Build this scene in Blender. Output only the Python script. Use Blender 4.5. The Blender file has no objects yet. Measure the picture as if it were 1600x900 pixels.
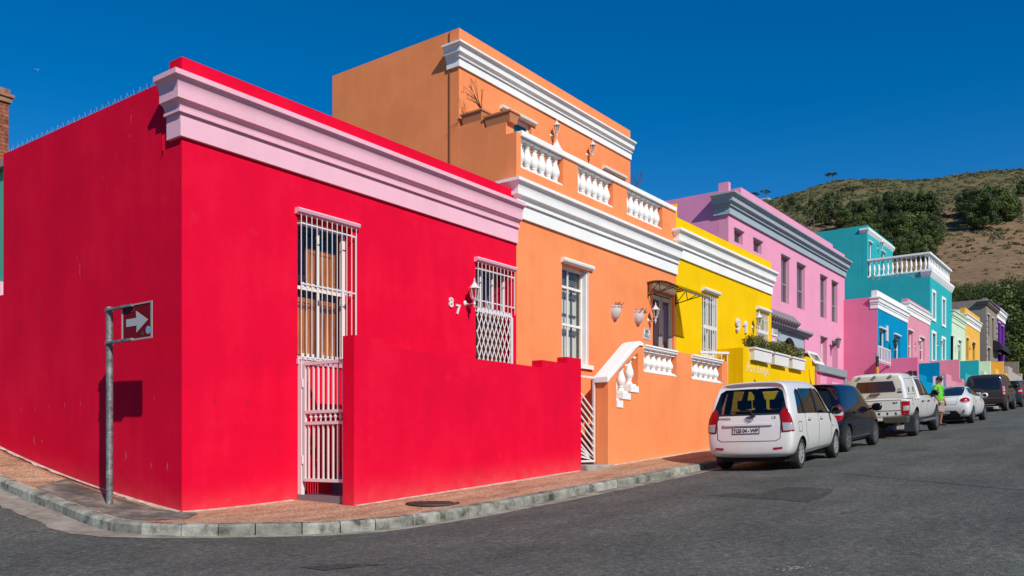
import bpy, bmesh, math, random
import numpy as np
from mathutils import Vector, Matrix
from mathutils.bvhtree import BVHTree
from mathutils.geometry import tessellate_polygon, delaunay_2d_cdt
R_ = math.radians
scene = bpy.context.scene
COL = scene.collection
random.seed(7)
# ------------------------------------------------------------------ camera
VX, FPX, HORIZON = 1012.0, 1353.0, 702.0
_n = math.hypot(VX, FPX)
CAM = (-6.296, -9.948, 0.797)
AX = (VX/_n, FPX/_n)              # street direction in camera terms (right, forward)
AY = (-AX[1], AX[0])
cam_d = bpy.data.cameras.new('camera')
cam = bpy.data.objects.new('camera', cam_d)
COL.objects.link(cam)
cam.location = CAM
cam.rotation_euler = (R_(90), 0, math.atan2(AY[1], AX[1]) - R_(90))
cam_d.sensor_width = 36.0
cam_d.lens = 36.0*FPX/1600.0
cam_d.shift_y = (HORIZON-450.0)/1600.0
cam_d.clip_end = 6000
cam_d.clip_start = 0.05
scene.camera = cam
# ------------------------------------------------------------------ sky, sun, exposure
SUN = Vector((0.24, 0.54, -0.455)).normalized()      # direction the light travels
SUN_EL = math.asin(-SUN.z)
SUN_AZ = math.atan2(-SUN.x, -SUN.y)
world = bpy.data.worlds.new('World')
scene.world = world
world.use_nodes = True
wn = world.node_tree.nodes
wl = world.node_tree.links
sky = wn.new('ShaderNodeTexSky')
sky.sky_type = 'NISHITA'
sky.sun_disc = False
sky.sun_elevation = SUN_EL
sky.sun_rotation = SUN_AZ
sky.altitude = 1800
sky.air_density = 1.0
sky.dust_density = 0.05
sky.ozone_density = 4.0
hs = wn.new('ShaderNodeHueSaturation')
hs.inputs['Saturation'].default_value = 1.38
hs.inputs['Value'].default_value = 1.08
wl.new(sky.outputs[0], hs.inputs['Color'])
wl.new(hs.outputs[0], wn['Background'].inputs[0])
wn['Background'].inputs[1].default_value = 0.105
sun_d = bpy.data.lights.new('sun', 'SUN')
sun_d.energy = 4.45
sun_d.angle = R_(0.53)
sun_d.color = (1.0, 0.945, 0.84)
sun = bpy.data.objects.new('sun', sun_d)
COL.objects.link(sun)
sun.rotation_euler = SUN.to_track_quat('-Z', 'Y').to_euler()
sun.location = (0, 0, 40)
scene.view_settings.view_transform = 'Standard'
scene.view_settings.look = 'None'
scene.view_settings.exposure = 0.0
scene.view_settings.gamma = 1.0

# ------------------------------------------------------------------ survey helpers
def ray(px, py):
    u = (px-800.0)/FPX
    v = (HORIZON-py)/FPX
    return (u*AX[0]+AX[1], u*AY[0]+AY[1], v)
def fy(px, py, Y):
    """(X, Z) of a survey sight line where it meets the facade plane Y."""
    r = ray(px, py); k = (Y-CAM[1])/r[1]
    return CAM[0]+k*r[0], CAM[2]+k*r[2]
def fx(px, py, X):
    r = ray(px, py); k = (X-CAM[0])/r[0]
    return CAM[1]+k*r[1], CAM[2]+k*r[2]
def fd(px, py, d):
    r = ray(px, py)
    return CAM[0]+d*r[0], CAM[1]+d*r[1], CAM[2]+d*r[2]
# ------------------------------------------------------------------ materials
MATS = {}
def _mat(name):
    m = bpy.data.materials.new(name); m.use_nodes = True
    nt = m.node_tree
    return m, nt, nt.nodes, nt.links, nt.nodes['Principled BSDF']
def _bump(nt, scale, strength, dist, b, coord=None, detail=4.0):
    n, l = nt.nodes, nt.links
    t = n.new('ShaderNodeTexNoise'); t.inputs['Scale'].default_value = scale
    t.inputs['Detail'].default_value = detail
    if coord is not None: l.new(coord, t.inputs['Vector'])
    bp = n.new('ShaderNodeBump'); bp.inputs['Strength'].default_value = strength
    bp.inputs['Distance'].default_value = dist
    l.new(t.outputs['Fac'], bp.inputs['Height']); l.new(bp.outputs[0], b.inputs['Normal'])
    return t
def _ramp(n, stops):
    r = n.new('ShaderNodeValToRGB')
    e = r.color_ramp.elements
    while len(e) < len(stops): e.new(0.5)
    for el, (p, c) in zip(e, stops):
        el.position = p; el.color = (c[0], c[1], c[2], 1) if not isinstance(c, (int, float)) else (c, c, c, 1)
    return r
def plain(name, rgb, rough=0.6, metal=0.0, coat=0.0, bump=0.0, bscale=60, spec=0.5):
    if name in MATS: return MATS[name]
    m, nt, n, l, b = _mat(name)
    b.inputs['Base Color'].default_value = (*rgb, 1)
    b.inputs['Roughness'].default_value = rough
    b.inputs['Metallic'].default_value = metal
    b.inputs['Specular IOR Level'].default_value = spec
    if coat: b.inputs['Coat Weight'].default_value = coat; b.inputs['Coat Roughness'].default_value = 0.03
    tc = n.new('ShaderNodeTexCoord')
    nz = n.new('ShaderNodeTexNoise'); nz.inputs['Scale'].default_value = 3.0; nz.inputs['Detail'].default_value = 5
    l.new(tc.outputs['Object'], nz.inputs['Vector'])
    mx = n.new('ShaderNodeMix'); mx.data_type = 'RGBA'; mx.blend_type = 'MULTIPLY'
    mx.inputs[0].default_value = 0.12
    mx.inputs[6].default_value = (*rgb, 1)
    l.new(nz.outputs['Fac'], mx.inputs[7]); l.new(mx.outputs[2], b.inputs['Base Color'])
    if bump: _bump(nt, bscale, bump, 0.01, b, tc.outputs['Object'])
    MATS[name] = m
    return m
def paint(name, rgb, fade=0.10, stain=0.0, rough=0.82, stain_rgb=None):
    """painted plaster: hand-worked surface, faint vertical streaks, sun-faded patches, scuffs"""
    if name in MATS: return MATS[name]
    m, nt, n, l, b = _mat(name)
    b.inputs['Roughness'].default_value = rough
    b.inputs['Specular IOR Level'].default_value = 0.06
    geo = n.new('ShaderNodeNewGeometry')
    pos = geo.outputs['Position']
    big = n.new('ShaderNodeTexNoise'); big.inputs['Scale'].default_value = 0.8; big.inputs['Detail'].default_value = 6
    big.inputs['Roughness'].default_value = 0.62
    l.new(pos, big.inputs['Vector'])
    mp = n.new('ShaderNodeMapping'); mp.inputs['Scale'].default_value = (5, 5, 0.6); l.new(pos, mp.inputs['Vector'])
    st = n.new('ShaderNodeTexNoise'); st.inputs['Scale'].default_value = 1.0; st.inputs['Detail'].default_value = 5
    l.new(mp.outputs[0], st.inputs['Vector'])
    sc = n.new('ShaderNodeMath'); sc.operation = 'MULTIPLY'; sc.inputs[1].default_value = 0.45; l.new(st.outputs['Fac'], sc.inputs[0])
    add = n.new('ShaderNodeMath'); add.operation = 'MULTIPLY_ADD'; add.inputs[1].default_value = 1.55; l.new(big.outputs['Fac'], add.inputs[0]); l.new(sc.outputs[0], add.inputs[2])
    d = tuple(c*(1-fade*0.9) for c in rgb)
    f = tuple(min(1, c*(1+fade*0.6)+0.014*fade*10*0.3) for c in rgb)
    rp = _ramp(n, [(0.36, d), (0.5, rgb), (0.66, f)])
    half = n.new('ShaderNodeMath'); half.operation = 'MULTIPLY'; half.inputs[1].default_value = 0.5
    l.new(add.outputs[0], half.inputs[0]); l.new(half.outputs[0], rp.inputs[0])
    src = rp.outputs[0]
    if stain:
        sn = n.new('ShaderNodeTexNoise'); sn.inputs['Scale'].default_value = 2.3; sn.inputs['Detail'].default_value = 9
        sn.inputs['Roughness'].default_value = 0.7; l.new(pos, sn.inputs['Vector'])
        sr = _ramp(n, [(0.60, 0.0), (0.75, stain)]); l.new(sn.outputs['Fac'], sr.inputs[0])
        mx = n.new('ShaderNodeMix'); mx.data_type = 'RGBA'
        l.new(sr.outputs[0], mx.inputs[0]); l.new(src, mx.inputs[6])
        mx.inputs[7].default_value = (*(stain_rgb or (0.35, 0.33, 0.30)), 1)
        src = mx.outputs[2]
    # pale dust splashed up from the pavement onto the foot of the wall
    sp = n.new('ShaderNodeSeparateXYZ'); l.new(pos, sp.inputs[0])
    def mth(op, a, c):
        q = n.new('ShaderNodeMath'); q.operation = op
        for i, v in enumerate((a, c)):
            if v is None: continue
            if isinstance(v, (int, float)): q.inputs[i].default_value = v
            else: l.new(v, q.inputs[i])
        return q.outputs[0]
    along = mth('MULTIPLY', sp.outputs['X'], 0.063)
    side = mth('MULTIPLY', mth('MULTIPLY', mth('MAXIMUM', sp.outputs['Y'], 0.0), 0.125), mth('LESS_THAN', sp.outputs['X'], 0.2))
    hgt = mth('SUBTRACT', mth('SUBTRACT', sp.outputs['Z'], along), side)
    dn = n.new('ShaderNodeTexNoise'); dn.inputs['Scale'].default_value = 5; dn.inputs['Detail'].default_value = 8; l.new(pos, dn.inputs['Vector'])
    dmr = n.new('ShaderNodeMapRange'); dmr.inputs['From Min'].default_value = 0.42; dmr.inputs['From Max'].default_value = -0.05; dmr.inputs['To Max'].default_value = 1.0
    l.new(hgt, dmr.inputs['Value'])
    dm = mth('MULTIPLY', mth('POWER', dmr.outputs[0], 2.2), mth('MULTIPLY', dn.outputs['Fac'], 0.55))
    mxd = n.new('ShaderNodeMix'); mxd.data_type = 'RGBA'; l.new(dm, mxd.inputs[0]); l.new(src, mxd.inputs[6])
    mxd.inputs[7].default_value = (min(1, rgb[0]*0.6+0.22), rgb[1]*0.6+0.16, rgb[2]*0.6+0.12, 1)
    src = mxd.outputs[2]
    l.new(src, b.inputs['Base Color'])
    fine = n.new('ShaderNodeTexNoise'); fine.inputs['Scale'].default_value = 34; fine.inputs['Detail'].default_value = 7
    l.new(pos, fine.inputs['Vector'])
    b1 = n.new('ShaderNodeBump'); b1.inputs['Strength'].default_value = 0.22; b1.inputs['Distance'].default_value = 0.012
    l.new(fine.outputs['Fac'], b1.inputs['Height'])
    b2 = n.new('ShaderNodeBump'); b2.inputs['Strength'].default_value = 0.35; b2.inputs['Distance'].default_value = 0.03
    l.new(big.outputs['Fac'], b2.inputs['Height']); l.new(b1.outputs[0], b2.inputs['Normal']); l.new(b2.outputs[0], b.inputs['Normal'])
    MATS[name] = m
    return m
def glass_mat(name, tint=(0.35, 0.38, 0.38), refl=1.0):
    if name in MATS: return MATS[name]
    m, nt, n, l, b = _mat(name)
    out = n['Material Output']
    tr = n.new('ShaderNodeBsdfTransparent'); tr.inputs[0].default_value = (*tint, 1)
    gl = n.new('ShaderNodeBsdfGlossy'); gl.inputs['Roughness'].default_value = 0.015
    gl.inputs[0].default_value = (refl, refl, refl, 1)
    # reflectance by Schlick's rule, the same from either side of the pane
    gm = n.new('ShaderNodeNewGeometry')
    dt = n.new('ShaderNodeVectorMath'); dt.operation = 'DOT_PRODUCT'; l.new(gm.outputs['Normal'], dt.inputs[0]); l.new(gm.outputs['Incoming'], dt.inputs[1])
    ab = n.new('ShaderNodeMath'); ab.operation = 'ABSOLUTE'; l.new(dt.outputs['Value'], ab.inputs[0])
    iv = n.new('ShaderNodeMath'); iv.operation = 'SUBTRACT'; iv.inputs[0].default_value = 1.0; l.new(ab.outputs[0], iv.inputs[1])
    pw = n.new('ShaderNodeMath'); pw.operation = 'POWER'; pw.inputs[1].default_value = 5.0; l.new(iv.outputs[0], pw.inputs[0])
    ma = n.new('ShaderNodeMath'); ma.operation = 'MULTIPLY_ADD'; ma.inputs[1].default_value = 0.93; ma.inputs[2].default_value = 0.06
    l.new(pw.outputs[0], ma.inputs[0])
    tc = n.new('ShaderNodeTexCoord')
    nz = n.new('ShaderNodeTexNoise'); nz.inputs['Scale'].default_value = 2.2
    l.new(tc.outputs['Object'], nz.inputs['Vector'])
    bp = n.new('ShaderNodeBump'); bp.inputs['Strength'].default_value = 0.05; bp.inputs['Distance'].default_value = 0.02
    l.new(nz.outputs['Fac'], bp.inputs['Height']); l.new(bp.outputs[0], gl.inputs['Normal'])
    mix = n.new('ShaderNodeMixShader'); l.new(ma.outputs[0], mix.inputs[0]); l.new(tr.outputs[0], mix.inputs[1]); l.new(gl.outputs[0], mix.inputs[2])
    l.new(mix.outputs[0], out.inputs[0])
    MATS[name] = m
    return m
def car_paint(name, rgb, metal=0.0, rough=0.35, dust=0.45, coat=0.8):
    if name in MATS: return MATS[name]
    m, nt, n, l, b = _mat(name)
    b.inputs['Metallic'].default_value = metal
    b.inputs['Roughness'].default_value = rough
    b.inputs['Coat Weight'].default_value = coat
    b.inputs['Coat Roughness'].default_value = 0.04
    tc = n.new('ShaderNodeTexCoord')
    sep = n.new('ShaderNodeSeparateXYZ'); l.new(tc.outputs['Object'], sep.inputs[0])
    nz = n.new('ShaderNodeTexNoise'); nz.inputs['Scale'].default_value = 5; nz.inputs['Detail'].default_value = 6
    l.new(tc.outputs['Object'], nz.inputs['Vector'])
    # road dust collects low on the body
    dz = n.new('ShaderNodeMapRange'); dz.inputs['From Min'].default_value = 0.65; dz.inputs['From Max'].default_value = 0.2
    dz.inputs['To Max'].default_value = dust
    l.new(sep.outputs['Z'], dz.inputs['Value'])
    mu = n.new('ShaderNodeMath'); mu.operation = 'MULTIPLY'; l.new(dz.outputs[0], mu.inputs[0]); l.new(nz.outputs['Fac'], mu.inputs[1])
    mx = n.new('ShaderNodeMix'); mx.data_type = 'RGBA'; l.new(mu.outputs[0], mx.inputs[0])
    mx.inputs[6].default_value = (*rgb, 1); mx.inputs[7].default_value = (0.22, 0.19, 0.16, 1)
    l.new(mx.outputs[2], b.inputs['Base Color'])
    MATS[name] = m
    return m
# ------------------------------------------------------------------ objects
LOCW = {}
def thing(name, label, cat, loc=(0, 0, 0), group=None):
    o = bpy.data.objects.new(name, None); COL.objects.link(o)
    o.empty_display_size = 0.2
    o.location = loc; LOCW[o] = Vector(loc)
    o['label'] = label; o['category'] = cat
    if group: o['group'] = group
    return o
def tag(o, label, cat, group=None):
    o['label'] = label; o['category'] = cat
    if group: o['group'] = group
    return o
def link(name, me, parent=None, at=(0, 0, 0), kind=None):
    """object from mesh data; `at` is where the mesh origin stands in the world"""
    o = bpy.data.objects.new(name, me); COL.objects.link(o)
    p = Vector(at)
    LOCW[o] = p
    if parent is not None:
        o.parent = parent
        o.location = p - LOCW[parent]
    else:
        o.location = p
    if kind: o['kind'] = kind
    return o
class MB:
    def __init__(s): s.v = []; s.f = []; s.m = []
    def add(s, vs, fs, mi=0):
        k = len(s.v); s.v += [tuple(v) for v in vs]
        for f in fs: s.f.append(tuple(k+i for i in f)); s.m.append(mi)
        return s
    def box(s, x0, x1, y0, y1, z0, z1, mi=0):
        if x0 > x1: x0, x1 = x1, x0
        if y0 > y1: y0, y1 = y1, y0
        if z0 > z1: z0, z1 = z1, z0
        return s.add([(x0,y0,z0),(x1,y0,z0),(x1,y1,z0),(x0,y1,z0),(x0,y0,z1),(x1,y0,z1),(x1,y1,z1),(x0,y1,z1)],
              [(0,3,2,1),(4,5,6,7),(0,1,5,4),(1,2,6,5),(2,3,7,6),(3,0,4,7)], mi)
    def hexa(s, b, t, mi=0):
        """8 corners: bottom loop b, top loop t (counter-clockwise seen from above)"""
        return s.add(list(b)+list(t), [(0,3,2,1),(4,5,6,7),(0,1,5,4),(1,2,6,5),(2,3,7,6),(3,0,4,7)], mi)
    def tube(s, p0, p1, r, n=8, r1=None, mi=0, cap=True):
        p0 = Vector(p0); p1 = Vector(p1); r1 = r if r1 is None else r1
        d = (p1-p0).normalized()
        u = d.orthogonal().normalized(); w = d.cross(u)
        vs = []
        for p, rr in ((p0, r), (p1, r1)):
            for i in range(n):
                a = 2*math.pi*i/n
                vs.append(p+u*rr*math.cos(a)+w*rr*math.sin(a))
        fs = [(i, (i+1) % n, n+(i+1) % n, n+i) for i in range(n)]
        if cap: fs += [tuple(range(n-1, -1, -1)), tuple(range(n, 2*n))]
        return s.add(vs, fs, mi)
    def path(s, pts, r, n=6, mi=0):
        for a, b in zip(pts[:-1], pts[1:]): s.tube(a, b, r, n, mi=mi)
        return s
    def bar(s, p0, p1, w, h, up=(0, 0, 1), mi=0):
        p0 = Vector(p0); p1 = Vector(p1); d = (p1-p0).normalized(); up = Vector(up)
        u = d.cross(up)
        if u.length < 1e-4: u = d.orthogonal()
        u.normalize(); q = u.cross(d)
        vs = []
        for p in (p0, p1):
            for a, b in ((-1,-1),(1,-1),(1,1),(-1,1)): vs.append(p+u*(a*w/2)+q*(b*h/2))
        return s.add(vs, [(0,3,2,1),(4,5,6,7),(0,1,5,4),(1,2,6,5),(2,3,7,6),(3,0,4,7)], mi)
    def lathe(s, prof, n=16, at=(0, 0, 0), mi=0, axis='z', cap=True):
        vs = []; fs = []
        for r, z in prof:
            for i in range(n):
                a = 2*math.pi*i/n
                c, q = r*math.cos(a), r*math.sin(a)
                v = (c, q, z) if axis == 'z' else ((c, z, q) if axis == 'y' else (z, c, q))
                vs.append((v[0]+at[0], v[1]+at[1], v[2]+at[2]))
        m = len(prof)
        flip = axis == 'y'
        for j in range(m-1):
            for i in range(n):
                f = (j*n+i, j*n+(i+1) % n, (j+1)*n+(i+1) % n, (j+1)*n+i)
                fs.append(f[::-1] if flip else f)
        if cap and prof[0][0] > 1e-5: fs.append(tuple(range(n-1, -1, -1)) if not flip else tuple(range(n)))
        if cap and prof[-1][0] > 1e-5: fs.append(tuple(range((m-1)*n, m*n)) if not flip else tuple(range(m*n-1, (m-1)*n-1, -1)))
        return s.add(vs, fs, mi)
    def panel(s, outer, holes, fn, t, mi=0):
        """flat sheet with holes: outline and holes in 2D, fn(u, v, w) places them, w runs 0..t"""
        loops = [list(outer)]+[list(h) for h in holes]
        flat = [p for L in loops for p in L]
        tris = tessellate_polygon([[Vector((p[0], p[1], 0)) for p in L] for L in loops])
        n = len(flat)
        vs = [fn(p[0], p[1], 0) for p in flat]+[fn(p[0], p[1], t) for p in flat]
        fs = []
        for a, b, c in tris:
            p, q, r = flat[a], flat[b], flat[c]
            if (q[0]-p[0])*(r[1]-p[1])-(q[1]-p[1])*(r[0]-p[0]) < 0: b, c = c, b
            fs.append((a, b, c)); fs.append((n+a, n+c, n+b))
        k = 0
        for L in loops:
            m = len(L)
            for i in range(m):
                a, b = k+i, k+(i+1) % m
                fs.append((a, n+a, n+b, b))
            k += m
        return s.add(vs, fs, mi)
    def prism(s, outline, fn, t, mi=0): return s.panel(outline, [], fn, t, mi)
    def mesh(s, name, mats, smooth=False, off=(0, 0, 0), angle=None, fix=True):
        me = bpy.data.meshes.new(name)
        ox, oy, oz = off
        me.from_pydata([(a-ox, b-oy, c-oz) for a, b, c in s.v], [], s.f)
        for m in (mats if isinstance(mats, (list, tuple)) else [mats]): me.materials.append(m)
        if any(s.m): me.polygons.foreach_set('material_index', s.m)
        if fix:
            bm = bmesh.new(); bm.from_mesh(me)
            bmesh.ops.recalc_face_normals(bm, faces=bm.faces)
            if angle:
                bmesh.ops.remove_doubles(bm, verts=bm.verts, dist=1e-5)
                lim = R_(angle)
                for e in bm.edges: e.smooth = len(e.link_faces) == 2 and e.calc_face_angle(0) < lim
                for f in bm.faces: f.smooth = True
            elif smooth:
                for f in bm.faces: f.smooth = True
            bm.to_mesh(me); bm.free()
        me.update()
        return me
    def build(s, name, mats, parent=None, at=None, kind=None, smooth=False, angle=None, fix=True):
        if at is None: at = LOCW[parent] if parent is not None else (0, 0, 0)
        me = s.mesh(name, mats, smooth, at, angle, fix)
        return link(name, me, parent, at, kind)
def rect(x0, x1, z0, z1): return [(x0, z0), (x1, z0), (x1, z1), (x0, z1)]
def bevel(o, w=0.008, seg=2):
    md = o.modifiers.new('edge', 'BEVEL'); md.width = w; md.segments = seg; md.limit_method = 'ANGLE'
    md.angle_limit = R_(40); md.harden_normals = False
    return o
_TXT = {}
def text_geo(s, size=1.0, extrude=0.0, bold=0.0, align='LEFT', spacing=1.0):
    key = (s, size, extrude, bold, align, spacing)
    if key not in _TXT:
        cu = bpy.data.curves.new('t', 'FONT'); cu.body = s; cu.size = size; cu.extrude = extrude; cu.offset = bold
        cu.align_x = align; cu.resolution_u = 3; cu.space_character = spacing
        ob = bpy.data.objects.new('t', cu); COL.objects.link(ob)
        dg = bpy.context.evaluated_depsgraph_get()
        me = bpy.data.meshes.new_from_object(ob.evaluated_get(dg))
        _TXT[key] = ([tuple(v.co) for v in me.vertices], [tuple(p.vertices) for p in me.polygons])
        bpy.data.objects.remove(ob); bpy.data.curves.remove(cu); bpy.data.meshes.remove(me)
    return _TXT[key]
def wall_text(s, x, y, z, size, mat, parent, depth=0.01, name='lettering', bold=0.0, spacing=1.0, slope=0.0, italic=0.0):
    """letters standing proud of a facade that faces -Y"""
    v, f = text_geo(s, size, depth/2, bold, 'LEFT', spacing)
    mb = MB(); mb.add([(x+a+b*italic, y-depth/2-c, z+b+a*slope) for a, b, c in v], f)
    return mb.build(name, mat, parent)
# ------------------------------------------------------------------ ground heights
KY = -2.66            # street kerb line
def base_z(X):
    if X > 0: return 0.0635*X-0.08*(1-math.exp(-X))+0.006*max(X-8, 0)
    return 0.02*X if X > -1.2 else -0.024+0.05*(X+1.2)
def pave_z(X, Y):
    left = 0.03*Y if Y < 0 else 0.1*Y+0.012*min(Y, 12)**2
    if X <= 0: return base_z(X)+left
    e = math.exp(-X/2)
    return base_z(X)+0.03*min(Y, 0)*e+(1-e)*0.03*(min(Y, 0.4)+1.25)
def road_z(X, Y):
    if X <= -0.9 and Y > KY:
        return pave_z(X, Y)-0.135
    Yc = max(Y, KY)
    crown = 0.05*min(1, (KY-Yc)/3.0) if Y < KY else 0
    crown = 0.05*min(1.0, max(0, (KY-Y)/3.0))
    return pave_z(X, max(Y, KY))-0.135+crown*(1-math.exp(-max(X, 0)/3))-0.008*max(0, KY-Y)*math.exp(-max(X, 0)/4)
# ------------------------------------------------------------------ ground materials
def asphalt(name, base=0.05, warm=0.0, cracks=True):
    m, nt, n, l, b = _mat(name)
    b.inputs['Roughness'].default_value = 0.88
    b.inputs['Specular IOR Level'].default_value = 0.35
    geo = n.new('ShaderNodeNewGeometry'); pos = geo.outputs['Position']
    big = n.new('ShaderNodeTexNoise'); big.inputs['Scale'].default_value = 0.55; big.inputs['Detail'].default_value = 8
    big.inputs['Roughness'].default_value = 0.65; l.new(pos, big.inputs['Vector'])
    mp = n.new('ShaderNodeMapping'); mp.inputs['Scale'].default_value = (0.25, 1.5, 1); l.new(pos, mp.inputs['Vector'])
    wear = n.new('ShaderNodeTexNoise'); wear.inputs['Scale'].default_value = 1; wear.inputs['Detail'].default_value = 5; l.new(mp.outputs[0], wear.inputs['Vector'])
    stone = n.new('ShaderNodeTexVoronoi'); stone.inputs['Scale'].default_value = 75; l.new(pos, stone.inputs['Vector'])
    grit = n.new('ShaderNodeTexNoise'); grit.inputs['Scale'].default_value = 40; grit.inputs['Detail'].default_value = 8; grit.inputs['Roughness'].default_value = 0.75
    l.new(pos, grit.inputs['Vector'])
    r1 = _ramp(n, [(0.3, (base*0.74, base*0.80, base*0.73)), (0.5, (base, base*1.07, base*0.96)), (0.72, (base*1.42, base*(1.37-warm), base*(1.22-warm)))])
    l.new(big.outputs['Fac'], r1.inputs[0])
    r2 = _ramp(n, [(0.33, 0.86), (0.5, 1.0), (0.67, 1.13)]); l.new(wear.outputs['Fac'], r2.inputs[0])
    r3 = _ramp(n, [(0.30, 0.35), (0.5, 0.95), (0.62, 1.25), (0.74, 2.6)]); l.new(grit.outputs['Fac'], r3.inputs[0])
    def mul(a, c):
        mx = n.new('ShaderNodeMix'); mx.data_type = 'RGBA'; mx.blend_type = 'MULTIPLY'; mx.inputs[0].default_value = 1
        l.new(a, mx.inputs[6]); l.new(c, mx.inputs[7]); return mx.outputs[2]
    c = mul(mul(r1.outputs[0], r2.outputs[0]), r3.outputs[0])
    # mid-size mottling, tar flecks and worn spots
    md = n.new('ShaderNodeTexNoise'); md.inputs['Scale'].default_value = 13; md.inputs['Detail'].default_value = 6; md.inputs['Roughness'].default_value = 0.8; l.new(pos, md.inputs['Vector'])
    r4 = _ramp(n, [(0.30, 0.28), (0.41, 0.78), (0.52, 1.05), (0.62, 1.5), (0.72, 2.6)]); l.new(md.outputs['Fac'], r4.inputs[0])
    fl = n.new('ShaderNodeTexNoise'); fl.inputs['Scale'].default_value = 3.1; fl.inputs['Detail'].default_value = 9; fl.inputs['Roughness'].default_value = 0.72; l.new(pos, fl.inputs['Vector'])
    r5 = _ramp(n, [(0.30, 0.40), (0.39, 0.95), (0.64, 1.02), (0.72, 1.4)]); l.new(fl.outputs['Fac'], r5.inputs[0])
    c = mul(mul(c, r4.outputs[0]), r5.outputs[0])
    # pale stone chips
    sc = n.new('ShaderNodeTexVoronoi'); sc.inputs['Scale'].default_value = 16; l.new(pos, sc.inputs['Vector'])
    cr = _ramp(n, [(0.0, 1.0), (0.07, 1.0), (0.10, 0.0)]); l.new(sc.outputs['Distance'], cr.inputs[0])
    pick = n.new('ShaderNodeSeparateColor'); l.new(sc.outputs['Color'], pick.inputs[0])
    pr = _ramp(n, [(0.80, 0.0), (0.86, 0.55)]); l.new(pick.outputs[0], pr.inputs[0])
    pm = n.new('ShaderNodeMath'); pm.operation = 'MULTIPLY'; l.new(cr.outputs[0], pm.inputs[0]); l.new(pr.outputs[0], pm.inputs[1])
    mx = n.new('ShaderNodeMix'); mx.data_type = 'RGBA'; l.new(pm.outputs[0], mx.inputs[0]); l.new(c, mx.inputs[6]); mx.inputs[7].default_value = (0.24, 0.22, 0.20, 1)
    c = mx.outputs[2]
    h = n.new('ShaderNodeMath'); h.operation = 'ADD'; l.new(grit.outputs['Fac'], h.inputs[0]); l.new(stone.outputs['Distance'], h.inputs[1])
    hs_ = h.outputs[0]
    if cracks:
        wob = n.new('ShaderNodeTexNoise'); wob.inputs['Scale'].default_value = 1.3; wob.inputs['Detail'].default_value = 5; l.new(pos, wob.inputs['Vector'])
        av = n.new('ShaderNodeVectorMath'); av.operation = 'ADD'; l.new(pos, av.inputs[0]); l.new(wob.outputs['Color'], av.inputs[1])
        ck = n.new('ShaderNodeTexVoronoi'); ck.feature = 'DISTANCE_TO_EDGE'; ck.inputs['Scale'].default_value = 0.33; l.new(av.outputs[0], ck.inputs['Vector'])
        k = _ramp(n, [(0.0, 1.0), (0.004, 0.9), (0.009, 0.0)]); l.new(ck.outputs['Distance'], k.inputs[0])
        gate = _ramp(n, [(0.53, 0.0), (0.63, 0.55)]); l.new(big.outputs['Fac'], gate.inputs[0])
        km = n.new('ShaderNodeMath'); km.operation = 'MULTIPLY'; l.new(k.outputs[0], km.inputs[0]); l.new(gate.outputs[0], km.inputs[1])
        mx = n.new('ShaderNodeMix'); mx.data_type = 'RGBA'; l.new(km.outputs[0], mx.inputs[0]); l.new(c, mx.inputs[6]); mx.inputs[7].default_value = (0.012, 0.011, 0.010, 1)
        c = mx.outputs[2]
    l.new(c, b.inputs['Base Color'])
    bp = n.new('ShaderNodeBump'); bp.inputs['Strength'].default_value = 0.65; bp.inputs['Distance'].default_value = 0.012
    l.new(hs_, bp.inputs['Height']); l.new(bp.outputs[0], b.inputs['Normal'])
    MATS[name] = m
    return m
M_ROAD = asphalt('asphalt', 0.096)
M_PATCH = asphalt('newer_asphalt', 0.056, cracks=False)
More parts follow.
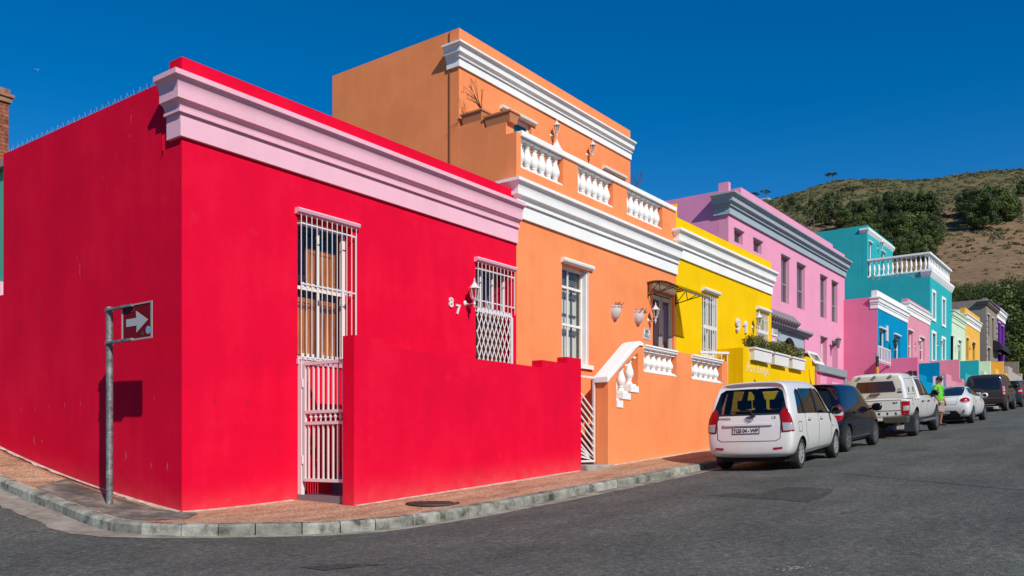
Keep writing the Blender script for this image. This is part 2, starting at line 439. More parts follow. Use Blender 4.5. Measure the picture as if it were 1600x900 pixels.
def brick_paving(name):
    m, nt, n, l, b = _mat(name)
    b.inputs['Roughness'].default_value = 0.9
    b.inputs['Specular IOR Level'].default_value = 0.2
    geo = n.new('ShaderNodeNewGeometry'); pos = geo.outputs['Position']
    br = n.new('ShaderNodeTexBrick'); br.offset = 0.5
    br.inputs['Scale'].default_value = 1.0; br.inputs['Brick Width'].default_value = 0.22; br.inputs['Row Height'].default_value = 0.11
    br.inputs['Mortar Size'].default_value = 0.006; br.inputs['Mortar Smooth'].default_value = 0.3
    br.inputs['Color1'].default_value = (0.46, 0.235, 0.135, 1); br.inputs['Color2'].default_value = (0.32, 0.165, 0.10, 1); br.inputs['Mortar'].default_value = (0.20, 0.14, 0.09, 1)
    l.new(pos, br.inputs['Vector'])
    mpp = n.new('ShaderNodeMapping'); mpp.inputs['Scale'].default_value = (0.45, 1.6, 1); l.new(pos, mpp.inputs['Vector'])
    nz = n.new('ShaderNodeTexNoise'); nz.inputs['Scale'].default_value = 2.2; nz.inputs['Detail'].default_value = 9; nz.inputs['Roughness'].default_value = 0.72; l.new(mpp.outputs[0], nz.inputs['Vector'])
    r = _ramp(n, [(0.38, 0.05), (0.62, 0.9)]); l.new(nz.outputs['Fac'], r.inputs[0])
    mx = n.new('ShaderNodeMix'); mx.data_type = 'RGBA'; l.new(r.outputs[0], mx.inputs[0]); l.new(br.outputs['Color'], mx.inputs[6]); mx.inputs[7].default_value = (0.56, 0.37, 0.24, 1)
    g = n.new('ShaderNodeTexNoise'); g.inputs['Scale'].default_value = 30; g.inputs['Detail'].default_value = 6; l.new(pos, g.inputs['Vector'])
    gr = _ramp(n, [(0.35, 0.55), (0.65, 1.3)]); l.new(g.outputs['Fac'], gr.inputs[0])
    m2 = n.new('ShaderNodeMix'); m2.data_type = 'RGBA'; m2.blend_type = 'MULTIPLY'; m2.inputs[0].default_value = 1
    l.new(mx.outputs[2], m2.inputs[6]); l.new(gr.outputs[0], m2.inputs[7]); l.new(m2.outputs[2], b.inputs['Base Color'])
    bp = n.new('ShaderNodeBump'); bp.inputs['Strength'].default_value = 0.5; bp.inputs['Distance'].default_value = 0.01
    iv = n.new('ShaderNodeMath'); iv.operation = 'MULTIPLY_ADD'; iv.inputs[1].default_value = -0.7; l.new(br.outputs['Fac'], iv.inputs[0]); l.new(g.outputs['Fac'], iv.inputs[2])
    l.new(iv.outputs[0], bp.inputs['Height']); l.new(bp.outputs[0], b.inputs['Normal'])
    return m
M_PAVE = brick_paving('brick_paving')
def concrete(name, c0, c1, c2, scale=3.0, objrand=True):
    m, nt, n, l, b = _mat(name)
    b.inputs['Roughness'].default_value = 0.9; b.inputs['Specular IOR Level'].default_value = 0.2
    geo = n.new('ShaderNodeNewGeometry'); pos = geo.outputs['Position']
    nz = n.new('ShaderNodeTexNoise'); nz.inputs['Scale'].default_value = scale; nz.inputs['Detail'].default_value = 9; nz.inputs['Roughness'].default_value = 0.68; l.new(pos, nz.inputs['Vector'])
    r = _ramp(n, [(0.34, c0), (0.5, c1), (0.66, c2)]); l.new(nz.outputs['Fac'], r.inputs[0])
    src = r.outputs[0]
    if objrand:
        oi = n.new('ShaderNodeObjectInfo'); rr = _ramp(n, [(0, 0.72), (1, 1.2)]); l.new(oi.outputs['Random'], rr.inputs[0])
        mx = n.new('ShaderNodeMix'); mx.data_type = 'RGBA'; mx.blend_type = 'MULTIPLY'; mx.inputs[0].default_value = 1
        l.new(src, mx.inputs[6]); l.new(rr.outputs[0], mx.inputs[7]); src = mx.outputs[2]
    l.new(src, b.inputs['Base Color'])
    f = n.new('ShaderNodeTexNoise'); f.inputs['Scale'].default_value = 45; f.inputs['Detail'].default_value = 6; l.new(pos, f.inputs['Vector'])
    bp = n.new('ShaderNodeBump'); bp.inputs['Strength'].default_value = 0.5; bp.inputs['Distance'].default_value = 0.01
    l.new(f.outputs['Fac'], bp.inputs['Height']); l.new(bp.outputs[0], b.inputs['Normal'])
    MATS[name] = m
    return m
M_KERB = concrete('kerb_concrete', (0.055, 0.058, 0.045), (0.26, 0.255, 0.215), (0.40, 0.39, 0.335), 4.2)
M_GUTTER = concrete('gutter_concrete', (0.15, 0.125, 0.10), (0.27, 0.235, 0.195), (0.38, 0.34, 0.29), 2.5, False)
M_STEP = concrete('step_concrete', (0.20, 0.19, 0.17), (0.31, 0.30, 0.27), (0.40, 0.385, 0.35), 3, False)
M_PAVEPATCH = concrete('old_pavement_asphalt', (0.075, 0.07, 0.062), (0.15, 0.135, 0.115), (0.33, 0.28, 0.225), 2.6, False)
M_KERBRED = plain('faded_red_kerb_paint', (0.32, 0.10, 0.075), 0.85, bump=0.3)
# ------------------------------------------------------------------ road, pavement, kerb, gutter
def crom(pts, step):
    out = []
    P = [pts[0]]+list(pts)+[pts[-1]]
    dense = []
    for i in range(1, len(P)-2):
        p0, p1, p2, p3 = P[i-1], P[i], P[i+1], P[i+2]
        m = max(2, int(math.dist(p1, p2)/0.05))
        for k in range(m):
            t = k/m
            dense.append(tuple(0.5*((2*p1[j])+(-p0[j]+p2[j])*t+(2*p0[j]-5*p1[j]+4*p2[j]-p3[j])*t*t+(-p0[j]+3*p1[j]-3*p2[j]+p3[j])*t**3) for j in (0, 1)))
    dense.append(pts[-1])
    return dense
KPATH = crom([(-0.93, 14), (-0.93, 6), (-0.93, 1.8), (-0.985, 0.75), (-1.03, -0.1), (-0.98, -0.65), (-0.57, -1.35), (0.115, -1.93), (0.70, -2.31), (1.35, -2.53), (2.4, -2.63), (4.0, KY), (12, KY), (40, KY), (84, KY)], 0.05)
KL = [0.0]
for a, b2 in zip(KPATH[:-1], KPATH[1:]): KL.append(KL[-1]+math.dist(a, b2))
def kat(s):
    i = min(max(int(np.searchsorted(KL, s))-1, 0), len(KPATH)-2)
    t = (s-KL[i])/max(KL[i+1]-KL[i], 1e-9)
    a, c = KPATH[i], KPATH[i+1]
    d = Vector((c[0]-a[0], c[1]-a[1])).normalized()
    return (a[0]+(c[0]-a[0])*t, a[1]+(c[1]-a[1])*t), (-d.y, d.x)      # point, inward normal (towards the houses)
def grid_sheet(name, xs, ys, zf, mat, skip=None, kind='structure', parent=None):
    mb = MB()
    idx = {}
    for i, x in enumerate(xs):
        for j, y in enumerate(ys):
            idx[i, j] = len(mb.v); mb.v.append((x, y, zf(x, y)))
    for i in range(len(xs)-1):
        for j in range(len(ys)-1):
            if skip and skip(xs[i], xs[i+1], ys[j], ys[j+1]): continue
            mb.f.append((idx[i, j], idx[i+1, j], idx[i+1, j+1], idx[i, j+1])); mb.m.append(0)
    return mb.build(name, mat, parent, (0, 0, 0), kind, smooth=True, fix=False)
xs = [-60, -40, -28, -20, -15, -12]+[-10+0.5*i for i in range(80)]+[30+2*i for i in range(36)]
ys = [-22, -18, -15]+[-13+0.4*i for i in range(26)]+[-2.4, -1.8, -1.2, -0.5, 0, 0.5, 1, 1.5, 2, 3, 4, 5, 6, 8, 10, 14]
road = grid_sheet('road', xs, ys, road_z, M_ROAD, skip=lambda x0, x1, y0, y1: x0 >= 0.5 and y0 >= -1.85)
# pavement strip from the kerb's back edge to the foot of the walls
mb = MB()
rows = 9
ss = [KL[-1]*0+v for v in np.concatenate([np.arange(0, 11, 0.5), np.arange(11, 22, 0.12), np.arange(22, KL[-1], 0.8)])]
for s in ss:
    (x, y), nrm = kat(s)
    a = (x+nrm[0]*0.15, y+nrm[1]*0.15)
    # where this row meets the house line
    if y > 0.6: q = (0.15, y)
    elif x < 0.9 and y < 0.6:
        t = min(1, max(0, (0.6-y)/3.1)); ang = t
        q = (0.15+0.35*t, 0.6*(1-t)+0.25*t)
    else: q = (max(x, 0.5), 0.25)
    for r in range(rows):
        t = r/(rows-1)
        X, Y = a[0]+(q[0]-a[0])*t, a[1]+(q[1]-a[1])*t
        mb.v.append((X, Y, pave_z(X, Y)))
for i in range(len(ss)-1):
    for r in range(rows-1):
        k = i*rows+r
        mb.f.append((k, k+rows, k+rows+1, k+1)); mb.m.append(0)
pavement = mb.build('pavement', M_PAVE, None, (0, 0, 0), 'structure', smooth=True)
# kerb stones, one by one
def kerb_block(s0, s1, gap=0.006):
    m2 = MB()
    n = max(1, int((s1-s0)/0.25))
    prev = None
    for k in range(n+1):
        s = s0+gap+(s1-s0-2*gap)*k/n
        (x, y), nr = kat(s)
        bx, by = x+nr[0]*0.15, y+nr[1]*0.15
        zt = pave_z(x, y)+0.004
        zb = pave_z(bx, by)+0.004
        ring = [(x-nr[0]*0.012, y-nr[1]*0.012, zt-0.36), (x-nr[0]*0.008, y-nr[1]*0.008, zt-0.03), (x+nr[0]*0.022, y+nr[1]*0.022, zt), (bx, by, zb), (bx, by, zb-0.36)]
        q = len(m2.v); m2.v += ring
        if prev is not None:
            for j in range(5): m2.f.append((prev+j, prev+(j+1) % 5, q+(j+1) % 5, q+j)); m2.m.append(0)
        else: m2.f.append(tuple(range(q+4, q-1, -1))); m2.m.append(0)
        prev = q
    m2.f.append(tuple(range(prev, prev+5))); m2.m.append(0)
    return m2
s = 0.0
rng = random.Random(3)
nred = 0
while s < KL[-1]-1:
    (x, y), _ = kat(s)
    ln = 0.92 if y > 1.2 else (0.40+rng.random()*0.14 if x < 2.2 else 0.92+rng.random()*0.1)
    if x > 40: ln = 2.0
    if x > 16 and x <= 40: ln = 1.2
    red = x > -1.1 and ((-0.9 < y < -0.35 and x < -0.7) or 0.0 < x < 0.25 or 0.95 < x < 1.3)
    o = kerb_block(s, s+ln).build('kerb_stone', M_KERB, pavement)
    if red:
        (a0, b0), n0 = kat(s+ln*0.15); (a1, b1), n1 = kat(s+ln*0.7)
        q = MB(); q.add([(a0+n0[0]*0.03, b0+n0[1]*0.03, pave_z(a0, b0)+0.008), (a1+n1[0]*0.03, b1+n1[1]*0.03, pave_z(a1, b1)+0.008), (a1+n1[0]*0.13, b1+n1[1]*0.13, pave_z(a1, b1)+0.008), (a0+n0[0]*0.13, b0+n0[1]*0.13, pave_z(a0, b0)+0.008)], [(0, 1, 2, 3)])
        q.build('paint_mark', M_KERBRED, o)
    s += ln
# pale gutter strip along the kerb foot
mb = MB()
gs = np.concatenate([np.arange(0, 11, 0.6), np.arange(11, 24, 0.15), np.arange(24, KL[-1], 1.0)])
for i, s in enumerate(gs):
    (x, y), nr = kat(s)
    w = 0.42 if y > 0.3 else (0.42-0.30*min(1, (0.3-y)/1.6))
    if x > 1.5: w = 0.12+0.12*min(1, (x-1.5)/3)
    w *= 0.9+0.2*random.random()
    for t in (-0.05, w*0.5, w):
        X, Y = x-nr[0]*t, y-nr[1]*t
        mb.v.append((X, Y, road_z(X, Y)+(0.010 if t < w else 0.003)))
for i in range(len(gs)-1):
    for r in range(2):
        k = i*3+r; mb.f.append((k, k+1, k+4, k+3)); mb.m.append(0)
mb.build('gutter', M_GUTTER, None, (0, 0, 0), 'structure', smooth=True)
def patch(name, outline, zf, mat, lift=0.005, n=1):
    """thin irregular sheet following the ground"""
    cdt = delaunay_2d_cdt([Vector(p) for p in outline]+[Vector((x, y)) for x in np.arange(min(p[0] for p in outline), max(p[0] for p in outline), 0.35) for y in np.arange(min(p[1] for p in outline), max(p[1] for p in outline), 0.35)], [], [list(range(len(outline)))], 1, 1e-5)
    q = MB(); q.add([(v.x, v.y, zf(v.x, v.y)+lift) for v in cdt[0]], [tuple(f) for f in cdt[2]])
    return q.build(name, mat, None, (0, 0, 0), 'structure', smooth=True)
def rough(outline, amt, seed, sub=6):
    r = random.Random(seed); out = []
    for a, b in zip(outline, outline[1:]+outline[:1]):
        for k in range(sub):
            t = k/sub
            out.append((a[0]+(b[0]-a[0])*t+r.uniform(-amt, amt), a[1]+(b[1]-a[1])*t+r.uniform(-amt, amt)))
    return out
patch('pavement_patch', rough([(-0.74, 2.3), (0.05, 2.9), (0.06, 0.02), (0.10, -0.2), (-0.35, -0.72), (-0.78, -0.55), (-0.84, -0.1), (-0.79, 0.8)], 0.03, 5), pave_z, M_PAVEPATCH, 0.004)
# crumbly pale mortar where the pavement meets the foot of the walls
M_MORTARLINE = concrete('pale_mortar', (0.34, 0.27, 0.21), (0.50, 0.42, 0.34), (0.62, 0.55, 0.47), 7, False)
def mortar_line(pts, nx, ny, seed):
    r = random.Random(seed); q = MB()
    P_ = []
    for a, b2 in zip(pts[:-1], pts[1:]):
        m = max(2, int(math.dist(a, b2)/0.12))
        P_ += [(a[0]+(b2[0]-a[0])*k/m, a[1]+(b2[1]-a[1])*k/m) for k in range(m)]
    P_.append(pts[-1]); w = 0.05
    for x, y in P_:
        w = min(0.13, max(0.018, w+r.uniform(-0.03, 0.03)))
        q.v += [(x-nx*0.0, y-ny*0.0, pave_z(x, y)+0.012), (x+nx*w, y+ny*w, pave_z(x+nx*w, y+ny*w)-0.006)]
    for k in range(len(P_)-1): q.f.append((2*k, 2*k+1, 2*k+3, 2*k+2)); q.m.append(0)
    return q.build('mortar_edge', M_MORTARLINE, pavement)
mortar_line([(0, 6), (0, 0)], -1, 0, 1); mortar_line([(0, 0), (1.75, 0)], 0, -1, 2); mortar_line([(1.8, -1.25), (7.42, -1.25)], 0, -1, 3); mortar_line([(8.4, -1.25), (13.3, -1.25)], 0, -1, 4)
def gpix(px, py, zoff=0.0):
    """point of the road surface on a survey sight line"""
    r = ray(px, py); lo = 1.0
    k = 2.0
    while k < 120:
        if CAM[2]+k*r[2] < road_z(CAM[0]+k*r[0], CAM[1]+k*r[1])+zoff: break
        k += 0.02
    return CAM[0]+k*r[0], CAM[1]+k*r[1]
patch('road_patch', rough([gpix(*p) for p in [(1105, 775), (1150, 770), (1185, 772), (1230, 761), (1305, 764), (1290, 776), (1260, 785), (1200, 780), (1150, 778)]], 0.03, 8), road_z, M_PATCH, 0.003)
patch('road_patch', rough([gpix(*p) for p in [(470, 887), (530, 882), (612, 882), (570, 885), (510, 891)]], 0.02, 9), road_z, M_PATCH, 0.003)
M_SCRAPE = plain('chalky_scrape', (0.42, 0.41, 0.39), 0.9)
q = MB(); r = random.Random(12)
for k in range(70):
    t = r.gauss(0, 0.45); px, py = 1240+t*24+r.gauss(0, 3), 889-t*4.5+r.gauss(0, 1.6)
    c = gpix(px, py); a_ = r.random()*6.28; sz = r.uniform(0.004, 0.022)
    q.add([(c[0]+sz*w*math.cos(a_+v), c[1]+sz*w*math.sin(a_+v), road_z(*c)+0.006) for v, w in ((0, 1), (1.4, .5), (2.9, 1.1), (4.3, .6))], [(0, 1, 2, 3)])
q.build('road_scrape', M_SCRAPE, None, (0, 0, 0), 'stuff')
# manhole cover in the brick pavement
mc = thing('manhole_cover', 'round rusty iron manhole cover set in the brick pavement near the kerb', 'manhole cover', (2.55, -1.98, pave_z(2.55, -1.98)))
M_IRON = plain('rusty_iron', (0.085, 0.055, 0.045), 0.75, 0.3, bump=0.3)
q = MB(); q.lathe([(0.0, 0.012), (0.30, 0.012), (0.31, 0.008), (0.31, -0.02)], 36, LOCW[mc]); q.build('cover', M_IRON, mc)
q = MB(); q.lathe([(0.318, 0.0), (0.322, 0.014), (0.37, 0.014), (0.375, -0.01)], 36, LOCW[mc]); q.build('rim', M_IRON, mc)
q = MB()
for i in range(-5, 6):
    for j in range(-5, 6):
        if i*i+j*j < 28: q.box(LOCW[mc].x+i*0.052-0.017, LOCW[mc].x+i*0.052+0.017, LOCW[mc].y+j*0.052-0.017, LOCW[mc].y+j*0.052+0.017, LOCW[mc].z+0.013, LOCW[mc].z+0.02)
q.build('stud_pattern', M_IRON, mc, kind='stuff')
# small litter by the kerb
M_LIT = plain('pale_litter', (0.55, 0.52, 0.48), 0.8)
for i, (px, py, lab, sz) in enumerate([(420, 835, 'crumpled grey wrapper lying on the kerb foot below the white gate', 0.06), (497, 832, 'small pale scrap of paper in the gutter right of the wrapper', 0.03), (703, 808, 'white pebble in the gutter below the manhole cover', 0.03)]):
    x, y = gpix(px, py)
    r = random.Random(i)
    q = MB(); q.lathe([(0.0, 0.0), (sz*0.8, sz*0.1), (sz, sz*0.4), (sz*0.5, sz*0.75), (0.0, sz*0.8)], 8)
    q.v = [(x+a*r.uniform(0.7, 1.4), y+b*r.uniform(0.6, 1.2), road_z(x, y)+0.012+c*r.uniform(0.7, 1.2)) for a, b, c in q.v]
    tag(q.build('litter_scrap', M_LIT, None, (0, 0, 0), smooth=True), lab, 'litter')
# ------------------------------------------------------------------ colours
RED = paint('red_plaster', (0.74, 0.003, 0.034), 0.11, 0.08, stain_rgb=(0.62, 0.16, 0.17))
LPINK = paint('pale_pink_plaster', (0.82, 0.46, 0.55), 0.07, 0.15, stain_rgb=(0.5, 0.33, 0.38))
ORANGE = paint('orange_plaster', (0.87, 0.275, 0.105), 0.11, 0.08, stain_rgb=(0.55, 0.20, 0.10))
YELLOW = paint('yellow_plaster', (0.84, 0.52, 0.002), 0.08)
PINK = paint('pink_plaster', (0.78, 0.32, 0.47), 0.06, 0.08, stain_rgb=(0.45, 0.2, 0.3))
HOTPINK = paint('deep_pink_plaster', (0.70, 0.185, 0.33), 0.06)
GREY = paint('grey_plaster', (0.34, 0.41, 0.46), 0.06)
DGREY = paint('grey_cap_plaster', (0.27, 0.29, 0.32), 0.06)
TEAL = paint('teal_plaster', (0.03, 0.40, 0.43), 0.10, 0.35, stain_rgb=(0.16, 0.45, 0.44))
BLUE = paint('blue_plaster', (0.0, 0.25, 0.46), 0.07)
ROSE = paint('dusty_rose_plaster', (0.68, 0.28, 0.36), 0.07)
MINT = paint('mint_plaster', (0.60, 0.72, 0.52), 0.05)
AMBER = paint('amber_plaster', (0.78, 0.44, 0.085), 0.06)
TAUPE = paint('taupe_plaster', (0.27, 0.225, 0.19), 0.08)
PURPLE = paint('purple_plaster', (0.13, 0.03, 0.24), 0.07)
WHITE = paint('white_plaster', (0.84, 0.835, 0.81), 0.06, 0.22, stain_rgb=(0.55, 0.53, 0.49))
GREEN = paint('sea_green_plaster', (0.10, 0.42, 0.30), 0.06)
WPAINT = plain('white_gloss_paint', (0.82, 0.81, 0.78), 0.45, bump=0.05)
WMETAL = plain('white_painted_metal', (0.76, 0.73, 0.72), 0.4, bump=0.08, bscale=40)
GREYWOOD = plain('weathered_grey_wood', (0.36, 0.34, 0.32), 0.8, bump=0.2)
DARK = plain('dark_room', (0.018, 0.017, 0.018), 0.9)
BLACKM = plain('black_metal', (0.02, 0.018, 0.018), 0.45)
ROOF = plain('roof_screed', (0.25, 0.24, 0.23), 0.9, bump=0.2)
GLASS = glass_mat('window_glass', (0.86, 0.88, 0.87))
LAMPGLASS = glass_mat('lamp_glass', (0.75, 0.72, 0.68))
TERRA = plain('terracotta', (0.56, 0.21, 0.085), 0.85, bump=0.2)
BLIND = plain('pale_blind', (0.72, 0.73, 0.68), 0.7)
def wood(name, c0, c1):
    m, nt, n, l, b = _mat(name)
    b.inputs['Roughness'].default_value = 0.45
    geo = n.new('ShaderNodeNewGeometry')
    mp = n.new('ShaderNodeMapping'); mp.inputs['Scale'].default_value = (22, 22, 1.6); l.new(geo.outputs['Position'], mp.inputs['Vector'])
    nz = n.new('ShaderNodeTexNoise'); nz.inputs['Scale'].default_value = 1.0; nz.inputs['Detail'].default_value = 7; l.new(mp.outputs[0], nz.inputs['Vector'])
    r = _ramp(n, [(0.35, c0), (0.65, c1)]); l.new(nz.outputs['Fac'], r.inputs[0]); l.new(r.outputs[0], b.inputs['Base Color'])
    MATS[name] = m; return m
WOOD = wood('orange_varnished_wood', (0.30, 0.075, 0.008), (0.74, 0.24, 0.025))
DWOOD = wood('dark_brown_wood', (0.06, 0.022, 0.012), (0.14, 0.05, 0.022))
# ------------------------------------------------------------------ building blocks
FRONT = lambda Y: (lambda u, v, w: (u, Y+w, v))            # sheet facing -Y, thickness into +Y
SIDE = lambda X: (lambda u, v, w: (X+w, u, v))             # sheet facing -X, u = Y
def cornice_profile(ztop, zbot, p):
    H = ztop-zbot
    pts = [(0.0, ztop), (p, ztop), (p, ztop-0.085*H)]
    for k in range(5):                                     # upper cove
        t = k/4; pts.append((p*(0.97-0.33*math.sin(t*math.pi/2)), ztop-H*(0.095+0.19*(1-math.cos(t*math.pi/2)))))
    pts += [(p*0.64, ztop-0.42*H)]
    for k in range(5):
        t = k/4; pts.append((p*(0.61-0.31*math.sin(t*math.pi/2)), ztop-H*(0.425+0.13*(1-math.cos(t*math.pi/2)))))
    pts += [(p*0.38, ztop-0.562*H), (p*0.38, ztop-0.615*H), (0.0, ztop-0.615*H)]
    return pts
def sweep_band(x0, x1, Y, prof, ret, mb=None):
    """mitred moulding along a facade with a return of length ret round its left corner"""
    mb = mb or MB()
    k = len(prof)
    rows = []
    if ret > 0: rows.append([(x0-o, Y+ret, z) for o, z in prof])
    rows.append([(x0-o if ret > 0 else x0, Y-o, z) for o, z in prof])
    rows.append([(x1, Y-o, z) for o, z in prof])
    vs = [p for r in rows for p in r]
    fs = []
    for i in range(len(rows)-1):
        for j in range(k):
            a, b = i*k+j, i*k+(j+1) % k
            fs.append((a, b, b+k, a+k))
    fs.append(tuple(range(k))); fs.append(tuple(range((len(rows)-1)*k+k-1, (len(rows)-1)*k-1, -1)))
    mb.add(vs, fs)
    return mb
def cornice(parent, x0, x1, Y, ztop, zbot, p, mat, ret=0.3, frieze_mat=None):
    sweep_band(x0, x1, Y, cornice_profile(ztop, zbot, p), ret).build('cornice', mat, parent, angle=28)
    H = ztop-zbot
    sweep_band(x0, x1, Y, [(0, ztop-0.615*H), (p*0.2, ztop-0.618*H), (p*0.2, zbot), (0, zbot)], ret).build('frieze', frieze_mat or mat, parent)
def facade(parent, x0, x1, Y, z0, z1, mat, holes=(), t=0.28, outline=None, name='front_wall'):
    holes = [rect(*h) if not isinstance(h[0], (tuple, list)) else h for h in holes]
    q = MB(); q.panel(outline or rect(x0, x1, z0, z1), holes, FRONT(Y), t)
    return q.build(name, mat, parent)
def lintel(parent, x0, x1, Y, z, mat, h=0.07, p=0.09):
    q = MB()
    sweep_band(x0, x1, Y, [(0, z+h), (p*0.8, z+h), (p, z+h*0.75), (p*0.85, z+h*0.3), (p*0.35, z), (0, z)], 0, q)
    return q.build('lintel', mat, parent)
def window(parent, x0, x1, z0, z1, Y, mat, reveal=0.13, fw=0.06, rails=(), mulls=(), name='window', glass=True, backing=None, bdist=0.12, thick=0.05):
    """frame, bars and one pane per light, set back in its reveal; optional blind or shutter behind"""
    f = MB(); y0, y1 = Y+reveal, Y+reveal+thick
    f.box(x0, x0+fw, y0, y1, z0, z1); f.box(x1-fw, x1, y0, y1, z0, z1)
    f.box(x0+fw, x1-fw, y0, y1, z1-fw, z1); f.box(x0+fw, x1-fw, y0, y1, z0, z0+fw)
    o = f.build(name, mat, parent)
    zs = [z0+fw]; xs_ = [x0+fw]
    b = MB()
    for r in rails:
        z = z0+(z1-z0)*r; b.box(x0+fw, x1-fw, y0+0.004, y1-0.004, z-0.025, z+0.025); zs += [z-0.025, z+0.025]
    zs.append(z1-fw)
    for c in mulls:
        x = x0+(x1-x0)*c
        xs_ += [x-0.016, x+0.016]
        for k in range(0, len(zs), 2): b.box(x-0.016, x+0.016, y0+0.008, y1-0.008, zs[k], zs[k+1])
    xs_.append(x1-fw)
    if b.v: b.build('glazing_bar', mat, o)
    if glass:
        for i in range(0, len(xs_), 2):
            for k in range(0, len(zs), 2):
                g = MB(); g.add([(xs_[i], y0+0.025, zs[k]), (xs_[i+1], y0+0.025, zs[k]), (xs_[i+1], y0+0.025, zs[k+1]), (xs_[i], y0+0.025, zs[k+1])], [(0, 1, 2, 3)])
                g.build('pane', GLASS, o)
    if backing:
        g = MB(); g.box(x0-0.05, x1+0.05, y1+bdist, y1+bdist+0.02, z0-0.05, z1+0.05); g.build('blind', backing, o)
    return o
def leaf_panel(mb, x0, x1, z0, z1, y, mat_i=0, st=0.07, rails=(0.5,)):
    """a panelled wooden leaf: stiles, rails and sunk fields"""
    mb.box(x0, x0+st, y, y+0.035, z0, z1); mb.box(x1-st, x1, y, y+0.035, z0, z1)
    zs = [z0]+[z0+(z1-z0)*r for r in rails]+[z1]
    mb.box(x0+st, x1-st, y, y+0.035, z0, z0+st); mb.box(x0+st, x1-st, y, y+0.035, z1-st, z1)
    for r in rails: z = z0+(z1-z0)*r; mb.box(x0+st, x1-st, y, y+0.035, z-st/2, z+st/2)
    mb.box(x0+st, x1-st, y+0.014, y+0.028, z0+st, z1-st)
def grille(parent, x0, x1, z0, z1, Y, nbar, rails, r=0.009, proj=0.05, mat=None, name='window_grille'):
    mat = mat or WMETAL
    q = MB()
    y = Y-proj
    zr = sorted(rails)
    lo, hi = zr[0], zr[-1]
    q.panel(rect(x0, x1, lo-0.010, hi+0.010), [rect(x0+0.012, x1-0.012, lo+0.010, hi-0.010)], FRONT(y-0.004), 0.008)
    for x in (x0, x1):
        q.box(x-0.007, x+0.007, y, Y+0.0, hi-0.009, hi+0.008); q.box(x-0.007, x+0.007, y, Y, lo-0.009, lo+0.008)
    o = q.build(name, mat, parent)
    for z in zr[1:-1]:
        q = MB(); q.box(x0+0.013, x1-0.013, y-0.004, y+0.004, z-0.010, z+0.010); q.build('rail', mat, o)
    me = None
    for i in range(nbar):
        x = x0+(x1-x0)*i/(nbar-1)
        if me is None:
            t = MB(); t.tube((0, 0, z0), (0, 0, z1), r, 6); me = t.mesh('bar', mat)
        link('bar', me, o, (x, y-0.006-r, 0))
    return o
def baluster_mesh(h, r, mat, name='baluster', n=14):
    """square plinth and abacus, turned vase between"""
    q = MB()
    w = r*1.05
    q.box(-w, w, -w, w, 0, 0.07*h); q.box(-w, w, -w, w, 0.93*h, h)
    prof = [(0.9, 0.07), (0.72, 0.10), (0.52, 0.15), (0.48, 0.19), (0.62, 0.215), (0.62, 0.235), (0.55, 0.245), (0.86, 0.33), (1.0, 0.42), (0.92, 0.50), (0.72, 0.60), (0.52, 0.70), (0.44, 0.78), (0.58, 0.805), (0.58, 0.83), (0.46, 0.845), (0.52, 0.88), (0.82, 0.93)]
    q.lathe([(a*r, b*h) for a, b in prof], n)
    return q.mesh(name, mat, angle=40)
def shell(parent, x0, x1, Y, depth, z0, zroof, side_mat, zside=None, back=True, left=True, right=True, t=0.25, fy0=0.28):
    """side and back walls and a flat roof behind a facade"""
    zs = zside or zroof+0.25
    if left:
        q = MB(); q.box(x0, x0+t, Y+fy0, Y+depth, z0, zs); q.build('side_wall', side_mat, parent)
    if right:
        q = MB(); q.box(x1-t, x1, Y+fy0, Y+depth, z0, zs-0.004); q.build('side_wall', side_mat, parent)
    q = MB(); q.box(x0+t, x1-t, Y+depth-t, Y+depth-0.003, z0, zs-0.008); q.build('back_wall', side_mat, parent)
    q = MB(); q.box(x0+t, x1-t, Y+fy0, Y+depth-t, zroof-0.15, zroof); q.build('roof', ROOF, parent)
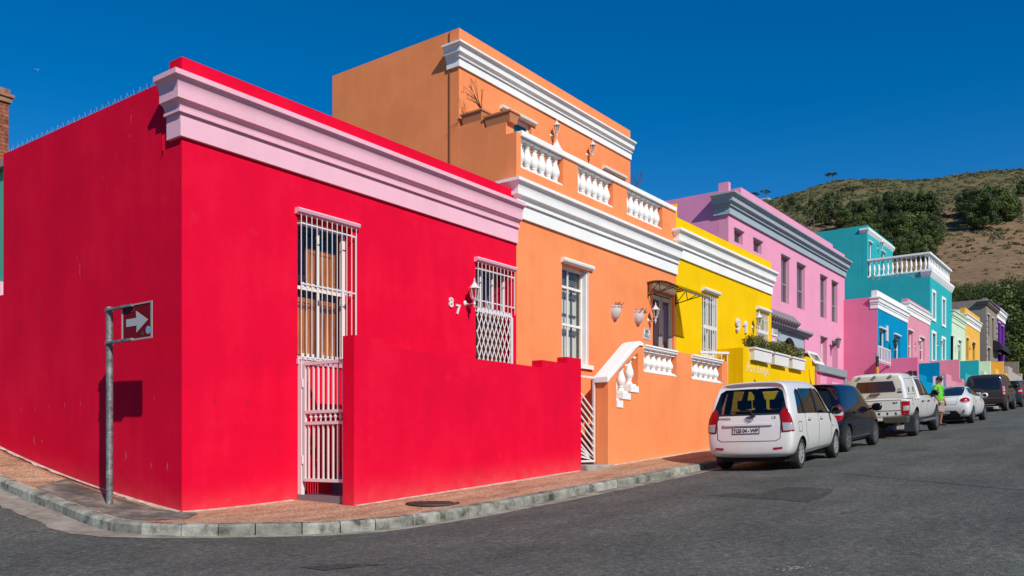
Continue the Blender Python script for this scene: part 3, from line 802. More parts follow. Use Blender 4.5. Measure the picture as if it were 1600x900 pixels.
def lantern(X, Y, Z, mat, label, s=1.0, group='wall lanterns on the facades', hang=False):
    """carriage lantern on a bracket; (X, Y, Z) is the wall plate"""
    t = thing('wall_lantern', label, 'lantern', (X, Y, Z), group)
    a = 0.24*s
    q = MB(); q.lathe([(0.0, -0.035*s), (0.03*s, -0.03*s), (0.055*s, -0.012*s), (0.06*s, 0.0)], 12, (X, Y, Z), axis='y'); q.build('wall_plate', mat, t, smooth=True)
    q = MB()
    pts = [(X, Y-0.02*s, Z), (X, Y-0.10*s, Z-0.03*s), (X, Y-0.19*s, Z-0.02*s), (X, Y-a, Z+0.02*s)] if not hang else [(X, Y-0.02*s, Z), (X, Y-0.1*s, Z+0.12*s), (X, Y-0.2*s, Z+0.16*s), (X, Y-a, Z+0.1*s)]
    q.path(pts, 0.012*s, 7)
    q.lathe([(0.0, -0.12*s), (0.014*s, -0.10*s), (0.010*s, -0.07*s), (0.03*s, -0.04*s), (0.02*s, 0.0), (0.03*s, 0.03*s), (0.062*s, 0.06*s), (0.066*s, 0.075*s), (0.0, 0.075*s)], 10, (X, Y-a, Z)); q.build('bracket', mat, t, angle=40)
    z0, z1 = Z+0.075*s, Z+0.27*s
    g = MB(); g.lathe([(0.058*s, z0-Z), (0.094*s, z1-Z)], 6, (X, Y-a, Z)); g.build('lamp_glass', LAMPGLASS, t)
    c = MB()
    for i in range(6):
        an = math.pi*i/3
        c.bar((X+0.06*s*math.cos(an), Y-a+0.06*s*math.sin(an), z0), (X+0.097*s*math.cos(an), Y-a+0.097*s*math.sin(an), z1), 0.011*s, 0.011*s)
    c.build('cage', mat, t)
    f = MB(); f.lathe([(0.118*s, z1-Z), (0.122*s, z1-Z+0.012*s), (0.085*s, z1-Z+0.05*s), (0.045*s, z1-Z+0.10*s), (0.03*s, z1-Z+0.12*s), (0.034*s, z1-Z+0.135*s), (0.012*s, z1-Z+0.15*s), (0.02*s, z1-Z+0.17*s), (0.008*s, z1-Z+0.20*s), (0.0, z1-Z+0.23*s)], 6, (X, Y-a, Z)); f.build('lamp_roof', mat, t)
    return t
# ================================================================== RED HOUSE (number 87)
FX = lambda px, Y=0.0: fy(px, 500, Y)[0]
XR = fy(806.8, 500, 0)[0]                 # red / orange party line
XO = fy(1056.5, 500, 0)[0]                # orange / yellow
XY = 20.85                                # yellow / pink
red = thing('house', 'long single storey red house with pale pink cornice on the street corner', 'house', (0, 0, 0))
zt, zc, zf = 5.79, 5.515, 4.765
wx0, wx1 = FX(465), FX(549.5)
wz1 = fy(465, 337, 0)[1]; wz0 = fy(466, 561, 0)[1]
dx0, dx1 = FX(743), FX(799)
dz1 = fy(743, 411, 0)[1]; dz0 = 0.62
facade(red, 0, XR, 0, -0.15, zt, RED, [rect(wx0, wx1, wz0, wz1), rect(dx0, dx1, dz0, dz1)])
q = MB(); q.box(0.0, 0.28, 0.28, 5.05, -0.15, 5.575); q.build('side_wall', RED, red)
q = MB(); q.box(XR-0.25, XR, 0.28, 5.05, -0.15, 5.4); q.box(0.28, XR-0.25, 4.80, 5.047, 0, 5.3); q.box(0.0, 0.28, 5.05, 8, -0.1, 3.3); q.build('back_wall', RED, red)
q = MB(); q.box(0.28, XR-0.25, 0.28, 4.80, 4.95, 5.1); q.build('roof', ROOF, red)
cornice(red, 0, XR, 0, zc, zf, 0.23, LPINK, 0.27)
lintel(red, wx0-0.05, wx1+0.1, 0, wz1+0.02, LPINK, 0.085, 0.10)
lintel(red, dx0-0.04, dx1+0.08, 0, dz1+0.02, LPINK, 0.085, 0.10)
# first window: white sash, orange wooden shutters inside, white burglar bars
w = window(red, wx0, wx1, wz0, wz1, 0, WPAINT, 0.15, 0.07, (0.52,), (0.5,))
wm = (wx0+wx1)/2
for a, b2, z0, z1 in ((wm-0.16, wx1-0.12, wz0+(wz1-wz0)*0.54, wz1-0.36), (wx0+0.06, wm-0.03, wz0+0.1, wz0+(wz1-wz0)*0.46), (wm+0.0, wx1-0.12, wz0+0.1, wz0+(wz1-wz0)*0.46)):
    q = MB(); leaf_panel(q, a, b2, z0, z1, 0.235, 0, 0.07, ()); q.build('shutter', WOOD, w)
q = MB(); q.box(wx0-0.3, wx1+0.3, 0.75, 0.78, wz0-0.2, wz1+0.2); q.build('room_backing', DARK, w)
q = MB(); q.box(wx0-0.02, wx1+0.04, -0.03, 0.16, wz0-0.07, wz0); q.build('sill', LPINK, w)
g = grille(red, wx0, wx1+0.02, wz0-0.02, wz1+0.01, 0, 12, (wz1-0.11, wz0+(wz1-wz0)*0.525, wz0+0.03), 0.0065, 0.07)
tabm = MB().box(0, 0.05, -0.062, -0.05, 0, 0.075).mesh('rail_tab', WMETAL)
for i in range(11):                       # toothed rail where the bars meet the meeting rail
    x = wx0+0.02+(wx1-wx0-0.12)*i/10
    for z in (wz0+(wz1-wz0)*0.50, wz0+0.01): link('rail_tab', tabm, g, (x, 0, z))
# front door with bars above and a folding trellis gate
dzm = fy(744, 483, 0)[1]
w = window(red, dx0, dx1, dzm, dz1, 0, WPAINT, 0.16, 0.05, (), (0.33, 0.66), name='fanlight')
q = MB()
for a, b2 in ((dx0+0.25, dx0+0.45), (dx0+0.68, dx0+0.80)): q.bar((a, 0.27, dzm+0.02), (b2, 0.33, dz1-0.1-0.35*(a > dx0+0.5)), 0.05, 0.012)
q.build('folded_blind', WPAINT, w)
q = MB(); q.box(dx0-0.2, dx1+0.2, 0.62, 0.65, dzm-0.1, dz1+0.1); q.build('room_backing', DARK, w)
d = MB(); leaf_panel(d, dx0+0.05, dx1-0.05, dz0, dzm-0.02, 0.16, 0, 0.09, (0.5,)); d = d.build('door', DWOOD, red)
q = MB(); q.lathe([(0, -0.05), (0.03, -0.045), (0.03, -0.02), (0.012, 0.0)], 10, (dx1-0.14, 0.16, dz0+1.0), axis='y'); q.build('handle', BLACKM, d, smooth=True)
grille(red, dx0, dx1+0.03, dzm+0.02, dz1+0.01, 0, 11, (dz1-0.10, dzm+0.16), 0.0065, 0.05)
tg = MB(); tg.box(dx0, dx1-0.02, -0.03, -0.01, dzm-0.03, dzm+0.03); tg.box(dx1-0.06, dx1+0.0, -0.04, 0.0, dz0, dzm-0.03)
for i in range(12):
    x = dx0+0.02+i*(dx1-dx0-0.1)/11; tg.box(x-0.02, x+0.02, -0.035, -0.005, dzm-0.05, dzm+0.05)
tg = tg.build('trellis_gate', WMETAL, red)
nd = 8; dw = (dx1-dx0-0.08)/nd; hz = 0.29
nz_ = int((dzm-dz0)/hz)+1
for i in range(-nz_*2, nd*2+2):
    for sgn in (1, -1):
        # a slat climbs one diamond per hz; clip to the opening
        p = []
        x_a = dx0+0.02+i*dw/2*2; z_a = dz0
        t0, t1 = 0.0, (dzm-0.03-dz0)
        k = sgn*dw/hz
        lo, hi = dx0+0.01, dx1-0.07
        if k > 0: t0 = max(t0, (lo-x_a)/k); t1 = min(t1, (hi-x_a)/k)
        else: t0 = max(t0, (hi-x_a)/k); t1 = min(t1, (lo-x_a)/k)
        if t1-t0 < 0.05: continue
        q = MB(); yo = -0.028 if sgn > 0 else -0.016
        q.bar((x_a+k*t0, yo, z_a+t0), (x_a+k*t1, yo, z_a+t1), 0.006, 0.022, up=(0, 1, 0)) if False else q.bar((x_a+k*t0, yo, z_a+t0), (x_a+k*t1, yo, z_a+t1), 0.022, 0.006, up=(0, 1, 0))
        q.build('trellis_slat', WMETAL, tg)
# house number
nx, nz = fy(700.5, 479, 0)
for ch, (px, py) in (('8', (700.5, 479)), ('7', (711.5, 490))):
    x, z = fy(px, py, 0); wall_text(ch, x, -0.004, z, 0.235, WMETAL, red, 0.02, 'house_number', 0.006)
lx, lz = fy(727, 474, 0)
lantern(lx, 0, lz, WMETAL, 'white carriage lantern beside the trellised door of the red house', 0.88)
# small red pipe stub below the cornice on the side wall
y, z = fx(256, 220, 0); y2, z2 = fx(260, 235, 0)
q = MB(); q.path([(-0.015, y, z+0.07), (-0.02, y-0.01, z2), (-0.04, y-0.03, z2+0.0)], 0.006, 6); q.build('pipe_stub', RED, red)
# old scuffs and drips on the side wall
M_SCUFF = plain('scuffed_plaster', (0.56, 0.09, 0.12), 0.9); M_DARKSCUFF = plain('dark_scuff', (0.20, 0.004, 0.012), 0.9)
for i, (px, py, h_, w_, dk) in enumerate([(205, 186, 16, 1.6, 0), (203, 213, 6, 2.2, 0), (193, 200, 3, 1.2, 0), (125, 424, 24, 1.8, 0), (121, 405, 9, 1.2, 0), (160, 278, 4, 1.5, 0), (167, 292, 3, 1.5, 0), (33, 642, 8, 1.0, 0), (55, 640, 8, 1.0, 0), (77, 637, 8, 1.0, 0), (101, 634, 9, 1.2, 0), (126, 631, 9, 1.1, 0), (54, 690, 16, 2.4, 0), (66, 690, 5, 2.0, 0), (241, 622, 8, 1.1, 0), (196, 712, 16, 3.0, 0), (262, 730, 14, 3.0, 0), (236, 728, 9, 3.0, 0), (110, 300, 5, 1.4, 1), (138, 318, 3, 1.4, 1), (60, 480, 30, 0.8, 1)]):
    r = random.Random(i)
    L_, Rr = [], []
    for k in range(7):
        t = k/6; j = r.uniform(-0.8, 0.8)*w_*0.5; ww = 0.75*w_*(0.25+0.75*math.sin(math.pi*min(1, t+0.12)))*r.uniform(0.5, 1.0)
        L_.append(fx(px+j-ww/2, py-h_/2+h_*t, 0)); Rr.append(fx(px+j+ww/2, py-h_/2+h_*t, 0))
    q = MB(); q.add([(-0.0015, a, c) for a, c in L_]+[(-0.0015, a, c) for a, c in Rr], [(k, k+1, 8+k, 7+k) for k in range(6)])
    q.build('scuff_mark', M_DARKSCUFF if dk else M_SCUFF, red)
for px, py, h_, w_ in ((335, 625, 11, 1.0), (385, 628, 8, 0.9), (505, 333, 9, 0.8)):
    (a, c), (b3, d3) = fy(px, py-h_/2, 0), fy(px+w_, py+h_/2, 0)
    q = MB(); q.add([(a, -0.0015, c), (b3, -0.0015, c), (b3, -0.0015, d3), (a, -0.0015, d3)], [(0, 1, 2, 3)]); q.build('scuff_mark', M_DARKSCUFF, red)
# bird spikes along the top of the side wall
sp = thing('bird_spike_strip', 'row of thin pale bird spikes along the top of the red side wall', 'bird spikes', (0.1, 0.3, 5.575))
q = MB(); q.box(0.04, 0.10, 0.3, 5.0, 5.577, 5.587); q.build('base_strip', plain('grey_plastic', (0.45, 0.42, 0.42), 0.5), sp)
M_SPIKE = plain('steel_spike', (0.62, 0.58, 0.58), 0.35, 0.6)
me = []
for k in range(3):
    r = random.Random(k); t = MB(); t.tube((0, 0, 0), (r.uniform(-0.03, 0.015), r.uniform(-0.02, 0.02), 0.085+0.015*k), 0.0022, 4, 0.0018); me.append(t.mesh('spike', M_SPIKE))
for i in range(86): link('spike', me[i % 3], sp, (0.06+0.01*(i % 2), 0.33+i*0.0545, 5.583))
# ------------------------------------------------------------------ garden wall in front of the red house
GY = -1.25
wp = lambda px, py: fy(px, py, GY)
xl, zl = wp(553, 793); xr_, zr = wp(908, 737)
za = wp(553, 523)[1]; xs1, zb_ = wp(599, 541.5); xs2 = wp(847, 560)[0]; zc2 = wp(848, 562.5)[1]; xs3 = wp(886, 560)[0]; zd = wp(887, 557.5)[1]
redwall = thing('garden_wall', 'tall stepped red garden wall beside the brick pavement', 'wall', (xl, GY, 0))
q = MB(); q.panel([(xl, -0.25), (xr_, 0.1), (xr_, zd), (xs3, zd), (xs3, zc2), (xs2, zc2), (xs2, zb_), (xs1, zb_), (xs1, za), (xl, za)], [], FRONT(GY), 0.22); q.build('wall', RED, redwall)
# nick in the plaster
q = MB(); a = wp(885, 597); b2 = wp(891, 608); q.bar((a[0], GY-0.001, a[1]), (b2[0], GY-0.001, b2[1]), 0.008, 0.003, up=(0, 1, 0)); q.build('crack_mark', DARK, redwall)
# white gate between the house and the wall, at right angles to the street
gx = xl+0.10
gate = thing('iron_gate', 'white barred gate between the red house front and its garden wall', 'gate', (gx, -0.5, pave_z(gx, -0.5)))
gz0 = pave_z(gx, -0.5)+0.14; gz1 = gz0+1.85
yA, yB = -0.13, GY+0.24
q = MB(); q.box(gx-0.03, gx+0.03, -0.08, -0.005, gz0-0.2, gz1-0.02); q.build('post', WMETAL, gate)
zs = [gz0+0.16, gz0+0.97, gz0+1.13, gz1-0.03]
q = MB()
for y in (yA, yB): q.box(gx-0.02, gx+0.02, y-0.02, y+0.02, zs[0]-0.02, gz1)
for z in zs: q.box(gx-0.022, gx+0.022, yB+0.02, yA-0.02, z-0.022, z+0.022)
q.build('gate_frame', WMETAL, gate)
t1 = MB(); t1.box(-0.011, 0.011, -0.011, 0.011, zs[0]+0.022, zs[1]-0.022); m1 = t1.mesh('bar', WMETAL)
t2 = MB(); t2.box(-0.011, 0.011, -0.011, 0.011, zs[2]+0.022, zs[3]-0.022); m2 = t2.mesh('bar', WMETAL)
t3 = MB(); t3.lathe([(0.0, zs[1]+0.02), (0.012, zs[1]+0.03), (0.008, zs[1]+0.05), (0.026, zs[1]+0.08), (0.03, zs[1]+0.09), (0.010, zs[1]+0.105), (0.024, zs[1]+0.12), (0.0, zs[2]-0.022)], 8); m3 = t3.mesh('finial', WMETAL)
for i in range(8):
    y = yA-0.03+(yB-yA+0.06)*(i+0.5)/8-0.0
    link('bar', m1, gate, (gx, y, 0)); link('bar', m2, gate, (gx, y, 0))
    if i < 7: link('finial', m3, gate, (gx, y-0.05, 0))
q = MB(); q.box(gx-0.03, gx+0.03, yB-0.02, yB+0.05, zs[1]+0.01, zs[2]-0.01); q.build('lock_box', WMETAL, gate)
for z in (gz0+0.45, gz0+1.55):
    q = MB(); q.tube((gx-0.02, yA+0.03, z-0.06), (gx-0.02, yA+0.03, z+0.06), 0.014, 8); q.build('hinge', WMETAL, gate)
# tiled threshold and steps up to the stoep behind the gate
M_TILE = plain('grey_tile', (0.20, 0.19, 0.21), 0.5, bump=0.05)
th = thing('stoep', 'grey tiled threshold and steps behind the white barred gate', 'steps', (gx, -0.6, pave_z(gx, -0.6)))
q = MB(); q.box(gx-0.03, gx+0.9, GY+0.225, -0.003, -0.2, gz0-0.055); q.build('threshold', M_TILE, th)
tm = MB(); tm.box(-0.012, 0, -0.056, 0.056, -0.05, 0.05); tm = tm.mesh('tile', M_TILE)
for i in range(9): link('tile', tm, th, (gx-0.032, -0.06-i*0.116, gz0-0.10))
for k in range(4):
    q = MB(); x0 = gx+0.62+0.3*k; q.box(x0, x0+0.31 if k < 3 else XR-0.3, GY+0.225, -0.004, 0.0, gz0+0.06+0.145*(k+1)); q.build('step', M_TILE, th)
# ================================================================== STREET SIGN on the corner
M_GALV = concrete('galvanised_steel', (0.10, 0.10, 0.095), (0.21, 0.215, 0.21), (0.38, 0.375, 0.36), 9, False)
M_GALV.node_tree.nodes['Principled BSDF'].inputs['Metallic'].default_value = 0.45; M_GALV.node_tree.nodes['Principled BSDF'].inputs['Roughness'].default_value = 0.5
sx, sy = -0.455, 0.91
sz = pave_z(sx, sy)
dpt = (sx-CAM[0])*AX[1]+(sy-CAM[1])*AY[1]
zat = lambda py: CAM[2]+(HORIZON-py)/FPX*dpt
sg = thing('street_sign', 'red sign with white right arrow on a grey steel pole by the red corner', 'sign', (sx, sy, sz))
q = MB(); q.tube((sx, sy, sz-0.3), (sx, sy, zat(480)), 0.042, 18); q.build('pole', M_GALV, sg, angle=40)
q = MB(); q.lathe([(0.0, zat(480)+0.012), (0.044, zat(480)), (0.044, zat(480)-0.03)], 18, (sx, sy, 0)); q.build('pole_cap', M_GALV, sg)
M_SIGNRED = plain('sign_red', (0.20, 0.002, 0.008), 0.6, spec=0.1)
M_SIGNWHITE = plain('sign_white', (0.48, 0.46, 0.46), 0.5)
M_SIGNFRAME = plain('sign_frame', (0.42, 0.34, 0.33), 0.5)
# the plate hangs towards the street corner, turned a little away from the camera
sd = Vector((-0.013, -1.0, 0)).normalized()      # plate direction on plan
sn = Vector((sd.y, -sd.x, 0))                                                        # its face normal (towards the street)
if sn.dot(Vector((CAM[0]-sx, CAM[1]-sy, 0))) < 0: sn = -sn
SP = lambda u, v, w: tuple(Vector((sx, sy, 0))+sd*u+sn*(w)+Vector((0, 0, v)))
za_, zb2 = zat(538), zat(483)
u0, u1 = 0.33, 1.05
q = MB(); q.panel(rect(u0, u1, za_, zb2), [], lambda u, v, w: SP(u, v, w), 0.012); q.build('plate', M_SIGNRED, sg)
q = MB()
for a, b2 in (((u0, u0+0.03), (za_, zb2)), ((u1-0.035, u1), (za_, zb2)), ((u0+0.03, u1-0.035), (za_, za_+0.022)), ((u0+0.03, u1-0.035), (zb2-0.018, zb2))):
    q.panel(rect(a[0], a[1], b2[0], b2[1]), [], lambda u, v, w: SP(u, v, 0.012+w), 0.008)
q.build('plate_frame', M_SIGNFRAME, sg)
ca = (za_+zb2)/2
q = MB(); q.panel([(u0+0.11, ca-0.045), (u0+0.36, ca-0.045), (u0+0.35, ca-0.135), (u1-0.10, ca+0.005), (u0+0.34, ca+0.14), (u0+0.35, ca+0.05), (u0+0.11, ca+0.05)], [], lambda u, v, w: SP(u, v, 0.0125+w), 0.003); q.build('arrow', M_SIGNWHITE, sg)
q = MB()
st_ = [(u1-0.10+0.055*math.cos(t), za_+0.105+0.05*math.sin(t)) for t in np.linspace(0, 2*math.pi, 15)[:-1]]
q.panel(st_, [], lambda u, v, w: SP(u, v, 0.0125+w), 0.002); q.build('sticker', plain('sticker_blue', (0.16, 0.42, 0.62), 0.5), sg)
q = MB()
for k in range(3): q.bar(SP(u1-0.135, za_+0.13-k*0.025, 0.0155), SP(u1-0.065, za_+0.132-k*0.025, 0.0155), 0.008, 0.002, up=tuple(sn))
q.build('sticker_print', M_SIGNWHITE, sg)
q = MB()
star = [(u1-0.23+(0.045 if k % 2 else 0.012)*math.cos(k*math.pi/5), za_+0.07+(0.036 if k % 2 else 0.014)*math.sin(k*math.pi/5)) for k in range(10)]
q.panel(star, [], lambda u, v, w: SP(u, v, 0.0125+w), 0.002); q.build('sticker', plain('sticker_green', (0.05, 0.09, 0.04), 0.6), sg)
M_SCRAWL = plain('scrawl_purple', (0.18, 0.05, 0.10), 0.6)
q = MB(); r = random.Random(4)
pts = [SP(u0+0.05+i*0.017, zb2-0.075+(r.random()-0.5)*0.05, 0.0145) for i in range(16)]
q.path(pts, 0.0028, 4); q.build('graffiti', M_SCRAWL, sg)
for z in (zb2-0.015, za_+0.015):
    q = MB(); q.bar(SP(-0.02, z, 0.03), SP(0.62, z, 0.03), 0.05, 0.028)
    q.build('bracket_arm', M_GALV, sg)
    q = MB(); q.lathe([(0.048, -0.03), (0.05, -0.02), (0.05, 0.02), (0.048, 0.03)], 18, (sx, sy, z)); q.bar(SP(-0.05, z, 0.0), SP(-0.10, z, 0.0), 0.025, 0.03); q.build('clamp', M_GALV, sg)
# ================================================================== ORANGE HOUSE (number 89)
UY, UB = 1.45, 5.25                        # upper storey is set back behind a balcony
ora = thing('house', 'two storey orange house with white cornices and a balustraded balcony', 'house', (XR, 0, 0))
zc, zf = 5.97, 5.275
wx0, wx1 = FX(878), FX(919.5)
wz1 = fy(878, 410, 0)[1]; wz0 = fy(919, 571, 0)[1]
dx0, dx1 = FX(1020), FX(1053)
dz1 = fy(1020, 452, 0)[1]; dz0 = 1.35
BZ0 = fy(877, 289.5, 0.0)[1]                 # balustrade foot
RZ = fy(880, 235, -0.045)[1]                # top of the white rail
piers = [(FX(802.5), FX(814)), (FX(880), FX(903)), (FX(958), FX(979.5)), (FX(1035), FX(1048.5))]
piers[0] = (XR+0.0, piers[0][1]); piers[3] = (piers[3][0], XO)
bays = [(piers[i][1], piers[i+1][0]) for i in range(3)]
facade(ora, XR, XO, 0, 0.1, RZ-0.06, ORANGE, [rect(wx0, wx1, wz0, wz1), rect(dx0, dx1, dz0, dz1)]+[rect(a, b2, BZ0, RZ-0.11) for a, b2 in bays], 0.25)
shell(ora, XR+0.0, XO, 0, 8.0, 0.1, 5.55, ORANGE, 5.5, fy0=0.25)
cornice(ora, XR, XO, 0, zc, zf, 0.25, WHITE, 0.32)
q = MB(); q.box(piers[0][1]-0.02, XO-0.05, -0.045, 0.275, RZ-0.11, RZ); o = q.build('balcony_rail', WHITE, ora); bevel(o, 0.012)
bm_ = baluster_mesh(RZ-0.11-BZ0, 0.105, WHITE)
for (a, b2), n in zip(bays, (6, 6, 7)):
    for i in range(n): link('baluster', bm_, ora, (a+(b2-a)*(i+0.5)/n, 0.125, BZ0))
for a, b2 in bays:
    q = MB(); q.box(a+0.003, b2-0.003, 0.01, 0.24, BZ0+0.001, BZ0+0.02); q.build('balcony_ledge', WHITE, ora)
# balcony end wall with stepped top, then the upper storey
y_a, z_a1 = fx(800.6, 187.5, XR); y_b, z_b1 = fx(755.8, 199.5, XR); y_c, z_c1 = fx(752.5, 187, XR)
UT = 9.36
q = MB(); q.panel([(0.252, 5.5), (UY, 5.5), (UY, z_c1+0.0), (y_b, z_c1), (y_b, z_a1), (0.252, z_a1)], [], SIDE(XR+0.002), 0.25); q.build('balcony_end_wall', ORANGE, ora)
XU = fy(984.8, 207, UY)[0]
# right gable pier behind the balcony
l1 = (FX(781, UY), fy(835, 195, UY)[0]); lz1 = fy(781, 168, UY)[1]
l2 = (FX(941, UY), fy(976, 275, UY)[0]); lz2 = fy(941, 262, UY)[1]
u1x = (l1[0]+0.1, l1[1]-0.12); u2x = (l2[0]+0.05, l2[1]-0.06)
facade(ora, XR, XU, UY, 5.5, UT, ORANGE, [rect(u1x[0], u1x[1], 6.0, lz1-0.03), rect(u2x[0], u2x[1], 6.0, lz2-0.03)], 0.25, name='upper_wall')
q = MB(); q.box(XR, XR+0.25, UY+0.25, UB, 5.5, UT); q.box(XU-0.25, XU, UY+0.25, UB, 5.5, UT-0.004); q.box(XR+0.25, XU-0.25, UB-0.25, UB-0.003, 5.5, UT-0.006); q.build('upper_side_wall', ORANGE, ora)
q = MB(); q.box(XR+0.25, XU-0.25, UY+0.25, UB-0.25, 8.9, 9.0); q.build('upper_roof', ROOF, ora)
uc, uf = fy(717.8, 59.8, UY-0.2)[1], fy(716.7, 101.7, UY-0.04)[1]
cornice(ora, XR, XU, UY, uc, uf, 0.2, WHITE, 0.30)
lintel(ora, l1[0], l1[1], UY, lz1-0.03, WHITE, 0.08, 0.1); lintel(ora, l2[0], l2[1], UY, lz2-0.03, WHITE, 0.08, 0.1)
TEALSHUT = plain('teal_shutter', (0.02, 0.17, 0.19), 0.5)
PALETEAL = plain('pale_teal_door', (0.16, 0.55, 0.58), 0.5)
for (a, b2), z1 in ((u1x, lz1-0.03), (u2x, lz2-0.03)):
    w = window(ora, a, b2, 6.0, z1, UY, WPAINT, 0.08, 0.07, (0.8,), (), name='balcony_door')
    q = MB(); leaf_panel(q, a+0.07, (a+b2)/2-0.005, 6.05, 6.0+(z1-6.0)*0.79, UY+0.14, 0, 0.06, (0.4,)); leaf_panel(q, (a+b2)/2+0.005, b2-0.07, 6.05, 6.0+(z1-6.0)*0.79, UY+0.14, 0, 0.06, (0.4,)); q.build('door_leaf', PALETEAL, w)
    q = MB(); q.box(a+0.05, b2-0.05, UY+0.16, UY+0.2, 6.0+(z1-6.0)*0.81, z1); q.build('roller_shutter', TEALSHUT, w)
# rain pipe seam on the side wall
q = MB(); y, z = fx(703, 60, XR); q.tube((XR-0.012, y, 5.6), (XR-0.012, y, UT-0.02), 0.014, 6); q.build('cable_pipe', plain('brown_pipe', (0.16, 0.06, 0.025), 0.7), ora)
for i, (px, py) in enumerate(((860.5, 212), (917, 242))):
    x, z = fy(px, py, UY); lantern(x, UY, z, WMETAL, ['white balcony lantern above the closed parasol', 'white balcony lantern nearest the second balcony door'][i], 0.72)
# closed white parasol on the balcony
x, z = fy(870, 221, 0.85)
pa = thing('closed_parasol', 'closed white parasol standing behind the balcony balustrade', 'parasol', (x, 0.85, 5.56))
q = MB(); q.lathe([(0.0, 0.06), (0.22, 0.05), (0.22, 0.0)], 16, (x, 0.85, 5.56)); q.tube((x, 0.85, 5.6), (x, 0.85, z+0.05), 0.02, 8); q.build('pole', WPAINT, pa)
q = MB()
nn = 14
for rr, zz in ((0.015, z+0.03), (0.05, z-0.02), (0.13, z-0.14), (0.21, z-0.32), (0.26, z-0.55), (0.23, z-0.8)):
    for i in range(nn):
        an = 2*math.pi*i/nn; k = rr*(1.0 if i % 2 else 0.72)
        q.v.append((x+k*1.25*math.cos(an), 0.85+k*math.sin(an), zz-0.03*(i % 3)))
for j in range(5):
    for i in range(nn): q.f.append((j*nn+i, j*nn+(i+1) % nn, (j+1)*nn+(i+1) % nn, (j+1)*nn+i)); q.m.append(0)
q.build('canopy', WPAINT, pa, smooth=True)
# terracotta planters on the stepped end wall
def planter_box(y0, y1, z, label):
    t = thing('planter', label, 'planter', (XR+0.13, (y0+y1)/2, z), 'planters on the balcony end wall')
    q = MB(); b = [(XR+0.01, y0, z), (XR+0.25, y0, z), (XR+0.25, y1, z), (XR+0.01, y1, z)]; e = 0.03; h = 0.18
    q.hexa(b, [(XR+0.01-e, y0-e, z+h), (XR+0.25+e, y0-e, z+h), (XR+0.25+e, y1+e, z+h), (XR+0.01-e, y1+e, z+h)]); q.build('box', TERRA, t)
    q = MB(); q.box(XR-0.04, XR+0.30, y0-0.05, y1+0.05, z+h, z+h+0.035); q.build('rim', TERRA, t)
    q = MB(); q.box(XR+0.03, XR+0.23, y0+0.02, y1-0.02, z+h+0.035, z+h+0.045); q.build('soil', plain('dry_soil', (0.10, 0.07, 0.05), 0.95), t)
    return t
planter_box(0.17, y_b-0.06, z_a1+0.002, 'terracotta planter on the lower step of the balcony end wall')
planter_box(y_b+0.07, UY-0.10, z_c1+0.002, 'terracotta planter with dry branches on the upper step of the end wall')
M_TWIG = plain('dead_twig', (0.075, 0.045, 0.03), 0.9)
def twigs(name, label, base, n, h, spread, seed, mat=M_TWIG, bias=(0, 0)):
    r = random.Random(seed)
    q = MB()
    def grow(p, d, ln, rad, lv):
        e = p+d*ln; q.tube(p, e, rad, 5, rad*0.7, cap=False)
        if lv == 0: return
        for _ in range(2 if lv > 1 else r.choice((1, 2, 3))):
            dd = (d+Vector((r.uniform(-.6, .6), r.uniform(-.6, .6), r.uniform(-.25, .4)))).normalized()
            grow(e, dd, ln*r.uniform(0.55, 0.85), rad*0.65, lv-1)
    for _ in range(n):
        d = Vector((r.uniform(-1, 1)*spread+bias[0], r.uniform(-1, 1)*spread+bias[1], 1)).normalized()
        grow(Vector(base), d, h*r.uniform(0.3, 0.45), 0.010, 3)
    return tag(q.build(name, mat, None, base), label, 'plant')
twigs('dry_plant', 'leafless dry branches growing from the upper terracotta planter', (XR+0.12, 0.95, z_c1+0.25), 6, 0.55, 0.85, 11, bias=(-0.3, 0.25))
x, z = fy(992, 290, 2.2)
twigs('dry_plant', 'spiky dry plant showing behind the right end of the balcony', (x, 2.2, z-0.2), 6, 0.7, 0.55, 5)
q = MB(); q.box(XO-0.35, XO-0.05, 0.35, 0.65, 5.6, RZ+0.16); q.box(XO-0.38, XO-0.02, 0.32, 0.68, RZ+0.16, RZ+0.22); q.build('corner_pier', ORANGE, ora)
# ground floor window, white sash with a second set of bars behind the glass
w = window(ora, wx0, wx1, wz0, wz1, 0, WPAINT, 0.15, 0.075, (0.40, 0.785), (0.45,), backing=BLIND, bdist=0.10)
q = MB(); q.box(wx1-0.012, wx1-0.001, 0.0, 0.15, wz0, wz1); q.box(wx1-0.04, wx1-0.012, 0.04, 0.15, wz0, wz1); q.build('reveal_lining', WPAINT, w)
q = MB()
for z in np.linspace(wz0+(wz1-wz0)*0.80, wz1-0.09, 9): q.box(wx0+0.08, wx1-0.08, 0.24, 0.262, z-0.012, z+0.008)
q.build('venetian_blind', plain('grey_blind', (0.22, 0.22, 0.2), 0.7), w)
q = MB()
for z in (wz0+(wz1-wz0)*0.32, wz0+(wz1-wz0)*0.52, wz0+(wz1-wz0)*0.70): q.box(wx0+0.08, wx1-0.08, 0.26, 0.29, z-0.02, z+0.012)
q.box(wx0+0.30, wx0+0.33, 0.26, 0.29, wz0, wz1-0.3); q.box(wx1-0.28, wx1-0.25, 0.26, 0.29, wz0, wz1-0.3); q.build('inner_bars', plain('inner_bar_grey', (0.12, 0.12, 0.11), 0.6), w)  # inner bars in one even dark grey
q = MB(); q.box(wx0-0.06, wx1+0.13, -0.06, 0.14, wz0-0.09, wz0-0.001); o = q.build('sill', WHITE, w)
lintel(ora, wx0-0.04, wx1+0.12, 0, wz1+0.0, WHITE, 0.10, 0.1)
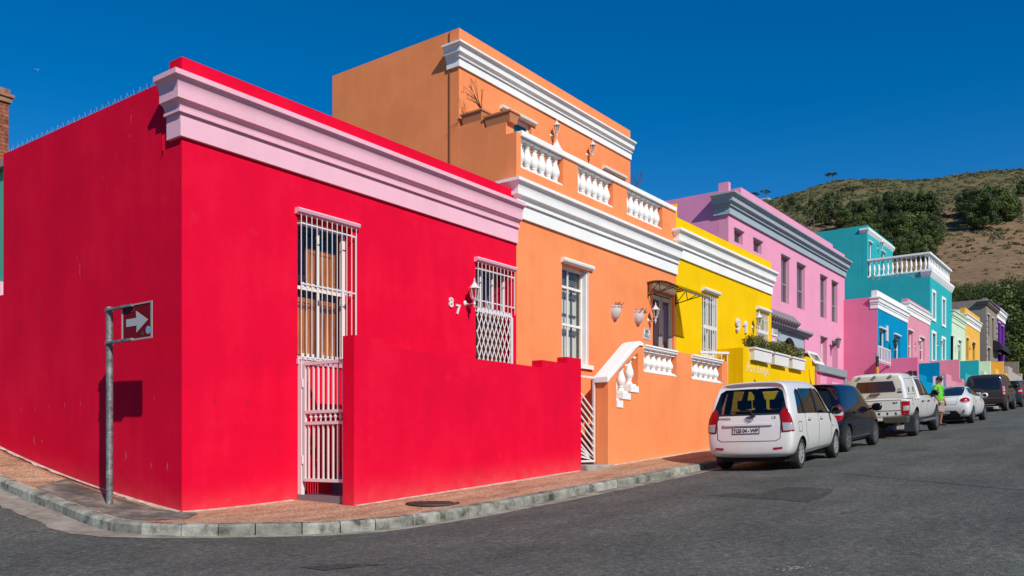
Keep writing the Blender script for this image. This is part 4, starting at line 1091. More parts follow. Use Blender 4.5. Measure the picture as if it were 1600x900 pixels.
# front door: weathered stable door with two lights
df = window(ora, dx0, dx1, dz0, dz1, 0, plain('pale_grey_paint', (0.42, 0.40, 0.385), 0.6, bump=0.1), 0.06, 0.07, (0.47,), (), name='door_frame', glass=False)
zm = dz0+(dz1-dz0)*0.47
q = MB(); leaf_panel(q, dx0+0.07, (dx0+dx1)/2, dz0+0.05, zm-0.03, 0.075, 0, 0.07, (0.5,)); leaf_panel(q, (dx0+dx1)/2+0.004, dx1-0.07, dz0+0.05, zm-0.03, 0.075, 0, 0.07, (0.5,)); q.build('door', GREYWOOD, df)
for a, b2 in ((dx0+0.07, (dx0+dx1)/2-0.02), ((dx0+dx1)/2+0.02, dx1-0.07)):
    q = MB(); q.panel(rect(a, b2, zm+0.03, dz1-0.1), [rect(a+0.06, b2-0.06, zm+0.12, dz1-0.2)], FRONT(0.075), 0.035); o = q.build('upper_leaf', GREYWOOD if False else MATS['pale_grey_paint'], df)
    q = MB(); q.add([(a+0.06, 0.095, zm+0.12), (b2-0.06, 0.095, zm+0.12), (b2-0.06, 0.095, dz1-0.2), (a+0.06, 0.095, dz1-0.2)], [(0, 1, 2, 3)]); q.build('pane', GLASS, df)
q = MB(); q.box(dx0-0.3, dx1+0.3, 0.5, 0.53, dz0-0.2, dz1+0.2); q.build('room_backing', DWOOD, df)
lintel(ora, dx0-0.05, dx1+0.02, 0, dz1+0.02, WHITE, 0.14, 0.06)
# two half pots on the wall
M_POT = plain('worn_white_pot', (0.60, 0.52, 0.51), 0.8, bump=0.3)
M_SUCC = plain('dry_succulent', (0.13, 0.08, 0.055), 0.8)
for i, (px, py) in enumerate(((964, 486), (1000, 494))):
    x, z = fy(px, py, -0.08)
    t = thing('wall_pot', ['white half round wall pot of dry plants nearer the orange house window', 'white half round wall pot of dry plants nearer the lantern'][i], 'plant pot', (x, 0, z), 'wall pots on the orange front')
    q = MB(); prof = [(0.0, -0.21), (0.05, -0.20), (0.11, -0.13), (0.145, -0.04), (0.15, 0.03), (0.135, 0.08), (0.15, 0.10), (0.15, 0.12), (0.125, 0.12), (0.12, 0.06), (0.0, 0.05)]
    k = len(prof); n = 12
    for r_, zz in prof:
        for j in range(n+1):
            an = math.pi+math.pi*j/n; q.v.append((x+r_*math.cos(an), 0.0+r_*1.15*math.sin(an), z+zz))
    for a in range(k-1):
        for j in range(n): q.f.append((a*(n+1)+j, a*(n+1)+j+1, (a+1)*(n+1)+j+1, (a+1)*(n+1)+j)); q.m.append(0)
    q.build('pot', M_POT, t, smooth=True)
    q = MB(); r = random.Random(i+20)
    for _ in range(26):
        p = Vector((x+r.uniform(-.11, .11), -r.uniform(0.02, .12), z+0.07)); e = p+Vector((r.uniform(-.04, .14), r.uniform(-.12, .02), r.uniform(0.02, .14)))
        q.tube(p, e, 0.016, 5, 0.004)
    q.build('dry_plants', M_SUCC, t, kind='stuff')
x, z = fy(1012.5, 500.5, 0)
lantern(x, 0, z, WMETAL, 'white carriage lantern between the wall pots and the grey door', 0.85)
# enamel number plate
x0, z0 = fy(1004.5, 529.5, 0); x1, z1 = fy(1015.5, 530, 0)[0], fy(1004.5, 512, 0)[1]
z0 = z0; pl = MB(); pl.box(x0, x1, -0.012, -0.001, z0, z1); pl = pl.build('number_plate', plain('enamel_white', (0.68, 0.72, 0.70), 0.35), ora)
q = MB()
for a in (rect(x0+0.01, x1-0.01, z0+0.01, z0+0.018), rect(x0+0.01, x1-0.01, z1-0.018, z1-0.01), rect(x0+0.01, x0+0.018, z0+0.018, z1-0.018), rect(x1-0.018, x1-0.01, z0+0.018, z1-0.018)): q.panel(a, [], FRONT(-0.0135), 0.001)
M_INK = plain('dark_enamel_ink', (0.06, 0.09, 0.09), 0.4)
q.build('border', M_INK, pl)
s_ = (x1-x0)
wall_text('89', x0+s_*0.26, -0.012, z0+(z1-z0)*0.45, s_*0.47, M_INK, pl, 0.004, 'lettering', 0.004)
wall_text('WALE', x0+s_*0.12, -0.012, z0+(z1-z0)*0.16, s_*0.28, M_INK, pl, 0.004, 'lettering', 0.002)
# curved awning over the door
ax0, ax1 = FX(1012), FX(1054)+0.04
az = fy(1011, 443, 0)[1]
AP = 0.98
aw = thing('door_awning', 'smoky curved awning on black brackets over the grey front door', 'awning', ((ax0+ax1)/2, 0, az))
M_SHEET = glass_mat('smoked_sheet', (0.50, 0.43, 0.34), 0.6)
prof = [(AP*t, az+0.015-0.34*t*t*0.9+0.05*math.sin(t*math.pi)) for t in np.linspace(0, 1, 13)]
q = MB()
for t, z in prof:
    for x in (ax0-0.06, ax1+0.06): q.v += [(x, -t-0.002, z+0.012), (x, -t-0.002, z+0.018)]
for i in range(12):
    a = i*4; b2 = a+4
    q.f += [(a, a+2, b2+2, b2), (a+1, b2+1, b2+3, a+3), (a, b2, b2+1, a+1), (a+2, a+3, b2+3, b2+2)]; q.m += [0]*4
q.f += [(0, 1, 3, 2), (48, 50, 51, 49)]; q.m += [0, 0]
q.build('sheet', M_SHEET, aw)
q = MB(); q.bar((ax0-0.07, -AP, prof[-1][1]+0.014), (ax1+0.07, -AP, prof[-1][1]+0.014), 0.02, 0.03); q.build('front_strip', plain('smoky_edge', (0.16, 0.14, 0.11), 0.5), aw)
for x in (ax0, ax1):
    q = MB()
    q.path([(x, -t, z-0.012) for t, z in prof[:11]], 0.014, 6)
    q.tube((x, -0.012, az+0.02), (x, -0.012, az-0.34), 0.016, 6)
    q.path([(x, -t*0.7, az-0.29+0.13*t) for t in np.linspace(0, 1, 5)], 0.012, 6)
    a = [(x, -0.03, az-0.28), (x, -0.30, prof[4][1]-0.01), (x, -0.34, az-0.225), (x, -0.66, prof[8][1]-0.01)]
    q.path(a, 0.010, 6)
    q.build('bracket', BLACKM, aw)
# ------------------------------------------------------------------ orange garden wall with balusters
ow = lambda px, py: fy(px, py, GY)
xA = ow(950, 700)[0]; xB = ow(1137, 600)[0]
zTop = ow(1003, 538)[1]; zBay = ow(1005, 581)[1]
b2a, b2b = ow(1006, 560)[0], ow(1057, 560)[0]; b3a, b3b = ow(1081, 560)[0], ow(1128, 560)[0]
s_a = ow(963, 600)[0]; s_b = ow(997, 600)[0]
zPost = ow(950, 590)[1]; xFlat = ow(999, 540)[0]
zr0, zr1 = ow(962, 583)[1], ow(998, 551)[1]
zs0, zs1, zs2 = ow(963, 634)[1], ow(972, 622)[1], ow(986, 611)[1]
zs3 = ow(997, 602)[1]
owall = thing('garden_wall', 'orange garden wall with white balusters and a sloping white handrail', 'wall', (xA, GY, pave_z(xA, GY)))
stx = [s_a, s_a+(s_b-s_a)*0.25, s_a+(s_b-s_a)*0.62, s_b]
q = MB(); q.panel([(xA, 0.05), (xB, 0.2), (xB, zTop), (xFlat, zTop), (xA, zPost)],
    [[(s_a, zs0), (stx[1], zs0), (stx[1], zs1), (stx[2], zs1), (stx[2], zs2), (s_b, zs2), (s_b, zr1), (s_a, zr0)], rect(b2a, b2b, zBay, zTop-0.10), rect(b3a, b3b, zBay, zTop-0.10)], FRONT(GY), 0.26); q.build('wall', ORANGE, owall)
yp = fx(934.5, 640, xA)[0]
q = MB(); q.box(xA+0.002, xA+0.30, GY+0.262, max(yp, GY+0.4), 0.1, zPost-0.02); q.build('gate_pier', ORANGE, owall)
# white sloping handrail, thick and wide
y0, y1 = GY-0.035, GY+0.30
hr0, hr1 = (xA-0.03, zPost-0.03), (xFlat, zTop+0.01)
q = MB()
pts = [(xA-0.06, zPost-0.10), (xA-0.06, zPost+0.02), (xFlat-0.22, zTop+0.0), (xFlat-0.02, zTop+0.055), (xFlat+0.14, zTop+0.02), (xFlat+0.14, zTop-0.03), (xFlat-0.03, zTop-0.04), (xFlat-0.2, zTop-0.12)]
q.panel(pts, [], lambda u, v, w: (u, y0+w, v), y1-y0); o = q.build('handrail', WHITE, owall); bevel(o, 0.015)
# flat moulded rails over the two bays
for a, b2 in ((b2a, b2b), (b3a, b3b)):
    q = MB(); sweep_band(a-0.02, b2-0.02, GY, [(-0.24, zTop-0.0), (0.06, zTop-0.0), (0.06, zTop-0.035), (0.035, zTop-0.05), (0.035, zTop-0.075), (0.01, zTop-0.10), (-0.24, zTop-0.10)], 0, q)
    q.v = [(x, y, z+0.004) for x, y, z in q.v]; q.build('moulded_rail', WHITE, owall)
    q = MB(); q.box(a+0.004, b2-0.004, GY-0.006, GY+0.24, zBay+0.001, zBay+0.025); q.build('bay_sill', WHITE, owall)
bm2 = baluster_mesh(zTop-0.10-zBay-0.025, 0.10, WHITE)
for a, b2 in ((b2a, b2b), (b3a, b3b)):
    for i in range(6): link('baluster', bm2, owall, (a+(b2-a)*(i+0.45)/6, GY+0.12, zBay+0.025))
# stair bay: a baluster on each white stepped block
for k, (xa, xb, zz) in enumerate(((stx[0], stx[1]+0.02, zs0), (stx[1], stx[2], zs1), (stx[2], s_b, zs2))):
    q = MB(); q.box(xa+0.004, xb-0.004, GY-0.02, GY+0.27, zz-0.02 if k else zz-0.03, zz+0.11); q.build('step_block', WHITE, owall)
    xc = (xa+xb)/2
    top = zr0+(zr1-zr0)*(xc-s_a)/(s_b-s_a)
    h = top-zz-0.10
    link('baluster', baluster_mesh(h, 0.10 if k else 0.07, WHITE), owall, (xc, GY+0.12, zz+0.108))
# stair gate of the orange house and its step
gz = fy(921, 725, GY+0.35)
gxa, gxb = xr_+0.02, xA-0.02
og = thing('chevron_gate', 'white chevron barred gate between the red and orange garden walls', 'gate', (gxa, GY+0.3, pave_z(gxa, -1)))
gz0 = fy(921, 722, GY+0.3)[1]; gz1 = fy(921, 588, GY+0.3)[1]
GYg = GY+0.30
q = MB(); w_ = gxb-gxa
q.box(gxa, gxa+0.04, GYg-0.02, GYg+0.02, gz0, gz1); q.box(gxb-0.04, gxb, GYg-0.02, GYg+0.02, gz0, gz1)
q.box(gxa+0.04, gxb-0.04, GYg-0.018, GYg+0.018, gz1-0.04, gz1); q.box(gxa+0.04, gxb-0.04, GYg-0.018, GYg+0.018, gz0, gz0+0.04)
xm = gxa+w_*0.10
q.build('gate_frame', WMETAL, og)
n = 11
for i in range(n):
    zc_ = gz1-0.05-(gz1-gz0-0.1)*(i+0.2)/n
    q = MB(); q.bar((gxa+0.04, GYg, zc_), (gxb-0.045, GYg, max(gz0+0.05, zc_-w_*0.62)), 0.035, 0.018, up=(0, 1, 0)); q.build('chevron_bar', WMETAL, og)
q = MB(); q.box(gxa-0.02, gxb+0.3, GYg+0.5, GYg+0.53, 0.3, gz1-0.6); q.build('inner_leaf', DWOOD, og)
st = tag(MB().box(xr_+0.002, xA+0.06, GY-0.12, GY+0.55, 0.1, gz0-0.045).build('door_step', M_STEP, None, (xr_, GY, 0)), 'pale concrete step under the white chevron gate', 'step')
bevel(st, 0.015)
# stoep floor behind the orange wall
q = MB(); q.box(xFlat, XO, GY+0.27, -0.004, 0.3, 1.34); q.build('stoep_floor', M_STEP, ora)
# ================================================================== YELLOW HOUSE (number 91)
yel = thing('house', 'single storey yellow house with white cornice and barred windows', 'house', (XO, 0, 0))
zt = fy(1061, 341, 0)[1]; zc = fy(1057, 352.7, -0.22)[1]; zf = fy(1064, 403.3, -0.05)[1]
wx0, wx1 = FX(1097), FX(1119.5); wz1 = fy(1097, 457, 0)[1]; wz0 = fy(1100, 556, 0)[1]
vx0, vx1 = FX(1182), FX(1199.5); vz1 = fy(1182, 486, 0)[1]; vz0 = fy(1190, 545, 0)[1]
ztp = fy(1058, 319, 0)[1]; xpp = FX(1058)
facade(yel, XO, XY, 0, 0.2, zt, YELLOW, [rect(wx0, wx1, wz0, wz1), rect(vx0, vx1, vz0, vz1)], outline=[(XO, 0.2), (XY, 0.4), (XY, zt), (xpp, zt), (xpp, ztp), (XO, ztp)])
shell(yel, XO, XY, 0, 7, 0.2, zt-0.4, YELLOW, zt-0.25)
cornice(yel, XO, XY, 0, zc, zf, 0.25, WHITE, 0.3)
for (a, b2, z0, z1, nb, rails) in ((wx0, wx1, wz0, wz1, 7, (0.47,)), (vx0, vx1, vz0, vz1, 6, (0.5,))):
    w = window(yel, a, b2, z0, z1, 0, WPAINT, 0.05, 0.07, rails, (0.5,), backing=plain('pale_curtain', (0.30, 0.36, 0.37), 0.8), bdist=0.2)
    g = grille(yel, a+0.05, b2-0.04, z0+0.03, z1-0.03, 0.05, nb, (z0+(z1-z0)*0.47, z1-0.2, z0+0.2), 0.013, 0.05)
    q = MB(); k = z0+(z1-z0)*0.47; q.box(a+0.05, b2-0.05, -0.02, -0.008, k-0.05, k+0.05); q.build('lock_rail', WMETAL, g)
    lintel(yel, a-0.05, b2+0.1, 0, z1+0.04, WHITE, 0.10, 0.12)
x, z = fy(1148, 516.5, 0); wall_text('9', x, -0.02, z, 0.50, WMETAL, yel, 0.06, 'house_number', 0.024)
x, z = fy(1160, 519.5, 0)
q = MB(); q.panel([(x+0.15, z), (x+0.27, z), (x+0.27, z+0.36), (x+0.17, z+0.36), (x+0.12, z+0.315), (x+0.02, z+0.28), (x+0.02, z+0.20), (x+0.15, z+0.245)], [], FRONT(-0.06), 0.05); q.build('house_number', WMETAL, yel)
x, z = fy(1175, 511, 0)
lantern(x, 0, z, WMETAL, 'white carriage lantern beside the small barred window of the yellow house', 0.95)
# ------------------------------------------------------------------ yellow garden wall, planters, railing
ywp = lambda px, py: fy(px, py, GY)
yA, zYA = ywp(1161, 541); yB, zYB = ywp(1273, 562)
ywall = thing('garden_wall', 'yellow garden wall lettered in white with flower boxes along its top', 'wall', (yA, GY, 0.6))
z_l = ywp(1170, 545)[1]; x_e = ywp(1257, 570)[0]; z_lo = ywp(1230, 587)[1]
x_s = ywp(1163, 541)[0]
q = MB(); q.panel([(yA, 0.3), (yB, 0.6), (yB, zYB+0.03), (x_e, zYB+0.03), (x_e, z_l-0.30), (x_s+0.55, z_l-0.30), (x_s+0.55, z_l+0.0), (yA, z_l)], [], FRONT(GY), 0.24); q.build('wall', YELLOW, ywall)
q = MB(); q.box(yA+0.002, yA+0.24, GY+0.242, GY+0.75, 0.4, z_l-0.004); q.build('return_wall', YELLOW, ywall)
x, z = ywp(1166, 581)
wall_text('Rose Lodge', x, GY-0.002, z+0.02, 0.345, plain('cream_lettering', (0.82, 0.76, 0.50), 0.7), ywall, 0.006, 'lettering', -0.004, 1.0, 0.0)
M_BOXW = plain('white_planter_paint', (0.80, 0.78, 0.74), 0.6, bump=0.05)
M_LEAF = None
# ------------------------------------------------------------------ foliage helpers
def leaf_mat(name, dark, mid, light, scale=1.6):
    m, nt, n, l, b = _mat(name)
    b.inputs['Roughness'].default_value = 0.55; b.inputs['Specular IOR Level'].default_value = 0.3
    oi = n.new('ShaderNodeObjectInfo')
    geo = n.new('ShaderNodeNewGeometry')
    nz = n.new('ShaderNodeTexNoise'); nz.inputs['Scale'].default_value = scale; nz.inputs['Detail'].default_value = 4
    l.new(geo.outputs['Position'], nz.inputs['Vector'])
    ad = n.new('ShaderNodeMath'); ad.operation = 'MULTIPLY_ADD'; ad.inputs[1].default_value = 0.22; l.new(oi.outputs['Random'], ad.inputs[0]); 
    sb = n.new('ShaderNodeMath'); sb.operation = 'ADD'; sb.inputs[1].default_value = -0.11; l.new(nz.outputs['Fac'], sb.inputs[0]); l.new(sb.outputs[0], ad.inputs[2])
    r = _ramp(n, [(0.30, dark), (0.5, mid), (0.70, light)]); l.new(ad.outputs[0], r.inputs[0]); l.new(r.outputs[0], b.inputs['Base Color'])
    tr = n.new('ShaderNodeBsdfTranslucent'); l.new(r.outputs[0], tr.inputs[0])
    mx = n.new('ShaderNodeMixShader'); mx.inputs[0].default_value = 0.18
    out = n['Material Output']; l.new(b.outputs[0], mx.inputs[1]); l.new(tr.outputs[0], mx.inputs[2]); l.new(mx.outputs[0], out.inputs[0])
    MATS[name] = m
    return m
PINE = leaf_mat('pine_needles', (0.030, 0.048, 0.014), (0.068, 0.10, 0.026), (0.12, 0.16, 0.04), 0.25)
UMBR = leaf_mat('stone_pine_needles', (0.022, 0.034, 0.013), (0.045, 0.066, 0.024), (0.075, 0.10, 0.032), 0.25)
BROAD = leaf_mat('broad_leaves', (0.032, 0.050, 0.011), (0.070, 0.102, 0.020), (0.135, 0.17, 0.033), 0.4)
BRIGHT = leaf_mat('fresh_leaves', (0.08, 0.12, 0.012), (0.16, 0.22, 0.02), (0.26, 0.32, 0.04), 2.0)
BOXL = leaf_mat('box_hedge_leaves', (0.05, 0.055, 0.012), (0.10, 0.105, 0.022), (0.17, 0.17, 0.04), 6.0)
FYN = leaf_mat('fynbos_scrub', (0.06, 0.068, 0.028), (0.10, 0.105, 0.045), (0.15, 0.14, 0.07), 0.15)
BARK = plain('grey_bark', (0.12, 0.095, 0.075), 0.9, bump=0.4, bscale=12)
def leaves(rng, centres, radii, per, size, flat=1.0, up=0.35):
    """leaf faces scattered through clumps; returns (verts, faces) as arrays"""
    vs = []; 
    for c, r in zip(centres, radii):
        n = max(6, int(per*r*r))
        d = rng.normal(size=(n, 3)); d /= np.linalg.norm(d, axis=1)[:, None]
        rad = r*(0.45+0.6*rng.random((n, 1))**0.5)
        p = np.array(c)+d*rad*np.array([1, 1, flat])
        nrm = d*1.3+rng.normal(size=(n, 3))*0.42+np.array([0, 0, up]); nrm /= np.linalg.norm(nrm, axis=1)[:, None]
        t = np.cross(nrm, rng.normal(size=(n, 3))); t /= np.linalg.norm(t, axis=1)[:, None]+1e-9
        b = np.cross(nrm, t)
        s = size*(0.6+0.8*rng.random((n, 1)))
        q = np.stack([p-t*s*0.5-b*s*0.25, p+t*s*0.1-b*s*0.5, p+t*s*0.6, p-t*s*0.05+b*s*0.45], 1)
        vs.append(q.reshape(-1, 3))
    v = np.concatenate(vs)
    f = np.arange(len(v)).reshape(-1, 4)
    return v, f
def mesh_from(name, v, f, mat):
    me = bpy.data.meshes.new(name)
    me.vertices.add(len(v)); me.vertices.foreach_set('co', np.asarray(v, dtype=np.float32).ravel())
    n = f.shape[1]
    me.loops.add(f.size); me.loops.foreach_set('vertex_index', f.ravel().astype(np.int32))
    me.polygons.add(len(f)); me.polygons.foreach_set('loop_start', np.arange(0, f.size, n, dtype=np.int32))
    me.materials.append(mat); me.update(calc_edges=True); me.validate()
    return me
def limb_mesh(name, segs, mat=None):
    q = MB()
    for a, b2, r0, r1 in segs: q.tube(a, b2, r0, 7, r1, cap=False)
    return q.mesh(name, mat or BARK, smooth=True, fix=False)
# ------------------------------------------------------------------ yellow wall flower boxes
rngn = np.random.default_rng(5)
ztopb = ywp(1205, 566)[1]
bx = [(ywp(1171, 550)[0], ywp(1199, 560)[0]), (ywp(1203, 560)[0], ywp(1226, 570)[0]), (ywp(1231, 560)[0], ywp(1251, 570)[0])]
zb0 = z_l-0.30
labs = ['white flower box with clipped green shrubs nearest the white railing', 'middle white flower box on the yellow garden wall', 'white flower box at the right end of the yellow garden wall']
for i, (a, b2) in enumerate(bx):
    t = thing('flower_box', labs[i], 'flower box', ((a+b2)/2, GY+0.05, zb0), 'flower boxes on the yellow wall')
    q = MB(); z0, z1 = zb0+0.012, zb0+0.30
    q.hexa([(a+0.03, GY-0.125, z0), (b2-0.03, GY-0.125, z0), (b2-0.03, GY+0.2, z0), (a+0.03, GY+0.2, z0)], [(a, GY-0.14, z1), (b2, GY-0.14, z1), (b2, GY+0.26, z1), (a, GY+0.26, z1)]); q.build('trough', M_BOXW, t)
    q = MB(); q.box(a-0.03, b2+0.03, GY-0.17, GY+0.28, z1, z1+0.045); q.build('rim', M_BOXW, t)
    c = [(a+0.1+(b2-a-0.2)*k/11+rngn.normal()*0.03, GY+0.05+rngn.normal()*0.06, z1+0.13+rngn.random()*0.14) for k in range(12)]+[(a+0.1+(b2-a-0.2)*rngn.random(), GY+0.04+rngn.normal()*0.07, z1+0.15+rngn.random()*0.18) for k in range(9)]
    v, f = leaves(rngn, c, [0.12+0.05*rngn.random() for _ in c], 5200, 0.04)
    p = mesh_from('shrub', v-np.array(LOCW[t]), f, BOXL)
    so = link('box_shrub', p, None, LOCW[t]); so.data.name = 'box_shrub'
    tag(so, ['dense clipped green shrub in the flower box nearest the white railing', 'dense clipped green shrub in the middle flower box', 'dense clipped green shrub in the flower box at the right end'][i], 'shrub', 'shrubs in the flower boxes')
# white railing between the orange stoep and the yellow wall
rx0, rz = fy(1093, 548, -0.25); rx1 = ywp(1147, 548)[0]
rl = thing('stoep_railing', 'low white railing in front of the tall barred window of the yellow house', 'railing', (rx0, -0.3, 1.4))
zr = rz; yr = -0.35
ra = fy(1093, 550, yr); rb = yA+0.02
q = MB(); q.bar((ra[0], yr, ra[1]), (rb, GY+0.4, ra[1]), 0.05, 0.06); q.build('rail', WMETAL, rl)
for i in range(5):
    t_ = 0.15+0.8*i/4; x = ra[0]+(rb-ra[0])*t_; y = yr+(GY+0.4-yr)*t_
    q = MB(); q.tube((x, y, 1.2), (x, y, ra[1]-0.03), 0.014, 6); q.build('upright', WMETAL, rl)
q = MB(); q.box(XO, XY, GY+0.26, -0.005, 0.3, 1.30); q.build('stoep_floor', M_STEP, yel)
# ================================================================== PINK HOUSE
PY = 1.45
pk = thing('house', 'large two storey pink house with a heavy grey cornice set back from the street', 'house', (XY, PY, 0))
XP0 = fy(1128.3, 400, PY)[0]; XP1 = fy(1319.7, 450, PY)[0]
pzt = fy(1134, 281, PY)[1]; pzc = fy(1134.7, 289, PY-0.35)[1]; pzf = fy(1128.3, 326.9, PY-0.07)[1]
Pp = lambda px, py: fy(px, py, PY)
XPb = max(XP0, XY+0.02)
wins = []
for x0, x1, y1, y0 in ((1147, 1160.5, 357, 405), (1177, 1190, 374, 415), (1220.5, 1233, 398, 471), (1245, 1257.5, 411, 481), (1281.5, 1291.5, 430, 495), (1299.3, 1308.5, 439, 502)):
    wins.append((Pp(x0, 400)[0], Pp(x1, 400)[0], Pp(x0, y0)[1], Pp(x0, y1)[1]))
wins[0] = (*wins[0][:2], wins[2][2]+1.4, wins[0][3]); wins[1] = (*wins[1][:2], wins[2][2]+1.4, wins[0][3])
for i in (2, 3, 4, 5): wins[i] = (*wins[i][:2], wins[2][2], wins[2][3])
gw = (Pp(1282, 500)[0], Pp(1292, 500)[0], 2.15, Pp(1282, 526)[1]); gd = (Pp(1300, 500)[0], Pp(1309, 500)[0], 1.95, Pp(1300, 533)[1])
pa0, pa1 = Pp(1213, 500)[0], Pp(1258, 500)[0]; paz = Pp(1215, 512)[1]
steps = [(XPb, pzt), (XPb+1.1, pzt)]
xq1, xq2, xq3 = Pp(1128+0, 280)[0], Pp(1158, 290)[0], Pp(1301, 370)[0]
zq1 = pzt; zq2 = Pp(1158.5, 293)[1]; zq3 = Pp(1303, 388)[1]
arch_c = (Pp(1236.5, 500)[0], paz-0.30); arch_r = (Pp(1249.5, 540)[0]-Pp(1223.5, 540)[0])/2
facade(pk, XPb, XP1, PY, 0.8, pzt, PINK, [rect(*w) for w in wins]+[rect(*gw), rect(*gd), rect(pa0, pa1, 1.2, paz)], 0.35,
       outline=[(XPb, 0.8), (XP1, 0.8), (XP1, zq3), (xq3, zq3), (xq3, zq2), (xq2, zq2), (xq2, zq2-0.32), (xq2-0.9, zq2-0.32), (xq2-0.9, zq1), (XPb, zq1)])
q = MB(); q.box(XPb+0.003, XPb+0.25, PY+0.35, PY+7, 1.0, pzt-0.25); q.build('side_wall', paint('pink_side_plaster', (0.72, 0.275, 0.47), 0.08, 0.30, stain_rgb=(0.30, 0.16, 0.22)), pk)
q = MB(); q.box(XP1-0.25, XP1-0.003, PY+0.35, PY+7, 1.0, pzt-0.26); q.box(XPb+0.25, XP1-0.25, PY+6.7, PY+6.99, 1.0, pzt-0.27); q.build('back_wall', PINK, pk)
q = MB(); q.box(XPb+0.25, XP1-0.25, PY+0.35, PY+6.7, pzt-0.7, pzt-0.55); q.build('roof', ROOF, pk)
cornice(pk, XPb, XP1, PY, pzc, pzf, 0.36, GREY, 0.5)
GALU = plain('grey_aluminium', (0.27, 0.30, 0.31), 0.45)
CURT = plain('dim_curtain', (0.20, 0.19, 0.21), 0.9)
for i, (a, b2, z0, z1) in enumerate(wins):
    w = window(pk, a, b2, z0, z1, PY, GALU, 0.10, 0.06, (0.42,) if i > 1 else (), (0.5,) if i > 1 else (0.4,), backing=CURT, bdist=0.15)
    lintel(pk, a-0.04, b2+0.04, PY, z1, WHITE if False else GREY, 0.05, 0.06)
w = window(pk, *gw, PY, WPAINT, 0.2, 0.07, (0.5,), (0.5,), backing=CURT); lintel(pk, gw[0]-0.04, gw[1]+0.04, PY, gw[3], GREY, 0.05, 0.06)
dd = MB(); leaf_panel(dd, gd[0], gd[1], gd[2], gd[3], PY+0.25, 0, 0.1, (0.5,)); dd.build('door', GREY, pk); lintel(pk, gd[0]-0.04, gd[1]+0.04, PY, gd[3], GREY, 0.05, 0.06)
# grey arched entrance
q = MB()
arc = [(arch_c[0]-arch_r, 1.2)]+[(arch_c[0]-arch_r*math.cos(t), arch_c[1]-arch_r*1.15+arch_r*1.25*math.sin(t)) for t in np.linspace(0, math.pi, 15)]+[(arch_c[0]+arch_r, 1.2)]
q.panel(rect(pa0, pa1, 1.15, paz), [[(x, max(z, 1.22)) for x, z in arc]], FRONT(PY+0.06), 0.2); q.build('entrance_arch', GREY, pk)
q = MB(); q.box(pa0-0.1, pa1+0.1, PY+1.2, PY+1.25, 1.1, paz+0.1); q.build('entrance_recess', plain('dark_wood_door', (0.035, 0.03, 0.03), 0.7), pk)
cx1 = Pp(1262.5, 500)[0]
q = MB(); sweep_band(XPb+0.05, cx1, PY, [(0, paz+0.16), (0.22, paz+0.15), (0.22, paz+0.07), (0.10, paz-0.03), (0, paz-0.03)], 0, q); q.build('entrance_hood', DGREY, pk)
q = MB()
ca0, ca1 = XPb+0.05, Pp(1236, 500)[0]
n = 22
for i in range(n):
    x = ca0+(ca1-ca0)*i/n; dx = (ca1-ca0)/n
    q.tube((x+dx/2, PY-0.02, paz+0.52), (x+dx/2, PY-0.34, paz+0.19), dx*0.42, 8)
q.build('corrugated_canopy', plain('grey_corrugated', (0.22, 0.20, 0.21), 0.6), pk)
# two white notice boards on the pink wall
for i, (xa, xb, ya, yb, txt) in enumerate(((1205.5, 1214, 524, 510.5, ('ART', 'Gallery')), (1205.5, 1212, 535, 529, ()))):
    x0, z1 = Pp(xa, yb); x1, z0 = Pp(xb, ya)
    z0 = Pp(xa, ya)[1]
    t = thing('notice_board', ['white lettered notice board on the pink wall beside the grey arch', 'small blank white board below the lettered notice on the pink wall'][i], 'sign', (x0, PY, z0))
    q = MB(); q.box(max(x0, XPb+0.03), x1, PY-0.03, PY-0.002, z0, z1); q.build('board', WPAINT, t)
    if txt:
        wall_text(txt[0], max(x0, XPb)+0.14, PY-0.03, z0+(z1-z0)*0.62, 0.26, GALU, t, 0.006); wall_text(txt[1], max(x0, XPb)+0.06, PY-0.03, z0+(z1-z0)*0.25, 0.27, GALU, t, 0.006, bold=0.004)
x, z = Pp(1296.5, 541); 
t = thing('wall_lantern', 'dark cone shaded wall lamp by the grey door of the pink house', 'lantern', (x, PY, z), 'wall lanterns on the facades')
q = MB(); q.path([(x, PY, z), (x, PY-0.25, z+0.05), (x, PY-0.35, z+0.2)], 0.02, 6); q.build('bracket', BLACKM, t)
q = MB(); q.lathe([(0.05, -0.1), (0.12, 0.25), (0.16, 0.27), (0.02, 0.36), (0.0, 0.40)], 10, (x, PY-0.35, z)); q.build('lamp_glass', plain('lamp_grey', (0.2, 0.2, 0.2), 0.5), t)
# pink garden wall with stepped grey caps
GP = -1.3
pwp = lambda px, py: fy(px, py, GP)
g0 = yB+0.02; g1 = pwp(1286, 590)[0]
zA = pwp(1290, 572)[1]-0.26
pwl = thing('garden_wall', 'pink garden wall with stepped grey caps between the yellow wall and the white pickup', 'wall', (g0, GP, 1.2))
ga, gb, gc = pwp(1318, 580)[0], pwp(1331, 580)[0], pwp(1345, 580)[0]
q = MB(); q.panel([(g0, 0.6), (gc, 1.0), (gc, zA-0.62), (gb, zA-0.62), (gb, zA-0.36), (ga, zA-0.36), (ga, zA-0.0), (g0, zA-0.0)], [], FRONT(GP), 0.3); q.build('wall', HOTPINK, pwl)
q = MB(); q.box(g0-0.0, g1, GP-0.12, GP-0.003, 0.6, zA-0.12); q.build('wall_front', PINK, pwl)
q = MB()
q.box(g0, ga+0.10, GP-0.10, GP+0.36, zA, zA+0.26); q.box(ga+0.003, ga+0.15, GP-0.07, GP+0.3, zA-0.36, zA-0.003)
q.box(ga+0.155, gb+0.10, GP-0.10, GP+0.36, zA-0.36, zA-0.10); q.box(gb+0.003, gb+0.12, GP-0.07, GP+0.3, zA-0.62, zA-0.363); q.box(gb+0.125, gc+0.12, GP-0.09, GP+0.37, zA-0.62, zA-0.38)
